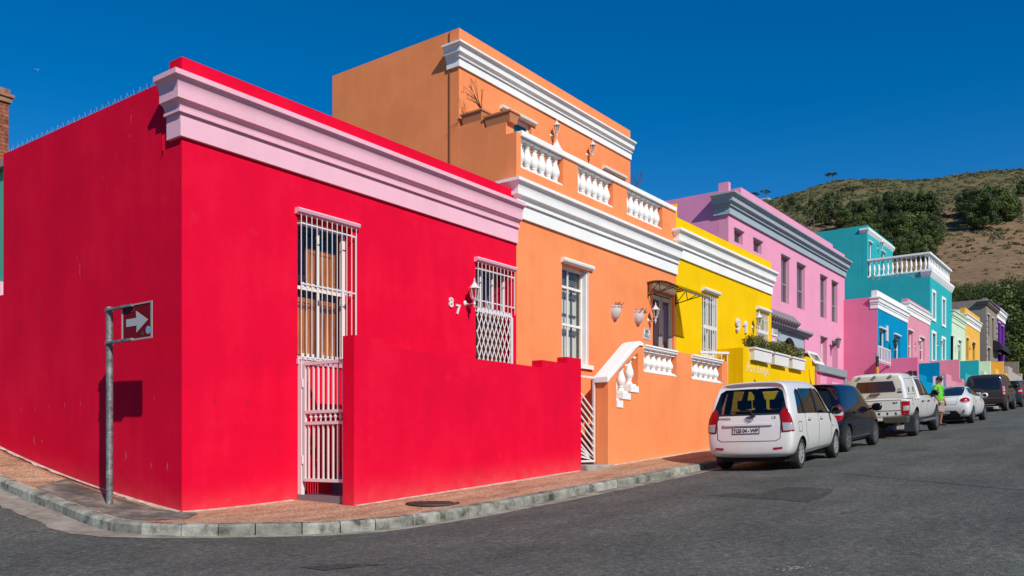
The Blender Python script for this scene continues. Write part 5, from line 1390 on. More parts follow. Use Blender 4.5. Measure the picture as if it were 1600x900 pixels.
o = q.build('wall_cap', DGREY, pwl); bevel(o, 0.03)
x0, z1 = pwp(1299, 597); x1 = pwp(1321, 600)[0]
q = MB(); q.box(x0, x1, GP-0.03, GP-0.004, z1-0.35, z1); nb = q.build('notice', plain('notice_white', (0.62, 0.57, 0.58), 0.6), pwl)
wall_text('NO PARKING', x0+0.06, GP-0.03, z1-0.14, 0.115, GALU, nb, 0.004)
# framed picture board propped on the wall, and a black and orange post
x0, z0 = pwp(1271, 571); x1 = pwp(1286.5, 571)[0]; zz = pwp(1268, 555)[1]
pb = thing('picture_board', 'white framed picture board tilted on top of the pink garden wall', 'sign', (x0, GP, zA+0.26))
tilt = lambda u, v, w: (u, GP-0.05+w*0.9+(v)*0.62, zA+0.265+v-(u-x0)*0.0+w*0.2)
hh = 0.40
q = MB(); q.panel(rect(x0, x1, 0, hh), [rect(x0+0.10, x1-0.10, 0.09, hh-0.08)], tilt, 0.05); q.build('frame', WPAINT, pb)
def picmat():
    m, nt, n, l, b = _mat('beach_picture')
    geo = n.new('ShaderNodeNewGeometry'); nz = n.new('ShaderNodeTexNoise'); nz.inputs['Scale'].default_value = 1.7; l.new(geo.outputs['Position'], nz.inputs['Vector'])
    r = _ramp(n, [(0.35, (0.12, 0.10, 0.10)), (0.5, (0.42, 0.28, 0.20)), (0.65, (0.66, 0.52, 0.42))]); l.new(nz.outputs['Fac'], r.inputs[0]); l.new(r.outputs[0], b.inputs['Base Color']); return m
q = MB(); q.panel(rect(x0+0.10, x1-0.10, 0.09, hh-0.08), [], lambda u, v, w: tilt(u, v, w+0.015), 0.02); q.build('picture', picmat(), pb)
q = MB(); q.add([tilt(x0+0.05, hh-0.02, 0.03), (x0+0.05, GP+0.33, zA+0.26), (x0+0.05, GP+0.02, zA+0.26)], [(0, 1, 2)]); q.box(x0+0.04, x1, GP+0.28, GP+0.30, zA+0.26, zA+0.6); q.build('prop', BLACKM, pb)
x, y, z = fd(1294, 560, 27.0)
x, y = 24.3, KY+0.30; 
dpp = (x-CAM[0])*AX[1]+(y-CAM[1])*AY[1]; cxx = (x-CAM[0])*AX[0]+(y-CAM[1])*AY[0]
po = thing('painted_post', 'thin black post with an orange band standing before the pink garden wall', 'post', (x, y, pave_z(x, y)))
ph = CAM[2]+(HORIZON-558)/FPX*dpp
pz = pave_z(x, y)
q = MB(); q.tube((x, y, pz-0.1), (x, y, pz+(ph-pz)*0.66), 0.05, 10); q.tube((x, y, pz+(ph-pz)*0.86), (x, y, ph), 0.05, 10); q.build('post', BLACKM, po)
q = MB(); q.tube((x, y, pz+(ph-pz)*0.66), (x, y, pz+(ph-pz)*0.86), 0.052, 10); q.build('orange_band', plain('orange_band', (0.75, 0.30, 0.04), 0.6), po)
q = MB(); q.lathe([(0.05, 0), (0.075, 0.03), (0.05, 0.12), (0.0, 0.14)], 10, (x, y, ph)); q.build('cap', plain('grey_cap', (0.3, 0.28, 0.28), 0.6), po)
# ================================================================== HOUSES FARTHER UP THE STREET
def openings(h, Y, lst, frame, reveal=0.1, kind='window', backing=CURT, sur=None):
    for x0, x1, z0, z1 in lst:
        o = window(h, x0, x1, z0, z1, Y, frame, reveal, 0.07, (0.5,), (), backing=backing, bdist=0.1)
        if sur:
            q = MB(); e = 0.14
            q.panel(rect(x0-e, x1+e, z0-e, z1+e), [rect(x0, x1, z0, z1)], FRONT(Y-0.05), 0.047); q.build('surround', sur, h)
        else: lintel(h, x0-0.05, x1+0.05, Y, z1, WHITE, 0.08, 0.08)
F0 = lambda px, py: fy(px, py, 0)
def wr(x0, x1, y1, y0):
    a, z1 = F0(x0, y1); b2 = F0(x1, y1)[0]; z0 = F0(x0, y0)[1]; return (a, b2, z0, z1)
XB0 = F0(1371, 500)[0]; XB1 = F0(1418, 500)[0]; XT0 = F0(1453, 500)[0]; XT1 = F0(1487, 500)[0]; XM1 = F0(1508, 500)[0]; XA1 = F0(1531, 520)[0]; XK0 = F0(1541, 500)[0]; XK1 = F0(1557.5, 500)[0]; XP9 = F0(1570, 500)[0]
# blue house with a deep pink flank
bl = thing('house', 'small blue fronted house with white cornice and deep pink side wall', 'house', (XB0, 0, 1.5))
bz1, bzc, bzf = F0(1371, 457)[1], F0(1373, 466)[1], F0(1371, 480)[1]
facade(bl, XB0+0.02, XB1, 0, 1.2, bzc-0.25, BLUE, [wr(1374, 1383.5, 513, 565), wr(1397, 1406, 523, 565)])
openings(bl, 0, [wr(1374, 1383.5, 513, 565), wr(1397, 1406, 523, 565)], WPAINT)
q = MB(); q.box(XB0, XB0+0.25, 0.30, 7, 1.2, fx(1345, 466, XB0)[1]); q.box(XB0, XB0+0.018, -0.0, 0.298, 1.2, bzf); q.build('side_wall', HOTPINK, bl)
q = MB(); q.box(XB1-0.25, XB1-0.004, 0.28, 7, 1.2, bzc-0.4); q.box(XB0+0.25, XB1-0.25, 6.7, 6.99, 1.2, bzc-0.4); q.build('back_wall', BLUE, bl)
q = MB(); q.box(XB0+0.25, XB1-0.25, 0.3, 6.7, bzc-0.75, bzc-0.6); q.build('roof', ROOF, bl)
cornice(bl, XB0, XB1, 0, F0(1371, 464)[1], F0(1371, 481.5)[1], 0.14, WHITE, 0.3)
q = MB(); q.box(XB0+0.02, XB1, 0.02, 0.26, bzc-0.3, F0(1371, 453)[1]); q.build('parapet', WHITE, bl)
# white balcony railing at the blue door
rl2 = MB(); a = fy(1372, 541, -0.6); b2 = fy(1391, 541, -0.6); zz = F0(1380, 566)[1]-0.3
for z in (a[1], a[1]-0.55): rl2.box(a[0], b2[0], -0.62, -0.58, z-0.03, z+0.03)
for i in range(9): x = a[0]+(b2[0]-a[0])*i/8; rl2.tube((x, -0.6, zz), (x, -0.6, a[1]), 0.02, 6)
rl2.build('stoep_railing', WMETAL, bl)
x, z = F0(1389, 545); lantern(x, 0, z, BLACKM, 'black carriage lantern on the blue house front', 1.15)
x, z = F0(1384, 519); q = MB(); q.box(x, x+0.25, -0.06, -0.002, z-0.4, z+0.3); q.build('white_box', WMETAL, bl)
# dusty rose house
ro = thing('house', 'small dusty pink house with white cornice beside the blue fronted house', 'house', (XB1, 0, 1.8))
wl_ = [wr(1419, 1426, 516, 562), wr(1437, 1444.5, 527, 562)]
rzc = F0(1418, 472)[1]; rzf = F0(1418, 490)[1]
facade(ro, XB1, XT0, 0, 1.5, F0(1418, 466)[1], ROSE, wl_); openings(ro, 0, wl_, WPAINT); shell(ro, XB1, XT0, 0, 7, 1.5, rzc-0.5, ROSE, rzc-0.3)
cornice(ro, XB1, XT0, 0, rzc, rzf, 0.15, WHITE, 0.25)
x, z = F0(1430, 541); lantern(x, 0, z, WMETAL, 'white wall lamp on the dusty pink house', 0.9)
# teal two storey house, roof terrace with balustrade, set back top storey
te = thing('house', 'tall teal house with a white balustraded roof terrace', 'house', (XT0, 0, 2.0))
tzc = F0(1455, 418)[1]; tzt = F0(1453, 416)[1]
TT = fx(1443, 424, XT0)[1]
tw = [wr(1456.5, 1460.5, 456, 497), wr(1472, 1476, 467, 506), wr(1456, 1461, 520, 562), wr(1471.5, 1476, 529, 562)]
facade(te, XT0, XT1, 0, 1.8, TT, TEAL, tw, 0.28); openings(te, 0, tw, WPAINT, 0.15, backing=plain('white_blind', (0.55, 0.55, 0.53), 0.8), sur=WHITE)
yt0 = fx(1355, 400, XT0)[0]; yt1 = fx(1276, 362, XT0)[0]
zt2 = fx(1354.5, 351.5, XT0)[1]
ut1 = fy(1395, 380, yt0)[0]
q = MB(); q.panel([(0.28, 1.8), (yt1+4, 1.8), (yt1+4, zt2), (yt0+0.28, zt2), (yt0+0.28, TT), (0.28, TT)], [], SIDE(XT0+0.0), 0.25); q.build('side_wall', TEAL, te)
q = MB(); q.box(XT1-0.25, XT1, 0.28, yt1+4, 1.8, TT-0.01); q.box(XT0+0.25, XT1-0.25, yt1+3.7, yt1+3.99, 1.8, TT-0.02); q.build('back_wall', TEAL, te)
q = MB(); q.box(XT0+0.25, XT1-0.25, 0.28, yt1+3.7, TT-0.3, TT-0.15); q.build('roof', ROOF, te)
Pt = lambda px, py: fy(px, py, yt0)
uw = [(Pt(1357.5, 375)[0], Pt(1362.5, 375)[0], TT+0.05, Pt(1357, 377)[1]), (Pt(1377, 390)[0], Pt(1382.5, 390)[0], TT+0.05, Pt(1377, 392)[1])]
facade(te, XT0, ut1, yt0, TT+0.002, zt2, TEAL, uw, 0.27, name='upper_wall'); openings(te, yt0, uw, WPAINT, 0.06, backing=MATS['white_blind'])
q = MB(); q.box(ut1-0.25, ut1-0.002, yt0+0.27, yt1+3.9, TT-0.2, zt2-0.01); q.box(XT0+0.25, ut1-0.25, yt0+0.3, yt1+3.8, zt2-0.35, zt2-0.2); q.build('upper_side_wall', TEAL, te)
cz = Pt(1356, 357)[1]
sweep_band(XT0, ut1+0.1, yt0, [(0, cz), (0.11, cz), (0.11, cz-0.10), (0.05, cz-0.20), (0, cz-0.28)], 0.4).build('upper_cornice', WHITE, te)
cz = F0(1455, 422)[1]
sweep_band(XT0, XT1+0.1, 0, [(0, cz), (0.13, cz), (0.13, cz-0.12), (0.06, cz-0.28), (0, cz-0.40)], 0.45).build('cornice', WHITE, te)
x, z = Pt(1371, 388); t = lantern(x, yt0, z, WMETAL, 'white swan neck lamp on the top storey of the teal house', 1.1, hang=True)
M_BLOOM = plain('pale_wall_bloom', (0.20, 0.42, 0.40), 0.9)
rs = random.Random(6)
for k in range(26):
    px, py = rs.uniform(1362, 1450), 0
    py = 432-(px-1362)*0.045+rs.uniform(-3, 4)
    n = 9; rr_ = rs.uniform(1.2, 3.4)
    pts = [fx(px+rr_*rs.uniform(0.5, 1.0)*math.cos(2*math.pi*i/n), py+rr_*1.2*rs.uniform(0.5, 1.0)*math.sin(2*math.pi*i/n), XT0) for i in range(n)]
    q = MB(); q.add([(XT0-0.003-0.0002*k, a, c) for a, c in pts], [tuple(range(n))]); q.build('wall_stain', M_BLOOM, te)
# terrace balustrade round the side and front
zr_ = fx(1443, 395, XT0+0.13)[1]; zb_t = TT
bmt = baluster_mesh(zr_-0.10-zb_t-0.04, 0.072, WHITE, n=10)
nb = 13
for i in range(nb): link('baluster', bmt, te, (XT0+0.14, 0.25+(yt0-0.35)*i/(nb-1), zb_t+0.04))
for i in range(14): link('baluster', bmt, te, (XT0+0.45+(XT1-XT0-0.6)*i/13, 0.14, zb_t+0.04))
q = MB(); q.box(XT0+0.0, XT0+0.28, 0.30, yt0-0.004, zr_-0.10, zr_); q.box(XT0+0.0, XT1+0.02, -0.02, 0.298, zr_-0.10, zr_); q.box(XT0+0.02, XT0+0.26, 0.30, yt0-0.004, zb_t+0.001, zb_t+0.04); q.box(XT0+0.02, XT1, 0.02, 0.298, zb_t+0.001, zb_t+0.04); q.build('terrace_rail', WHITE, te)
x, z = F0(1465, 540); lantern(x, 0, z, WMETAL, 'white wall lamp between the teal house doors', 0.9)
# mint house
mi = thing('house', 'small mint green house beside the tall teal house', 'house', (XT1, 0, 2.4))
mw = [wr(1485.5, 1489.5, 525, 562), wr(1497.5, 1502, 532, 562)]
mzc = F0(1488, 485)[1]
facade(mi, XT1, XM1, 0, 2.0, F0(1487, 484)[1], MINT, mw); openings(mi, 0, mw, plain('dark_blue_frame', (0.06, 0.08, 0.16), 0.5)); shell(mi, XT1, XM1, 0, 7, 2.0, mzc-0.5, MINT, mzc-0.3)
cornice(mi, XT1, XM1, 0, mzc, F0(1488, 503)[1], 0.18, MINT, 0.25)
x, z = F0(1492, 546); lantern(x, 0, z, WMETAL, 'white wall lamp on the mint green house', 0.9)
# amber house
am = thing('house', 'small amber yellow house with white cornice beside the mint house', 'house', (XM1, 0, 2.8))
aw_ = [wr(1510, 1513.5, 528, 562), wr(1520, 1523.5, 535, 562)]
azt = F0(1509, 481)[1]; azc = F0(1509, 491)[1]
facade(am, XM1, XA1, 0, 2.4, azt, AMBER, aw_); openings(am, 0, aw_, DWOOD); shell(am, XM1, XA1, 0, 7, 2.4, azt-0.4, WHITE, azt-0.1)
cornice(am, XM1, XA1, 0, azc, F0(1509, 505)[1], 0.2, WHITE, 0.35)
x, z = F0(1515, 545); lantern(x, 0, z, BLACKM, 'black round wall lamp on the amber house', 1.0)
# taupe house
ta = thing('house', 'two storey taupe house with pale quoins past the amber house', 'house', (XK0, 0, 3.2))
tw = [wr(1543, 1546, 491, 524), wr(1550, 1552.5, 497, 530), wr(1543.5, 1547, 543, 566)]
kzt = F0(1541, 465)[1]
facade(ta, XK0, XK1, 0, 2.6, kzt, TAUPE, tw); openings(ta, 0, tw, DWOOD, 0.25); shell(ta, XK0, XK1, 0, 14, 2.6, kzt-0.5, TAUPE, kzt-0.1)
sweep_band(XK0, XK1, 0, cornice_profile(F0(1541, 470)[1], F0(1541, 480)[1], 0.3), 0.6).build('cornice', TAUPE, ta)
q0 = MB(); q0.box(-0.06, 0.30, -0.055, -0.002, 0, 0.30); qm = q0.mesh('quoin', plain('pale_quoin', (0.42, 0.38, 0.33), 0.9, bump=0.3))
for k in range(18):
    link('quoin', qm, ta, (XK0+0.06, 0, 2.9+k*0.42)); link('quoin', qm, ta, (XK1-0.32, 0, 2.9+k*0.42))
x0, z0 = F0(1551, 545); x1 = F0(1565, 545)[0]
an_ = thing('awning', 'black curved awning over the doorway of the taupe house', 'awning', (x0, 0, z0))
q = MB()
for x in (x0, x1):
    for t in np.linspace(0, math.pi/2, 7): q.v.append((x, -0.62*math.sin(t), z0-0.1+0.75*math.cos(t)))
for j in range(6): q.f.append((j, j+1, 8+j, 7+j)); q.m.append(0)
q.v += [(x0, 0, z0-0.1), (x1, 0, z0-0.1)]; q.f += [(0, 14, 6, 5, 4, 3, 2, 1), (7, 8, 9, 10, 11, 12, 13, 15)]; q.m += [0, 0]
q.build('canvas', plain('black_canvas', (0.012, 0.012, 0.014), 0.8), an_)
# purple house
pu = thing('house', 'narrow purple house with white frieze at the end of the row', 'house', (XK1, 0, 3.6))
pw_ = [wr(1559.5, 1562, 504, 535), wr(1565, 1567.5, 509, 539), wr(1560, 1563, 552, 566), wr(1565.5, 1567.5, 555, 566)]
uzt = F0(1558, 475)[1]
facade(pu, XK1, XP9, 0, 3.0, uzt, PURPLE, pw_); openings(pu, 0, pw_, PURPLE, 0.25); shell(pu, XK1, XP9, 0, 10, 3.0, uzt-0.5, PURPLE, uzt-0.2)
cornice(pu, XK1, XP9, 0, F0(1558, 482)[1], F0(1558, 497)[1], 0.25, WHITE, 0.0)
# garden walls of that row: a divider at each party line and a lower street wall with an end pillar
GF = -1.42
def far_walls(name_lab, X0, X1, ztop, mat_div, mat_front, zfl, zfr, div=True, front=True):
    t = thing('garden_wall', name_lab, 'wall', (X0, GF, road_z(X0, KY)))
    zb = road_z(X0, KY)-0.3
    if front:
        q = MB(); xp = X1-0.75
        q.panel([(X0, zb), (X1-0.02, zb), (X1-0.02, zfr+0.25), (xp, zfr+0.25), (xp, zfr-0.0), (X0+(X1-X0)*0.28, zfl-0.12), (X0+(X1-X0)*0.28, zfl+0.12), (X0, zfl+0.12)], [], FRONT(GF-0.25), 0.22); q.build('street_wall', mat_front, t)
    if div:
        q = MB(); q.box(X1, X1+0.25, GF-0.0, -0.01, zb, ztop); q.build('divider_wall', mat_div, t)
    return t
za = fx(1400, 561, XB0)[1]
t = thing('garden_wall', 'deep pink divider wall running out from the blue house corner', 'wall', (XB0, GF, 1.6))
q = MB(); q.box(XB0-0.25, XB0-0.004, GF, -0.004, 1.0, za); q.box(XB0-0.25, XB0+0.0, GF-0.26, GF-0.003, 1.0, za-0.003); q.build('divider_wall', HOTPINK, t)
rows_ = [('blue garden wall in front of the blue house', XB0+0.05, XB1, 568, 1445, BLUE, 586, 1428), ('dusty pink garden wall in front of the dusty pink house', XB1+0.3, XT0, 563, 1485, ROSE, 585, 1470), ('teal garden wall in front of the tall teal house', XT0+0.3, XT1, 564, 1515, TEAL, 584, 1502),
         ('mint garden wall in front of the mint house', XT1+0.3, XM1, 565, 1540, MINT, 578, 1527), ('amber garden wall in front of the amber house', XM1+0.3, XA1, 566, 1552, AMBER, 576, 1550)]
for lab, X0, X1, yt_, xt_, m_, yf_, xf_ in rows_:
    zd_ = fx(xt_-12, yt_, X1)[1]
    zfl = fy(xf_, yf_, GF-0.25)[1]
    far_walls(lab, X0, X1, zd_, m_, m_, zfl, zfl-0.1)
t = far_walls('taupe garden wall at the top of the row', XA1+0.3, XK1+0.2, fx(1560, 566, XK1)[1], TAUPE, paint('pale_taupe_plaster', (0.42, 0.36, 0.31), 0.06), fy(1578, 580, GF)[1], fy(1578, 583, GF)[1])
# small white notice on a stand by the blue wall
x, y, z = fd(1458, 588, 33.5)
nb_ = thing('notice_board', 'narrow white notice board behind the man in the green shirt', 'sign', (x, y, pave_z(x, y)))
q = MB(); q.box(x-0.02, x+0.02, y-0.35, y+0.0, z-0.55, z+0.0); q.tube((x, y-0.03, pave_z(x, y)-0.1), (x, y-0.03, z-0.55), 0.02, 6); q.build('board', WPAINT, nb_)
q = MB(); q.box(x-0.026, x-0.021, y-0.26, y-0.10, z-0.48, z-0.06); q.build('print', plain('blue_print', (0.12, 0.16, 0.32), 0.6), nb_)
# ================================================================== NEIGHBOUR UP THE SIDE STREET
nbh = thing('house', 'sea green house behind the red house up the side street', 'house', (0.1, 9, 1))
hz1 = fx(3, 263, 0.1)[1]; hz1 = fd(3, 265, 18.5)[2]; hz0 = fd(3, 440, 18.5)[2]
hx, hy, _ = fd(4, 300, 18.5)
q = MB(); q.panel([(hy, -0.5), (hy+8, -0.5), (hy+8, hz1), (hy, hz1)], [], SIDE(hx+0.02), 0.3); q.build('side_wall', GREEN, nbh)
q = MB(); q.box(hx+0.03, hx+6, hy-0.3, hy-0.003, 0, hz1); q.box(hx+5.7, hx+6, hy, hy+8, 0, hz1-0.01); q.box(hx+0.3, hx+5.7, hy+7.7, hy+8, 0, hz1-0.02); q.build('back_wall', GREEN, nbh)
q = MB(); q.box(hx-0.10, hx+6.1, hy-0.3, hy+8, hz1+0.003, hz1+0.12); q.build('roof', ROOF, nbh)
q = MB(); q.box(hx-0.2, hx-0.10, hy-0.0, hy+8, hz1-0.02, hz1+0.32); q.build('gutter_board', WPAINT, nbh)
q = MB(); q.box(hx-0.05, hx+0.015, hy, hy+8, hz0-0.35, hz0); q.build('string_course', LPINK, nbh)
# brick chimney, brick by brick on the faces that show
cx0, cy0, cz1 = fd(14, 160, 20.5)
_, _, cz0 = fd(14, 240, 20.5)
ch = thing('chimney', 'red brick chimney at the left edge of the picture', 'chimney', (cx0-0.4, cy0+0.3, cz0-1.2))
M_BRICK = concrete('chimney_brick', (0.17, 0.055, 0.03), (0.30, 0.10, 0.055), (0.40, 0.15, 0.08), 9)
M_MORTAR = plain('chimney_mortar', (0.42, 0.37, 0.30), 0.95, bump=0.3)
fdv = Vector((CAM[0]-cx0, CAM[1]-cy0, 0)).normalized()
# square to the houses: its two visible faces look -X and -Y; right edge as seen is the (+X, -Y) corner
CW = 0.92
X1c, Y0c = cx0, cy0
q = MB(); q.box(X1c-CW+0.012, X1c-0.012, Y0c+0.012, Y0c+CW-0.012, cz0-1.2, cz1-0.02); q.build('mortar_core', M_MORTAR, ch)
course = 0.086
nc = int((cz1-cz0+0.6)/course)
bmh = {}
def brick(w_, axis):
    k = (round(w_, 3), axis)
    if k not in bmh:
        t = MB(); 
        if axis == 'x': t.box(0.005, w_-0.005, 0, 0.09, 0.005, course-0.006)
        else: t.box(0, 0.09, 0.005, w_-0.005, 0.005, course-0.006)
        bmh[k] = t.mesh('brick', M_BRICK)
    return bmh[k]
rb = random.Random(2)
for c in range(nc):
    z = cz1-0.02-(c+1)*course
    offs = [0, 0.23, 0.46, 0.69, 0.92] if c % 2 else [0, 0.115, 0.345, 0.575, 0.805, 0.92]
    for a, b2 in zip(offs[:-1], offs[1:]):
        link('brick', brick(b2-a, 'x'), ch, (X1c-CW+a, Y0c+rb.uniform(-.003, .003), z))
        if c < 10: link('brick', brick(b2-a, 'y'), ch, (X1c-CW-0.001+rb.uniform(-.003, .002), Y0c+a, z+0.0005))
for k, (e, z0, z1) in enumerate(((0.05, -0.02, 0.10), (0.09, 0.10, 0.17), (0.02, 0.17, 0.30))):
    q = MB(); q.box(X1c-CW-e, X1c+e, Y0c-e, Y0c+CW+e, cz1+z0+0.002, cz1+z1); q.build('chimney_cap', concrete('chimney_cap_brick', (0.22, 0.10, 0.06), (0.34, 0.17, 0.11), (0.42, 0.25, 0.17), 4, False) if k == 0 else MATS['chimney_cap_brick'], ch)
q = MB(); q.lathe([(0.13, 0.30), (0.12, 0.34), (0.115, 0.75), (0.13, 0.78), (0.10, 0.78), (0.09, 0.4)], 14, (X1c-0.28, Y0c+0.45, cz1)); q.build('chimney_pot', TERRA, ch)
# gull far off in the sky
gx_, gy_, gz_ = fd(58.5, 110, 90)
gu = MB()
def wing(sg_):
    r = [Vector((0, 0, 0.05)), Vector((0.35*sg_, -0.05, 0.30)), Vector((0.72*sg_, -0.22, 0.22))]
    for a, b2, c0, c1 in ((r[0], r[1], 0.20, 0.15), (r[1], r[2], 0.15, 0.03)):
        k = len(gu.v); d = Vector((0, 1, 0))
        gu.v += [tuple(a+d*c0/2), tuple(a-d*c0/2), tuple(b2-d*c1/2), tuple(b2+d*c1/2)]+[tuple(a+d*c0/2+Vector((0, 0, .02))), tuple(a-d*c0/2+Vector((0, 0, .02))), tuple(b2-d*c1/2+Vector((0, 0, .01))), tuple(b2+d*c1/2+Vector((0, 0, .01)))]
        gu.f += [(k, k+1, k+2, k+3), (k+4, k+7, k+6, k+5), (k, k+4, k+5, k+1), (k+2, k+6, k+7, k+3), (k+1, k+5, k+6, k+2), (k, k+3, k+7, k+4)]; gu.m += [0]*6
wing(1); wing(-1)
gu.lathe([(0.0, -0.34), (0.05, -0.30), (0.085, -0.12), (0.09, 0.05), (0.05, 0.22), (0.10, 0.34), (0.0, 0.36)], 10, (0, 0, 0.03), axis='y')
gu.v = [(gx_+0.42*(a*0.8+b2*0.6), gy_+0.42*(-a*0.6+b2*0.8), gz_+0.42*c) for a, b2, c in gu.v]
tag(gu.build('gull', plain('gull_white', (0.75, 0.75, 0.75), 0.7), None, (gx_, gy_, gz_), smooth=True), 'tiny white gull flying in the sky above the red side wall', 'bird')
# ================================================================== HILL
rg = np.random.default_rng(21)
def elev(th):
    """slope of the skyline (rise over run from the street corner) against bearing th in degrees clockwise from the view axis"""
    pts = [(-60, 0.16), (-30, 0.19), (0, 0.23), (12, 0.262), (15.5, 0.283), (17.5, 0.292), (19.5, 0.305), (21, 0.3115), (23.5, 0.311), (25, 0.310), (27, 0.316), (29, 0.3215), (30.6, 0.323), (36, 0.32), (45, 0.27), (70, 0.2)]
    return float(np.interp(th, [p[0] for p in pts], [p[1] for p in pts]))
R0, RT = 95.0, 430.0
def bear(X, Y):
    dx, dy = X-CAM[0], Y-CAM[1]
    cx = dx*AX[0]+dy*AY[0]; cd = dx*AX[1]+dy*AY[1]
    return math.degrees(math.atan2(cx, cd)), math.hypot(dx, dy), cd
def hill_rt(r, th, wob=0.0):
    c = math.cos(math.radians(th)) if abs(th) < 75 else 0.3
    d = r*c                                              # distance along the view axis
    base = -1.3+0.05*max(min(r, R0), 0)*0.9
    if r <= R0: return base
    e = elev(th)
    if r <= RT:
        s = (r-R0)/(RT-R0)
        g = 0.115+(e-0.115)*(1-(1-s)**1.55)
        z = CAM[2]+g*d
        k = min(1, (r-R0)/25); k = k*k*(3-2*k)
        return base*(1-k)+z*k
    return CAM[2]+e*RT*c-(r-RT)*0.10
def bump_h(X, Y, r):
    k = min(1, max(0, (r-110)/60))
    return k*(1.1*math.sin(X*0.043+1.3*math.sin(Y*0.031))+0.8*math.sin(Y*0.071+X*0.02)+0.5*math.sin(X*0.17+0.6)*math.sin(Y*0.13))
def hill_z(X, Y):
    th, r, cd = bear(X, Y)
    return hill_rt(r, th)+bump_h(X, Y, r)*(1-min(1, max(0, (r-330)/90)))
mb = MB()
ths = list(np.concatenate([np.arange(-180, -40, 10), np.arange(-40, 5, 3), np.arange(5, 40, 0.6), np.arange(40, 180.1, 10)]))
rs = [2, 15, 40, 70, 85, 95, 100, 106, 112]+list(np.arange(118, 300, 6))+list(np.arange(300, 432, 8))+[440, 470, 540, 700, 1100, 2600]
vax = math.atan2(AY[1], AX[1])
for r in rs:
    for th in ths:
        a = vax-math.radians(th)
        X, Y = CAM[0]+r*math.cos(a), CAM[1]+r*math.sin(a)
        z = hill_z(X, Y) if r > 20 else -1.3
        if r < 95: z = -2.2
        if r > 2000: z = -30
        mb.v.append((X, Y, z))
n = len(ths)
for i in range(len(rs)-1):
    for j in range(n-1):
        k = i*n+j; mb.f.append((k, k+1, k+n+1, k+n)); mb.m.append(0)
def hillmat():
    m, nt, nd, l, b = _mat('hillside_earth')
    b.inputs['Roughness'].default_value = 0.95; b.inputs['Specular IOR Level'].default_value = 0.1
    geo = nd.new('ShaderNodeNewGeometry'); pos = geo.outputs['Position']
    def noise(s, d, rgh=0.6):
        t = nd.new('ShaderNodeTexNoise'); t.inputs['Scale'].default_value = s; t.inputs['Detail'].default_value = d; t.inputs['Roughness'].default_value = rgh; l.new(pos, t.inputs['Vector']); return t
    a = noise(0.55, 9, 0.7); earth = _ramp(nd, [(0.3, (0.15, 0.098, 0.056)), (0.5, (0.24, 0.155, 0.088)), (0.7, (0.33, 0.225, 0.13))]); l.new(a.outputs['Fac'], earth.inputs[0])
    g = noise(0.9, 8, 0.7); scrub = _ramp(nd, [(0.3, (0.065, 0.075, 0.028)), (0.5, (0.115, 0.115, 0.045)), (0.7, (0.20, 0.165, 0.08))]); l.new(g.outputs['Fac'], scrub.inputs[0])
    big = noise(0.035, 9, 0.68)
    sep = nd.new('ShaderNodeSeparateXYZ'); l.new(pos, sep.inputs[0])
    hz = nd.new('ShaderNodeMapRange'); hz.inputs['From Min'].default_value = 40; hz.inputs['From Max'].default_value = 105; hz.inputs['To Min'].default_value = -0.10; hz.inputs['To Max'].default_value = 0.14
    l.new(sep.outputs['Z'], hz.inputs['Value'])
    sm = nd.new('ShaderNodeMath'); sm.operation = 'ADD'; l.new(big.outputs['Fac'], sm.inputs[0]); l.new(hz.outputs[0], sm.inputs[1])
    msk = _ramp(nd, [(0.47, 0.0), (0.60, 0.9)]); l.new(sm.outputs[0], msk.inputs[0])
    mx = nd.new('ShaderNodeMix'); mx.data_type = 'RGBA'; l.new(msk.outputs[0], mx.inputs[0]); l.new(earth.outputs[0], mx.inputs[6]); l.new(scrub.outputs[0], mx.inputs[7])
    l.new(mx.outputs[2], b.inputs['Base Color'])
    h = noise(0.8, 8, 0.75); bp = nd.new('ShaderNodeBump'); bp.inputs['Strength'].default_value = 0.7; bp.inputs['Distance'].default_value = 0.9
    l.new(h.outputs['Fac'], bp.inputs['Height']); l.new(bp.outputs[0], b.inputs['Normal'])
    return m
mb.build('hillside', hillmat(), None, (0, 0, 0), 'structure', smooth=True, fix=False)
def on_hill(px, py):
    """hillside point on a survey sight line"""
    r = ray(px, py); k = 85.0
    while k < 480:
        X, Y, Z = CAM[0]+k*r[0], CAM[1]+k*r[1], CAM[2]+k*r[2]
        if Z < hill_z(X, Y): return X, Y, hill_z(X, Y)
        k += 0.5
    k = 400; X, Y = CAM[0]+k*r[0], CAM[1]+k*r[1]
    return X, Y, hill_z(X, Y)
# low scrub, uncountable
cs = []; rr = []
for _ in range(5200):
    th = rg.uniform(8, 34); r = 112+320*rg.random()**0.7
    a = vax-math.radians(th); X, Y = CAM[0]+r*math.cos(a), CAM[1]+r*math.sin(a)
    d = 0.5+0.5*math.sin(X*0.05+2*math.sin(Y*0.04))*math.sin(Y*0.06+1)+0.5*(r-200)/220
    if rg.random() > d*0.8+0.12: continue
    s = rg.uniform(0.35, 1.0)*(1.0+0.5*(r > 250))
    cs.append((X, Y, hill_z(X, Y)+s*0.1)); rr.append(s)
vs = []; fs = []
v, f = leaves(rg, cs, rr, 34, 0.42, 0.5, 0.6)
tag_s = link('hill_scrub', mesh_from('hill_scrub', v, f, FYN), None, (0, 0, 0), 'stuff')
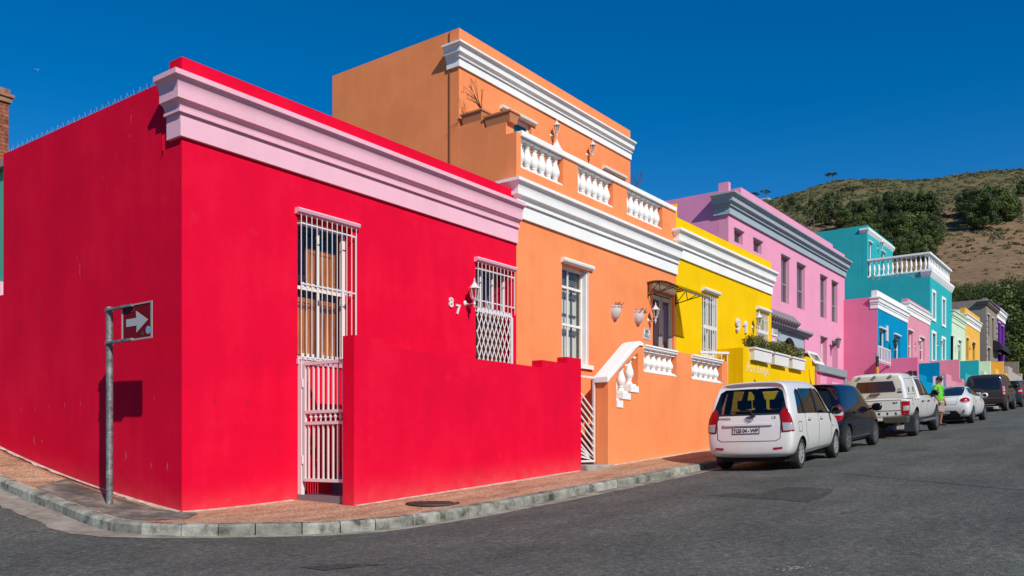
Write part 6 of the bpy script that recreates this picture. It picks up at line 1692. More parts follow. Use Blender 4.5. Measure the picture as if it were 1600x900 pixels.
# ------------------------------------------------------------------ trees
def pine_mesh(seed, h, w, mat, leaf=0.42, dens=34, low=0.10, nclump=40):
    r = np.random.default_rng(seed)
    cs, rad = [], []
    for i in range(nclump):
        t = r.random()
        z = h*(low+(0.97-low)*t)
        env = w*0.5*math.sin(math.pi*min(1, 0.18+0.80*t))**0.7*(1.0-0.35*t)
        a = r.random()*2*math.pi; q = env*math.sqrt(r.random())*0.95
        cs.append((q*math.cos(a), q*math.sin(a), z)); rad.append(w*(0.11+0.09*r.random()))
    v, f = leaves(r, cs, rad, dens, leaf, 0.8)
    segs = [((0, 0, -0.6), (0.1, 0.05, h*0.45), 0.22*h/9, 0.15*h/9), ((0.1, 0.05, h*0.45), (0.0, 0.1, h*0.85), 0.15*h/9, 0.05)]
    for c in cs[::5]:
        z0 = c[2]-h*0.08; segs.append(((0.05, 0.05, max(h*0.1, z0)), (c[0]*0.8, c[1]*0.8, c[2]), 0.07, 0.03))
    return mesh_from('crown', v, f, mat), limb_mesh('trunk', segs)
def umbrella_mesh(seed, h, w, mat):
    r = np.random.default_rng(seed)
    cs, rad = [], []
    for i in range(26):
        a = r.random()*2*math.pi; q = w*0.5*math.sqrt(r.random())
        cs.append((q*math.cos(a), q*math.sin(a), h*(0.86+0.07*r.random())-0.06*h*(q/(w*0.5))**2)); rad.append(w*(0.09+0.05*r.random()))
    v, f = leaves(r, cs, rad, 30, 0.42, 0.55)
    segs = [((0, 0, -0.6), (0.2, 0, h*0.45), 0.26, 0.18), ((0.2, 0, h*0.45), (0.1, 0.1, h*0.72), 0.18, 0.12)]
    for c in cs[::3]: segs.append(((0.15, 0.05, h*(0.5+0.2*r.random())), c, 0.09, 0.03))
    return mesh_from('crown', v, f, mat), limb_mesh('trunk', segs)
def broad_mesh(seed, h, w, mat, leaf=0.17, nclump=90, dens=190):
    r = np.random.default_rng(seed)
    cs, rad = [], []
    for i in range(nclump):
        d = r.normal(size=3); d /= np.linalg.norm(d); q = r.random()**0.4
        cs.append((d[0]*w*0.5*q, d[1]*w*0.5*q, h*0.57+d[2]*h*0.40*q)); rad.append(w*(0.075+0.06*r.random()))
    v, f = leaves(r, cs, rad, dens, leaf, 0.85)
    segs = [((0, 0, -0.6), (0.1, 0, h*0.3), 0.3, 0.22)]
    for c in cs[::6]: segs.append(((0.1, 0, h*0.28), (c[0]*0.85, c[1]*0.85, c[2]), 0.12, 0.04))
    return mesh_from('crown', v, f, mat), limb_mesh('trunk', segs)
def place_tree(name, meshes, base, s, rot, label, group):
    t = thing(name, label, 'tree', base, group)
    t.rotation_euler.z = rot; t.scale = (s, s, s)
    for nm, me in zip(('crown', 'trunk'), meshes):
        o = bpy.data.objects.new(nm, me); COL.objects.link(o); o.parent = t
    return t
pines = [pine_mesh(k, 9.0, 8.0+k % 2, PINE, 0.34, 85) for k in range(4)]
umbs = [umbrella_mesh(50+k, 10.0, 8.5, UMBR) for k in range(3)]
slim = [pine_mesh(80+k, 10.0, 5.0, PINE, 0.40, 40, 0.5, 22) for k in range(3)]
def depth_of(b): return (b[0]-CAM[0])*AX[1]+(b[1]-CAM[1])*AY[1]
rt = random.Random(9)
ORD = ['first', 'second', 'third', 'fourth', 'fifth', 'sixth', 'seventh', 'eighth', 'ninth', 'tenth']
def rows_of(lst, per):
    """names each tree by its row up the slope and its place from the left"""
    by = sorted(lst, key=lambda t: t[1]); out = []
    nm = ['top', 'second', 'third', 'fourth', 'lowest']
    k = (len(by)+per-1)//per
    for i in range(k):
        row = sorted(by[i*per:(i+1)*per])
        for j, t in enumerate(row): out.append((t, ORD[j]+' from the left', ('lowest' if i == k-1 else nm[i])+' row'))
    return out
def spot(kind, name, meshes, px, py, hpx, label, group):
    b = on_hill(px, py); d = depth_of(b)
    href = 9.0 if kind == 'p' else 10.0
    s = hpx/FPX*d/href
    place_tree(name, meshes[rt.randrange(len(meshes))], b, s, rt.random()*6.28, label, group)
# the dense pine clump above the teal house, then the stand on the right
clump = [(1297, 352, 30), (1316, 356, 36), (1333, 350, 40), (1350, 362, 46), (1366, 352, 44), (1388, 344, 44), (1404, 352, 52), (1419, 340, 46), (1434, 352, 58), (1449, 350, 56), (1378, 372, 44), (1398, 378, 48), (1416, 384, 52), (1440, 384, 50), (1455, 388, 44), (1425, 402, 44), (1405, 405, 40), (1446, 408, 40), (1382, 396, 40), (1282, 348, 24), (1340, 372, 36), (1360, 380, 36), (1462, 372, 34)]
for (px, py, hp), a, b2 in rows_of(clump, 6): spot('p', 'pine_tree', pines, px, py, hp*0.92, 'dark pine '+a.replace(' the', '')+', '+b2+' of the clump above the teal house', 'pines massed above the teal house')
stand = [(1512, 338, 44), (1528, 352, 58), (1545, 342, 52), (1562, 348, 56), (1574, 346, 46), (1536, 360, 56), (1581, 340, 34)]
for (px, py, hp), a in zip(sorted(stand), ORD): spot('p', 'pine_tree', pines, px, py, hp, 'rounded pine '+a+' from the left in the stand on the bare slope', 'pine stand on the bare slope')
spot('p', 'pine_tree', pines, 1600, 307, 26, 'small dark pine high on the slope at the right picture edge', 'single pines on the slope')
for (px, py, hp), a in zip([(1222, 318, 9), (1228, 330, 11), (1238, 322, 17), (1248, 330, 12), (1266, 322, 10)], ORD): spot('p', 'pine_tree', pines, px, py, hp, 'low bushy pine '+a+' from the left above the pink house roof', 'low pines above the pink roof')
for (px, py, hp), a in zip([(1257, 346, 24), (1262, 352, 30), (1272, 360, 45), (1284, 352, 42), (1293, 346, 44), (1300, 342, 42), (1310, 340, 36)], ORD): spot('s', 'slender_pine', slim, px, py, hp, 'slender bare stemmed pine '+a+' from the left behind the pink house', 'slender pines on the slope')
spot('u', 'umbrella_pine', umbs, 1331, 327, 36, 'forked umbrella pine standing alone on the mid slope', 'umbrella pines')
for i, (px, py, hp) in enumerate([(1177, 303, 20), (1196, 298, 19), (1294, 282.5, 18), (1301, 282.5, 17)]):
    th = math.degrees(math.atan((px-800)/FPX)); r = RT-6
    a = vax-math.radians(th); X, Y = CAM[0]+r*math.cos(a), CAM[1]+r*math.sin(a)
    b = (X, Y, hill_z(X, Y)-0.3); d = depth_of(b)
    place_tree('umbrella_pine', umbs[i % 3], b, hp/FPX*d/10.0, rt.random()*6, ['flat topped umbrella pine on the skyline just above the pink roof', 'small round topped umbrella pine on the skyline right of the flat topped one', 'leaning umbrella pine on the highest skyline knoll', 'second umbrella pine of the pair on the skyline knoll'][i], 'umbrella pines')
# broad leaved trees behind the last houses
br = [broad_mesh(30+k, 11.0, 11.0, BROAD) for k in range(3)]
blist = [(1500, 640, 200, 108), (1528, 640, 196, 102), (1556, 640, 205, 98), (1582, 640, 195, 95), (1612, 640, 200, 92), (1545, 640, 160, 90), (1590, 640, 140, 86), (1615, 640, 130, 84), (1480, 640, 190, 118)]
for i, (px, py, hp, d) in enumerate(sorted(blist)):
    x, y, z = fd(px, py, d); z = hill_z(x, y) if d > 96 else 3.0
    top = CAM[2]+(HORIZON-(640-hp))/FPX*d
    s = (top-z)/(11.0*0.99)
    place_tree('broad_tree', br[i % 3], (x, y, z), s, rt.random()*6, 'large dark broad leaved tree '+ORD[i]+' from the left behind the last houses', 'broad trees at the end of the street')
x, y, _ = fd(1583, 600, 72); z = 3.4
small = broad_mesh(99, 4.2, 3.2, BRIGHT, 0.16, 40, 220)
top = CAM[2]+(HORIZON-555)/FPX*72
place_tree('small_tree', small, (x, y, z), (top-z)/4.1, 0.5, 'small bright green tree at the far end of the taupe garden wall', 'small trees')
# unseen hedge and pavement added across the street for the cars to reflect
hc = [(x+rg.normal()*0.3, -16.6+rg.normal()*0.35, road_z(x, -14)+0.4+2.6*rg.random()) for x in np.arange(-2, 60, 0.42)]
v, f = leaves(rg, hc, [0.55+0.3*rg.random() for _ in hc], 60, 0.30)
link('unseen_reflection_hedge', mesh_from('unseen_reflection_hedge', v, f, BROAD), None, (0, 0, 0), 'stuff')
q = MB(); xx = list(np.arange(-40, 84, 2.0))
for x in xx:
    for y, dz in ((-14.5, -0.3), (-14.5, 0.13), (-15.9, 0.16), (-18.5, 0.16)): q.v.append((x, y, road_z(x, -14.4)+dz))
for i in range(len(xx)-1):
    for k in range(3): a = i*4+k; q.f.append((a, a+1, a+5, a+4)); q.m.append(0)
q.build('unseen_far_pavement', MATS['kerb_concrete'], None, (0, 0, 0), 'structure')
# white houses far up on the shoulder of the hill
for i, (px, py, w_, h_, d) in enumerate([(1195.5, 299, 3.2, 2.2, 418), (1206, 297.5, 2.0, 1.2, 420)]):
    x, y, z = fd(px, py, d); z = hill_z(x, y)
    q = MB(); q.box(x-w_, x+w_, y-w_*0.8, y+w_*0.8, z-1, z+h_); q.box(x-w_*1.1, x+w_*1.1, y-w_*0.9, y+w_*0.9, z+h_+0.01, z+h_+0.25)
    tag(q.build('hilltop_hut', WHITE, None, (x, y, z)), ['white building on the skyline under the umbrella pine', 'low pale wall on the skyline right of the white building'][i], 'building')
# ================================================================== VEHICLES
CGLASS = plain('dark_car_glass', (0.012, 0.014, 0.016), 0.03, spec=0.7)
SEEGLASS = glass_mat('car_glass', (0.50, 0.54, 0.52))
TYRE = plain('tyre_rubber', (0.022, 0.021, 0.020), 0.85, bump=0.1)
ALLOY = plain('alloy_rim', (0.55, 0.55, 0.55), 0.28, 0.85)
TRIM = plain('black_trim', (0.018, 0.018, 0.019), 0.55)
REDL = plain('red_lens', (0.36, 0.003, 0.006), 0.22, spec=0.35)
CLEARL = plain('clear_lens', (0.42, 0.40, 0.40), 0.12, coat=1.0)
AMBERL = plain('orange_lens', (0.6, 0.22, 0.03), 0.15, coat=1.0)
PLATEW = plain('plate_white', (0.70, 0.70, 0.68), 0.4)
CHROME = plain('chrome', (0.60, 0.60, 0.60), 0.12, 1.0)
SEATM = plain('dark_seat_fabric', (0.03, 0.03, 0.032), 0.9)
UNDER = plain('dark_underbody', (0.012, 0.012, 0.012), 0.9)
SEAM = plain('panel_gap', (0.02, 0.02, 0.02), 0.8)
def lerp_prof(prof, z):
    return float(np.interp(z, [p[0] for p in prof], [p[1] for p in prof]))
def loft(stations, rear=None, front=None, sub=2, hood=False):
    """smooth closed body from cross-sections; station = x, zb, ws, zm, wm, zbelt, wbelt, zt, wt"""
    N = len(stations)
    rings = []
    for i, (x, zb, ws, zm, wm, zk, wk, zt, wt) in enumerate(stations):
        h = [(0, zb), (ws*0.78, zb), (ws, zb+0.05), (wm, zm), (wk, zk-0.01), (wk-(wk-wt)*0.16, zk+(zt-zk)*0.16), (wt, zt-min(0.07, (zt-zk)*0.3)), (wt*0.80, zt-0.014), (0, zt)]
        pts = []
        for y, z in h:
            dx = 0
            if rear: dx += lerp_prof(rear, z)*max(0, 1-i*0.42) if i < 3 else 0
            if front and i >= N-3: dx -= lerp_prof(front, z)*max(0, 1-(N-1-i)*0.42)
            pts.append((x+dx, y, z))
        full = pts+[(a, -b2, c) for a, b2, c in pts[-2:0:-1]]
        rings.append(full)
    M = len(rings[0])
    v = [p for r in rings for p in r]; f = []
    for i in range(N-1):
        for j in range(M):
            f.append((i*M+j, i*M+(j+1) % M, (i+1)*M+(j+1) % M, (i+1)*M+j))
    for base, sgn in ((0, -1), ((N-1)*M, 1)):
        cen = {0: base, 8: base+8}
        for k in range(1, 8):
            a = v[base+k]; cen[k] = len(v); v.append((a[0]+sgn*0.045, 0, a[2]))
        for k in range(8):
            l, r = base+k, base+k+1
            l2, r2 = base+(M-k) % M, base+(M-k-1) % M
            for a, b2 in ((l, r), (l2, r2)):
                q = [a, b2, cen[k+1], cen[k]]
                q = list(dict.fromkeys(q))
                if len(q) >= 3: f.append(tuple(q))
    me = bpy.data.meshes.new('loft'); me.from_pydata(v, [], f)
    bm = bmesh.new(); bm.from_mesh(me); bmesh.ops.recalc_face_normals(bm, faces=bm.faces); bm.to_mesh(me); bm.free()
    o = bpy.data.objects.new('loft', me); COL.objects.link(o)
    md = o.modifiers.new('s', 'SUBSURF'); md.levels = sub; md.render_levels = sub
    return bake(o)
def bake(o):
    dg = bpy.context.evaluated_depsgraph_get(); dg.update()
    me = bpy.data.meshes.new_from_object(o.evaluated_get(dg))
    old = o.data; bpy.data.objects.remove(o); bpy.data.meshes.remove(old)
    return me
def cut(me, cutters):
    """subtract each cutter MB from a mesh; cut faces take material slot 1"""
    for c in cutters:
        o = bpy.data.objects.new('a', me); COL.objects.link(o)
        c.m = [1]*len(c.f)
        cm = c.mesh('cutter', [MATS['dark_underbody'], MATS['dark_underbody']])
        co = bpy.data.objects.new('b', cm); COL.objects.link(co)
        md = o.modifiers.new('b', 'BOOLEAN'); md.operation = 'DIFFERENCE'; md.object = co; md.solver = 'EXACT'
        dg = bpy.context.evaluated_depsgraph_get(); dg.update()
        new = bpy.data.meshes.new_from_object(o.evaluated_get(dg))
        bpy.data.objects.remove(o); bpy.data.objects.remove(co); bpy.data.meshes.remove(cm); bpy.data.meshes.remove(me)
        me = new
    return me
def finish(me, angle=32):
    bm = bmesh.new(); bm.from_mesh(me)
    lim = R_(angle)
    for e in bm.edges: e.smooth = len(e.link_faces) == 2 and e.calc_face_angle(0) < lim
    for f in bm.faces: f.smooth = True
    bm.to_mesh(me); bm.free(); me.update()
    return me
def bvh_of(me):
    return BVHTree.FromPolygons([v.co.copy() for v in me.vertices], [tuple(p.vertices) for p in me.polygons])
AXES = {'R': (lambda p: (Vector((p[0], -3, p[1])), Vector((0, 1, 0)))), 'L': (lambda p: (Vector((p[0], 3, p[1])), Vector((0, -1, 0)))),
        'B': (lambda p: (Vector((-3, -p[0], p[1])), Vector((1, 0, 0)))), 'F': (lambda p: (Vector((9, p[0], p[1])), Vector((-1, 0, 0)))),
        'T': (lambda p: (Vector((p[0], p[1], 4)), Vector((0, 0, -1))))}
CORNER = [0.1, 0.72]
_T = Vector((0.66, -0.75, 0)).normalized(); _D = Vector((0.75, 0.66, 0)).normalized()
AXES['CR'] = lambda p: (Vector((CORNER[0], -CORNER[1], p[1]))+_T*p[0]-_D*2, _D)
AXES['CL'] = lambda p: (Vector((CORNER[0], CORNER[1], p[1]))+Vector((_T.x, -_T.y, 0))*p[0]-Vector((_D.x, -_D.y, 0))*2, Vector((_D.x, -_D.y, 0)))
def hit(bvh, axis, p, off):
    o, d = AXES[axis](p)
    q, n, i, _ = bvh.ray_cast(o, d)
    if q is None:
        # past the silhouette: slide to the nearest body point
        k = {'R': 2.25, 'L': 2.25, 'B': 3.2, 'F': 4.8, 'T': 2.4, 'CR': 2.05, 'CL': 2.05}[axis]
        q, n, i, _ = bvh.find_nearest(o+d*k)
        return q+n*off, n
    if n.dot(d) > 0: n = -n
    return q+n*off, n
def decal(bvh, axis, poly, off, grid=0.07, skirt=0.02):
    xs_ = [p[0] for p in poly]; zs_ = [p[1] for p in poly]
    dense = []
    for a, b2 in zip(poly, list(poly[1:])+[poly[0]]):
        m = max(1, int(math.dist(a, b2)/grid))
        for k in range(m): dense.append((a[0]+(b2[0]-a[0])*k/m, a[1]+(b2[1]-a[1])*k/m))
    inner = [(x, z) for x in np.arange(min(xs_)+grid*0.6, max(xs_), grid) for z in np.arange(min(zs_)+grid*0.6, max(zs_), grid)]
    r = delaunay_2d_cdt([Vector(p) for p in dense+inner], [], [list(range(len(dense)))], 1, 1e-6)
    q = MB()
    nn = []
    for v in r[0]:
        p, n = hit(bvh, axis, (v.x, v.y), off); q.v.append(tuple(p)); nn.append(n)
    q.f = [tuple(f) for f in r[2]]; 
    cnt = {}
    for f in q.f:
        for a, b2 in zip(f, f[1:]+f[:1]): cnt.setdefault(frozenset((a, b2)), []).append((a, b2))
    if skirt:
        low = {}
        for e, l in list(cnt.items()):
            if len(l) == 1:
                a, b2 = l[0]
                for i in (a, b2):
                    if i not in low: low[i] = len(q.v); q.v.append(tuple(Vector(q.v[i])-nn[i]*(abs(off)+skirt)))
                q.f.append((b2, a, low[a], low[b2]))
    q.m = [0]*len(q.f)
    return q
class Car:
    def __init__(s, name, label, cat, group, X, Y, yaw=0.0):
        s.root = thing(name, label, cat, (0, 0, 0), group)
        s.X, s.Y, s.yaw = X, Y, yaw
    def body(s, me, mat, name='body', cutters=(), extra=None):
        s.bvh = bvh_of(me)
        me.materials.clear(); me.materials.append(mat); me.materials.append(UNDER)
        if cutters:
            me = cut(me, cutters)
            if len(me.materials) < 2:
                me.materials.clear(); me.materials.append(mat); me.materials.append(UNDER)
            else: me.materials[0] = mat; me.materials[1] = UNDER
        finish(me); me.name = name
        s.main = link(name, me, s.root, (0, 0, 0))
        return s.main
    def put(s, name, axis, poly, mat, off=0.006, grid=0.07, both=False, parent=None, skirt=0.02, bvh=None, label=None):
        o = decal(bvh or s.bvh, axis, poly, off, grid, skirt).build(name, mat, parent or s.root, (0, 0, 0), angle=40)
        if both: decal(bvh or s.bvh, 'L', poly, off, grid, skirt).build(name, mat, parent or s.root, (0, 0, 0), angle=40)
        return o
    def text(s, txt, axis, x, z, size, mat, off=0.008, bold=0.004, parent=None, spacing=1.0, name='lettering'):
        v, f = text_geo(txt, size, 0, bold, 'CENTER', spacing)
        q = MB(); q.add([tuple(hit(s.bvh, axis, (x+a, z+b2), off)[0]) for a, b2, c in v], f)
        return q.build(name, mat, parent or s.root, (0, 0, 0), fix=False)
    def seam(s, pts, axis='R', w=0.012, both=True):
        q = MB()
        for ax in ((axis, 'L') if both else (axis,)):
            for a, b2 in zip(pts[:-1], pts[1:]):
                m = max(1, int(math.dist(a, b2)/0.08))
                for k in range(m):
                    p0 = (a[0]+(b2[0]-a[0])*k/m, a[1]+(b2[1]-a[1])*k/m); p1 = (a[0]+(b2[0]-a[0])*(k+1)/m, a[1]+(b2[1]-a[1])*(k+1)/m)
                    A, n = hit(s.bvh, ax, p0, 0.0025); B, n2 = hit(s.bvh, ax, p1, 0.0025)
                    if (B-A).length > 0.3 or (B-A).length < 1e-4: continue
                    t = (B-A).normalized().cross(n).normalized()*w/2
                    q.add([A-t, A+t, B+t, B-t], [(0, 1, 2, 3)])
        return q.build('panel_gap', SEAM, s.main, (0, 0, 0), kind='stuff')
    def wheels(s, xr, xf, track, r, w=0.19, spokes=7, rim=ALLOY, steer=0.0):
        for x in (xr, xf):
            for sg in (-1, 1):
                yo = sg*track
                t = MB(); rr = r*0.66
                t.lathe([(rr, -w/2), (r*0.93, -w/2), (r, -w*0.32), (r, w*0.32), (r*0.93, w/2), (rr, w/2)], 32, (0, 0, 0), axis='y', cap=False)
                t.v = [(a, b2, c) for a, b2, c in t.v]
                ty = t.build('wheel', TYRE, s.root, (x, yo-sg*w/2, r), angle=40) if False else None
                me = t.mesh('wheel', TYRE, angle=40)
                ty = link('wheel', me, s.root, (x, yo-sg*w/2, r))
                if x == xf and steer: ty.rotation_euler.z = steer
                q = MB(); o_ = sg*(w/2-0.015)
                n = 32
                q.lathe([(rr*1.01, o_-sg*0.03), (rr*1.01, o_+sg*0.012), (rr*0.90, o_+sg*0.008), (rr*0.88, o_-sg*0.05)], n, axis='y', cap=False)
                q.lathe([(0.0, o_+sg*0.004), (rr*0.17, o_+sg*0.002), (rr*0.2, o_-sg*0.03)], 16, axis='y')
                for k in range(spokes):
                    a = 2*math.pi*k/spokes+0.2
                    q.bar((rr*0.12*math.cos(a), o_-sg*0.012, rr*0.12*math.sin(a)), (rr*0.93*math.cos(a), o_-sg*0.004, rr*0.93*math.sin(a)), rr*0.17, 0.022, up=(0, 1, 0))
                rm = link('rim', q.mesh('rim', rim, angle=40), None, (0, 0, 0)); rm.parent = ty; rm.location = (0, 0, 0)
                q = MB(); q.lathe([(0.0, o_-sg*0.06), (rr*0.985, o_-sg*0.06)], 24, axis='y', cap=False)
                dk = link('brake_disc', q.mesh('brake_disc', UNDER), None, (0, 0, 0)); dk.parent = ty; dk.location = (0, 0, 0)
    def mirror(s, x, y, z, mat, sz=1.0):
        for sg in (-1, 1):
            q = MB(); q.lathe([(0.0, -0.11*sz), (0.065*sz, -0.08*sz), (0.08*sz, 0.0), (0.07*sz, 0.09*sz), (0.0, 0.12*sz)], 12, axis='y')
            q.v = [(x+a*0.7+(0.03*(1 if b2*sg < 0 else 0)), sg*(y+0.12*sz)+b2, z+c*1.1) for a, b2, c in q.v]
            q.tube((x, sg*(y-0.06), z-0.05), (x, sg*(y+0.06), z-0.02), 0.025, 6)
            o = q.build('wing_mirror', mat, s.root, (0, 0, 0), smooth=True)
            g = MB(); g.lathe([(0.0, 0), (0.07*sz, 0.0)], 14, (0, 0, 0), axis='x'); g.v = [(x-0.058*sz+0.001, sg*(y+0.12*sz)+b2*0.95, z+c*0.85) for a, b2, c in g.v]; g.f = [f for f in g.f]
            g.build('mirror_glass', CGLASS, o, (0, 0, 0))
    def handle(s, x, z, mat, w=0.2):
        for ax in 'RL':
            p, n = hit(s.bvh, ax, (x, z), 0.0)
            q = MB(); q.bar(p+n*0.028+Vector((-w/2, 0, 0)), p+n*0.028+Vector((w/2, 0, 0)), 0.022, 0.03); q.bar(p+Vector((-w/2+0.02, 0, 0)), p+n*0.03+Vector((-w/2+0.02, 0, 0)), 0.02, 0.02); q.bar(p+Vector((w/2-0.02, 0, 0)), p+n*0.03+Vector((w/2-0.02, 0, 0)), 0.02, 0.02)
            o = q.build('door_handle', mat, s.root, (0, 0, 0))
            d = MB(); c = [(x-w*0.3+w*0.6*0.5*(1+math.cos(t)), z-0.005+0.035*math.sin(t)) for t in np.linspace(0, 2*math.pi, 11)[:-1]]
            decal(s.bvh, ax, c, 0.002, 0.1, 0).build('handle_cup', SEAM, o, (0, 0, 0))
    def plate(s, txt, y, z, w=0.46, h=0.115, size=0.085, spacing=0.95):
        o = s.put('number_plate', 'B', rect(y-w/2, y+w/2, z-h/2, z+h/2), TRIM, 0.012, 0.2)
        s.put('plate_face', 'B', rect(y-w/2+0.012, y+w/2-0.012, z-h/2+0.012, z+h/2-0.012), PLATEW, 0.018, 0.2, parent=o, skirt=0)
        if txt: s.text(txt, 'B', y, z-size*0.36, size, TRIM, 0.022, 0.002, parent=o, spacing=spacing)
        return o
    def seats(s, lst):
        for x, y in lst:
            q = MB(); q.hexa([(x, y-0.23, 0.55), (x+0.14, y-0.23, 0.55), (x+0.14, y+0.23, 0.55), (x, y+0.23, 0.55)], [(x-0.14, y-0.2, 1.13), (x-0.03, y-0.2, 1.13), (x-0.03, y+0.2, 1.13), (x-0.14, y+0.2, 1.13)])
            q.box(x+0.0, x+0.5, y-0.23, y+0.23, 0.45, 0.6)
            o = q.build('seat', SEATM, s.root, (0, 0, 0)); bevel(o, 0.04, 3)
            q = MB(); q.box(x-0.17, x-0.07, y-0.13, y+0.13, 1.17, 1.34); q.tube((x-0.11, y-0.06, 1.1), (x-0.12, y-0.06, 1.2), 0.01, 6); q.tube((x-0.11, y+0.06, 1.1), (x-0.12, y+0.06, 1.2), 0.01, 6)
            h = q.build('headrest', SEATM, o, (0, 0, 0)); bevel(h, 0.035, 3)
    def place(s, wb0, wb1):
        """stand the car on the road: wheels at wb0 and wb1"""
        z0 = road_z(s.X+wb0, s.Y); z1 = road_z(s.X+wb1, s.Y)
        pitch = -math.atan2(z1-z0, wb1-wb0)
        zl = (road_z(s.X+wb0, s.Y-0.7), road_z(s.X+wb0, s.Y+0.7)); roll = math.atan2(zl[1]-zl[0], 1.4)
        s.root.rotation_euler = (roll, pitch, s.yaw)
        s.root.location = (s.X, s.Y, z0-math.tan(-pitch)*wb0)
def arch_cutters(xs_, r, y0=0.45, zc=None):
    q = MB()
    for x in xs_:
        for sg in (-1, 1):
            q.lathe([(0.0, y0), (r, y0), (r, 1.3), (0.0, 1.3)] if sg > 0 else [(0.0, -1.3), (r, -1.3), (r, -y0), (0.0, -y0)], 28, (x, 0, zc if zc else r-0.06), axis='y')
    return q
# ------------------------------------------------------------------ white people carrier nearest the camera
WCAR = car_paint('white_car_paint', (0.72, 0.71, 0.68))
def hatch_stations(L, W, H, belt=0.985, zb=0.24, roofw=0.66, hood=0.93):
    """upright people-carrier shape, scaled from a 4.14 x 1.66 x 1.695 pattern"""
    fx_, fw, fh = L/4.14, W/1.66, H/1.695
    b = belt
    S = [(0.00, zb+0.07, 0.70, 0.60, 0.775, b, 0.75, 1.63, 0.60), (0.06, zb+0.02, 0.79, 0.60, 0.832, b, 0.805, 1.68, 0.64), (0.30, zb, 0.80, 0.64, 0.838, b-0.005, 0.822, 1.705, 0.665), (1.1, zb-0.02, 0.80, 0.66, 0.838, b-0.015, 0.825, 1.712, 0.675),
         (2.0, zb-0.02, 0.80, 0.66, 0.838, b-0.03, 0.822, 1.70, 0.67), (2.55, zb-0.02, 0.80, 0.65, 0.836, b-0.04, 0.815, 1.65, 0.64), (2.95, zb-0.02, 0.78, 0.62, 0.83, b-0.05, 0.81, 1.34, 0.64), (3.28, zb-0.02, 0.78, 0.60, 0.83, b-0.075, 0.80, hood+0.12, 0.66),
         (3.62, zb, 0.78, 0.56, 0.82, hood-0.08, 0.77, hood, 0.60), (3.95, zb+0.02, 0.70, 0.50, 0.76, hood-0.22, 0.70, hood-0.13, 0.52), (4.14, zb+0.06, 0.52, 0.44, 0.60, 0.58, 0.56, 0.64, 0.40)]
    return [(x*fx_, a, w1*fw, c, w2*fw, d*fh**0.5, w3*fw, e*fh, w4*fw) for x, a, w1, c, w2, d, w3, e, w4 in S]
REAR = [(0.25, 0.05), (0.36, 0.0), (0.55, 0.0), (0.64, 0.055), (0.95, 0.07), (1.06, 0.11), (1.62, 0.40)]
av = Car('people_carrier', 'white people carrier parked nearest the camera beside the orange wall', 'car', 'cars parked along the kerb', 9.50, -3.73, 0.05)
st = hatch_stations(4.14, 1.66, 1.695)
me = loft(st, REAR, [(0.3, 0.0), (0.6, 0.0)])
side_w = [[(0.50, 1.055), (0.96, 1.045), (0.95, 1.50), (0.80, 1.53), (0.66, 1.47)], [(1.04, 1.045), (1.86, 1.02), (1.88, 1.52), (1.04, 1.53)], [(1.95, 1.015), (2.86, 0.985), (2.78, 1.10), (2.50, 1.42), (2.30, 1.505), (1.95, 1.52)]]
rear_w = [(-0.66, 1.09), (0.66, 1.09), (0.69, 1.20), (0.60, 1.50), (0.50, 1.56), (-0.50, 1.56), (-0.60, 1.50), (-0.69, 1.20)]
ws_ = [(-0.62, 1.06), (0.62, 1.06), (0.54, 1.50), (-0.54, 1.50)]
cav = MB(); cav.hexa([(0.42, -0.68, 0.48), (3.0, -0.68, 0.48), (3.0, 0.68, 0.48), (0.42, 0.68, 0.48)], [(0.36, -0.70, 1.03), (3.0, -0.70, 0.98), (3.0, 0.70, 0.98), (0.36, 0.70, 1.03)])
cav2 = MB(); cav2.hexa([(0.36, -0.70, 1.02), (2.98, -0.70, 0.975), (2.98, 0.70, 0.975), (0.36, 0.70, 1.02)], [(0.58, -0.585, 1.615), (2.42, -0.585, 1.615), (2.42, 0.585, 1.615), (0.58, 0.585, 1.615)])
cw = MB()
for p in side_w: cw.panel(p, [], lambda u, v, w: (u, -1.2+w, v), 2.4)
cr = MB(); cr.panel(rear_w, [], lambda u, v, w: (-0.3+w, u, v), 1.3)
cf = MB(); cf.panel(ws_, [], lambda u, v, w: (2.3+w, u, v), 1.5)
av.body(me, WCAR, cutters=[arch_cutters((0.70, 3.36), 0.345, 0.52), cav, cav2, cw, cr, cf])
for p in side_w: av.put('side_window', 'R', p, SEEGLASS, -0.012, 0.1, both=True, skirt=0)
av.put('rear_window', 'B', rear_w, SEEGLASS, -0.010, 0.1, skirt=0)
av.put('windscreen', 'F', ws_, SEEGLASS, -0.010, 0.1, skirt=0)
# black pillars between the side windows and the black frame of the rear screen
for p in ([(0.955, 1.04), (1.045, 1.04), (1.045, 1.54), (0.955, 1.52)], [(1.86, 1.015), (1.955, 1.01), (1.955, 1.53), (1.88, 1.53)]): av.put('window_pillar', 'R', p, TRIM, 0.003, 0.1, both=True)
q = decal(av.bvh, 'B', [(-0.68, 1.06), (0.68, 1.06), (0.68, 1.09), (-0.68, 1.09)], 0.004, 0.08); q.build('screen_border', TRIM, av.root, (0, 0, 0))
av.seats([(0.95, 0.32), (0.95, -0.32), (2.0, 0.36), (2.0, -0.36)])
q = MB(); q.box(2.75, 2.95, -0.66, 0.66, 0.8, 0.99); q.build('dashboard', SEATM, av.root, (0, 0, 0))
for sg in (1, -1):
    f_ = lambda pts: [(sg*y, z) for y, z in (pts if sg > 0 else pts[::-1])]
    av.put('reflector', 'B', f_([(0.48, 0.415), (0.64, 0.43), (0.64, 0.462), (0.48, 0.452)]), REDL, 0.01, 0.08)
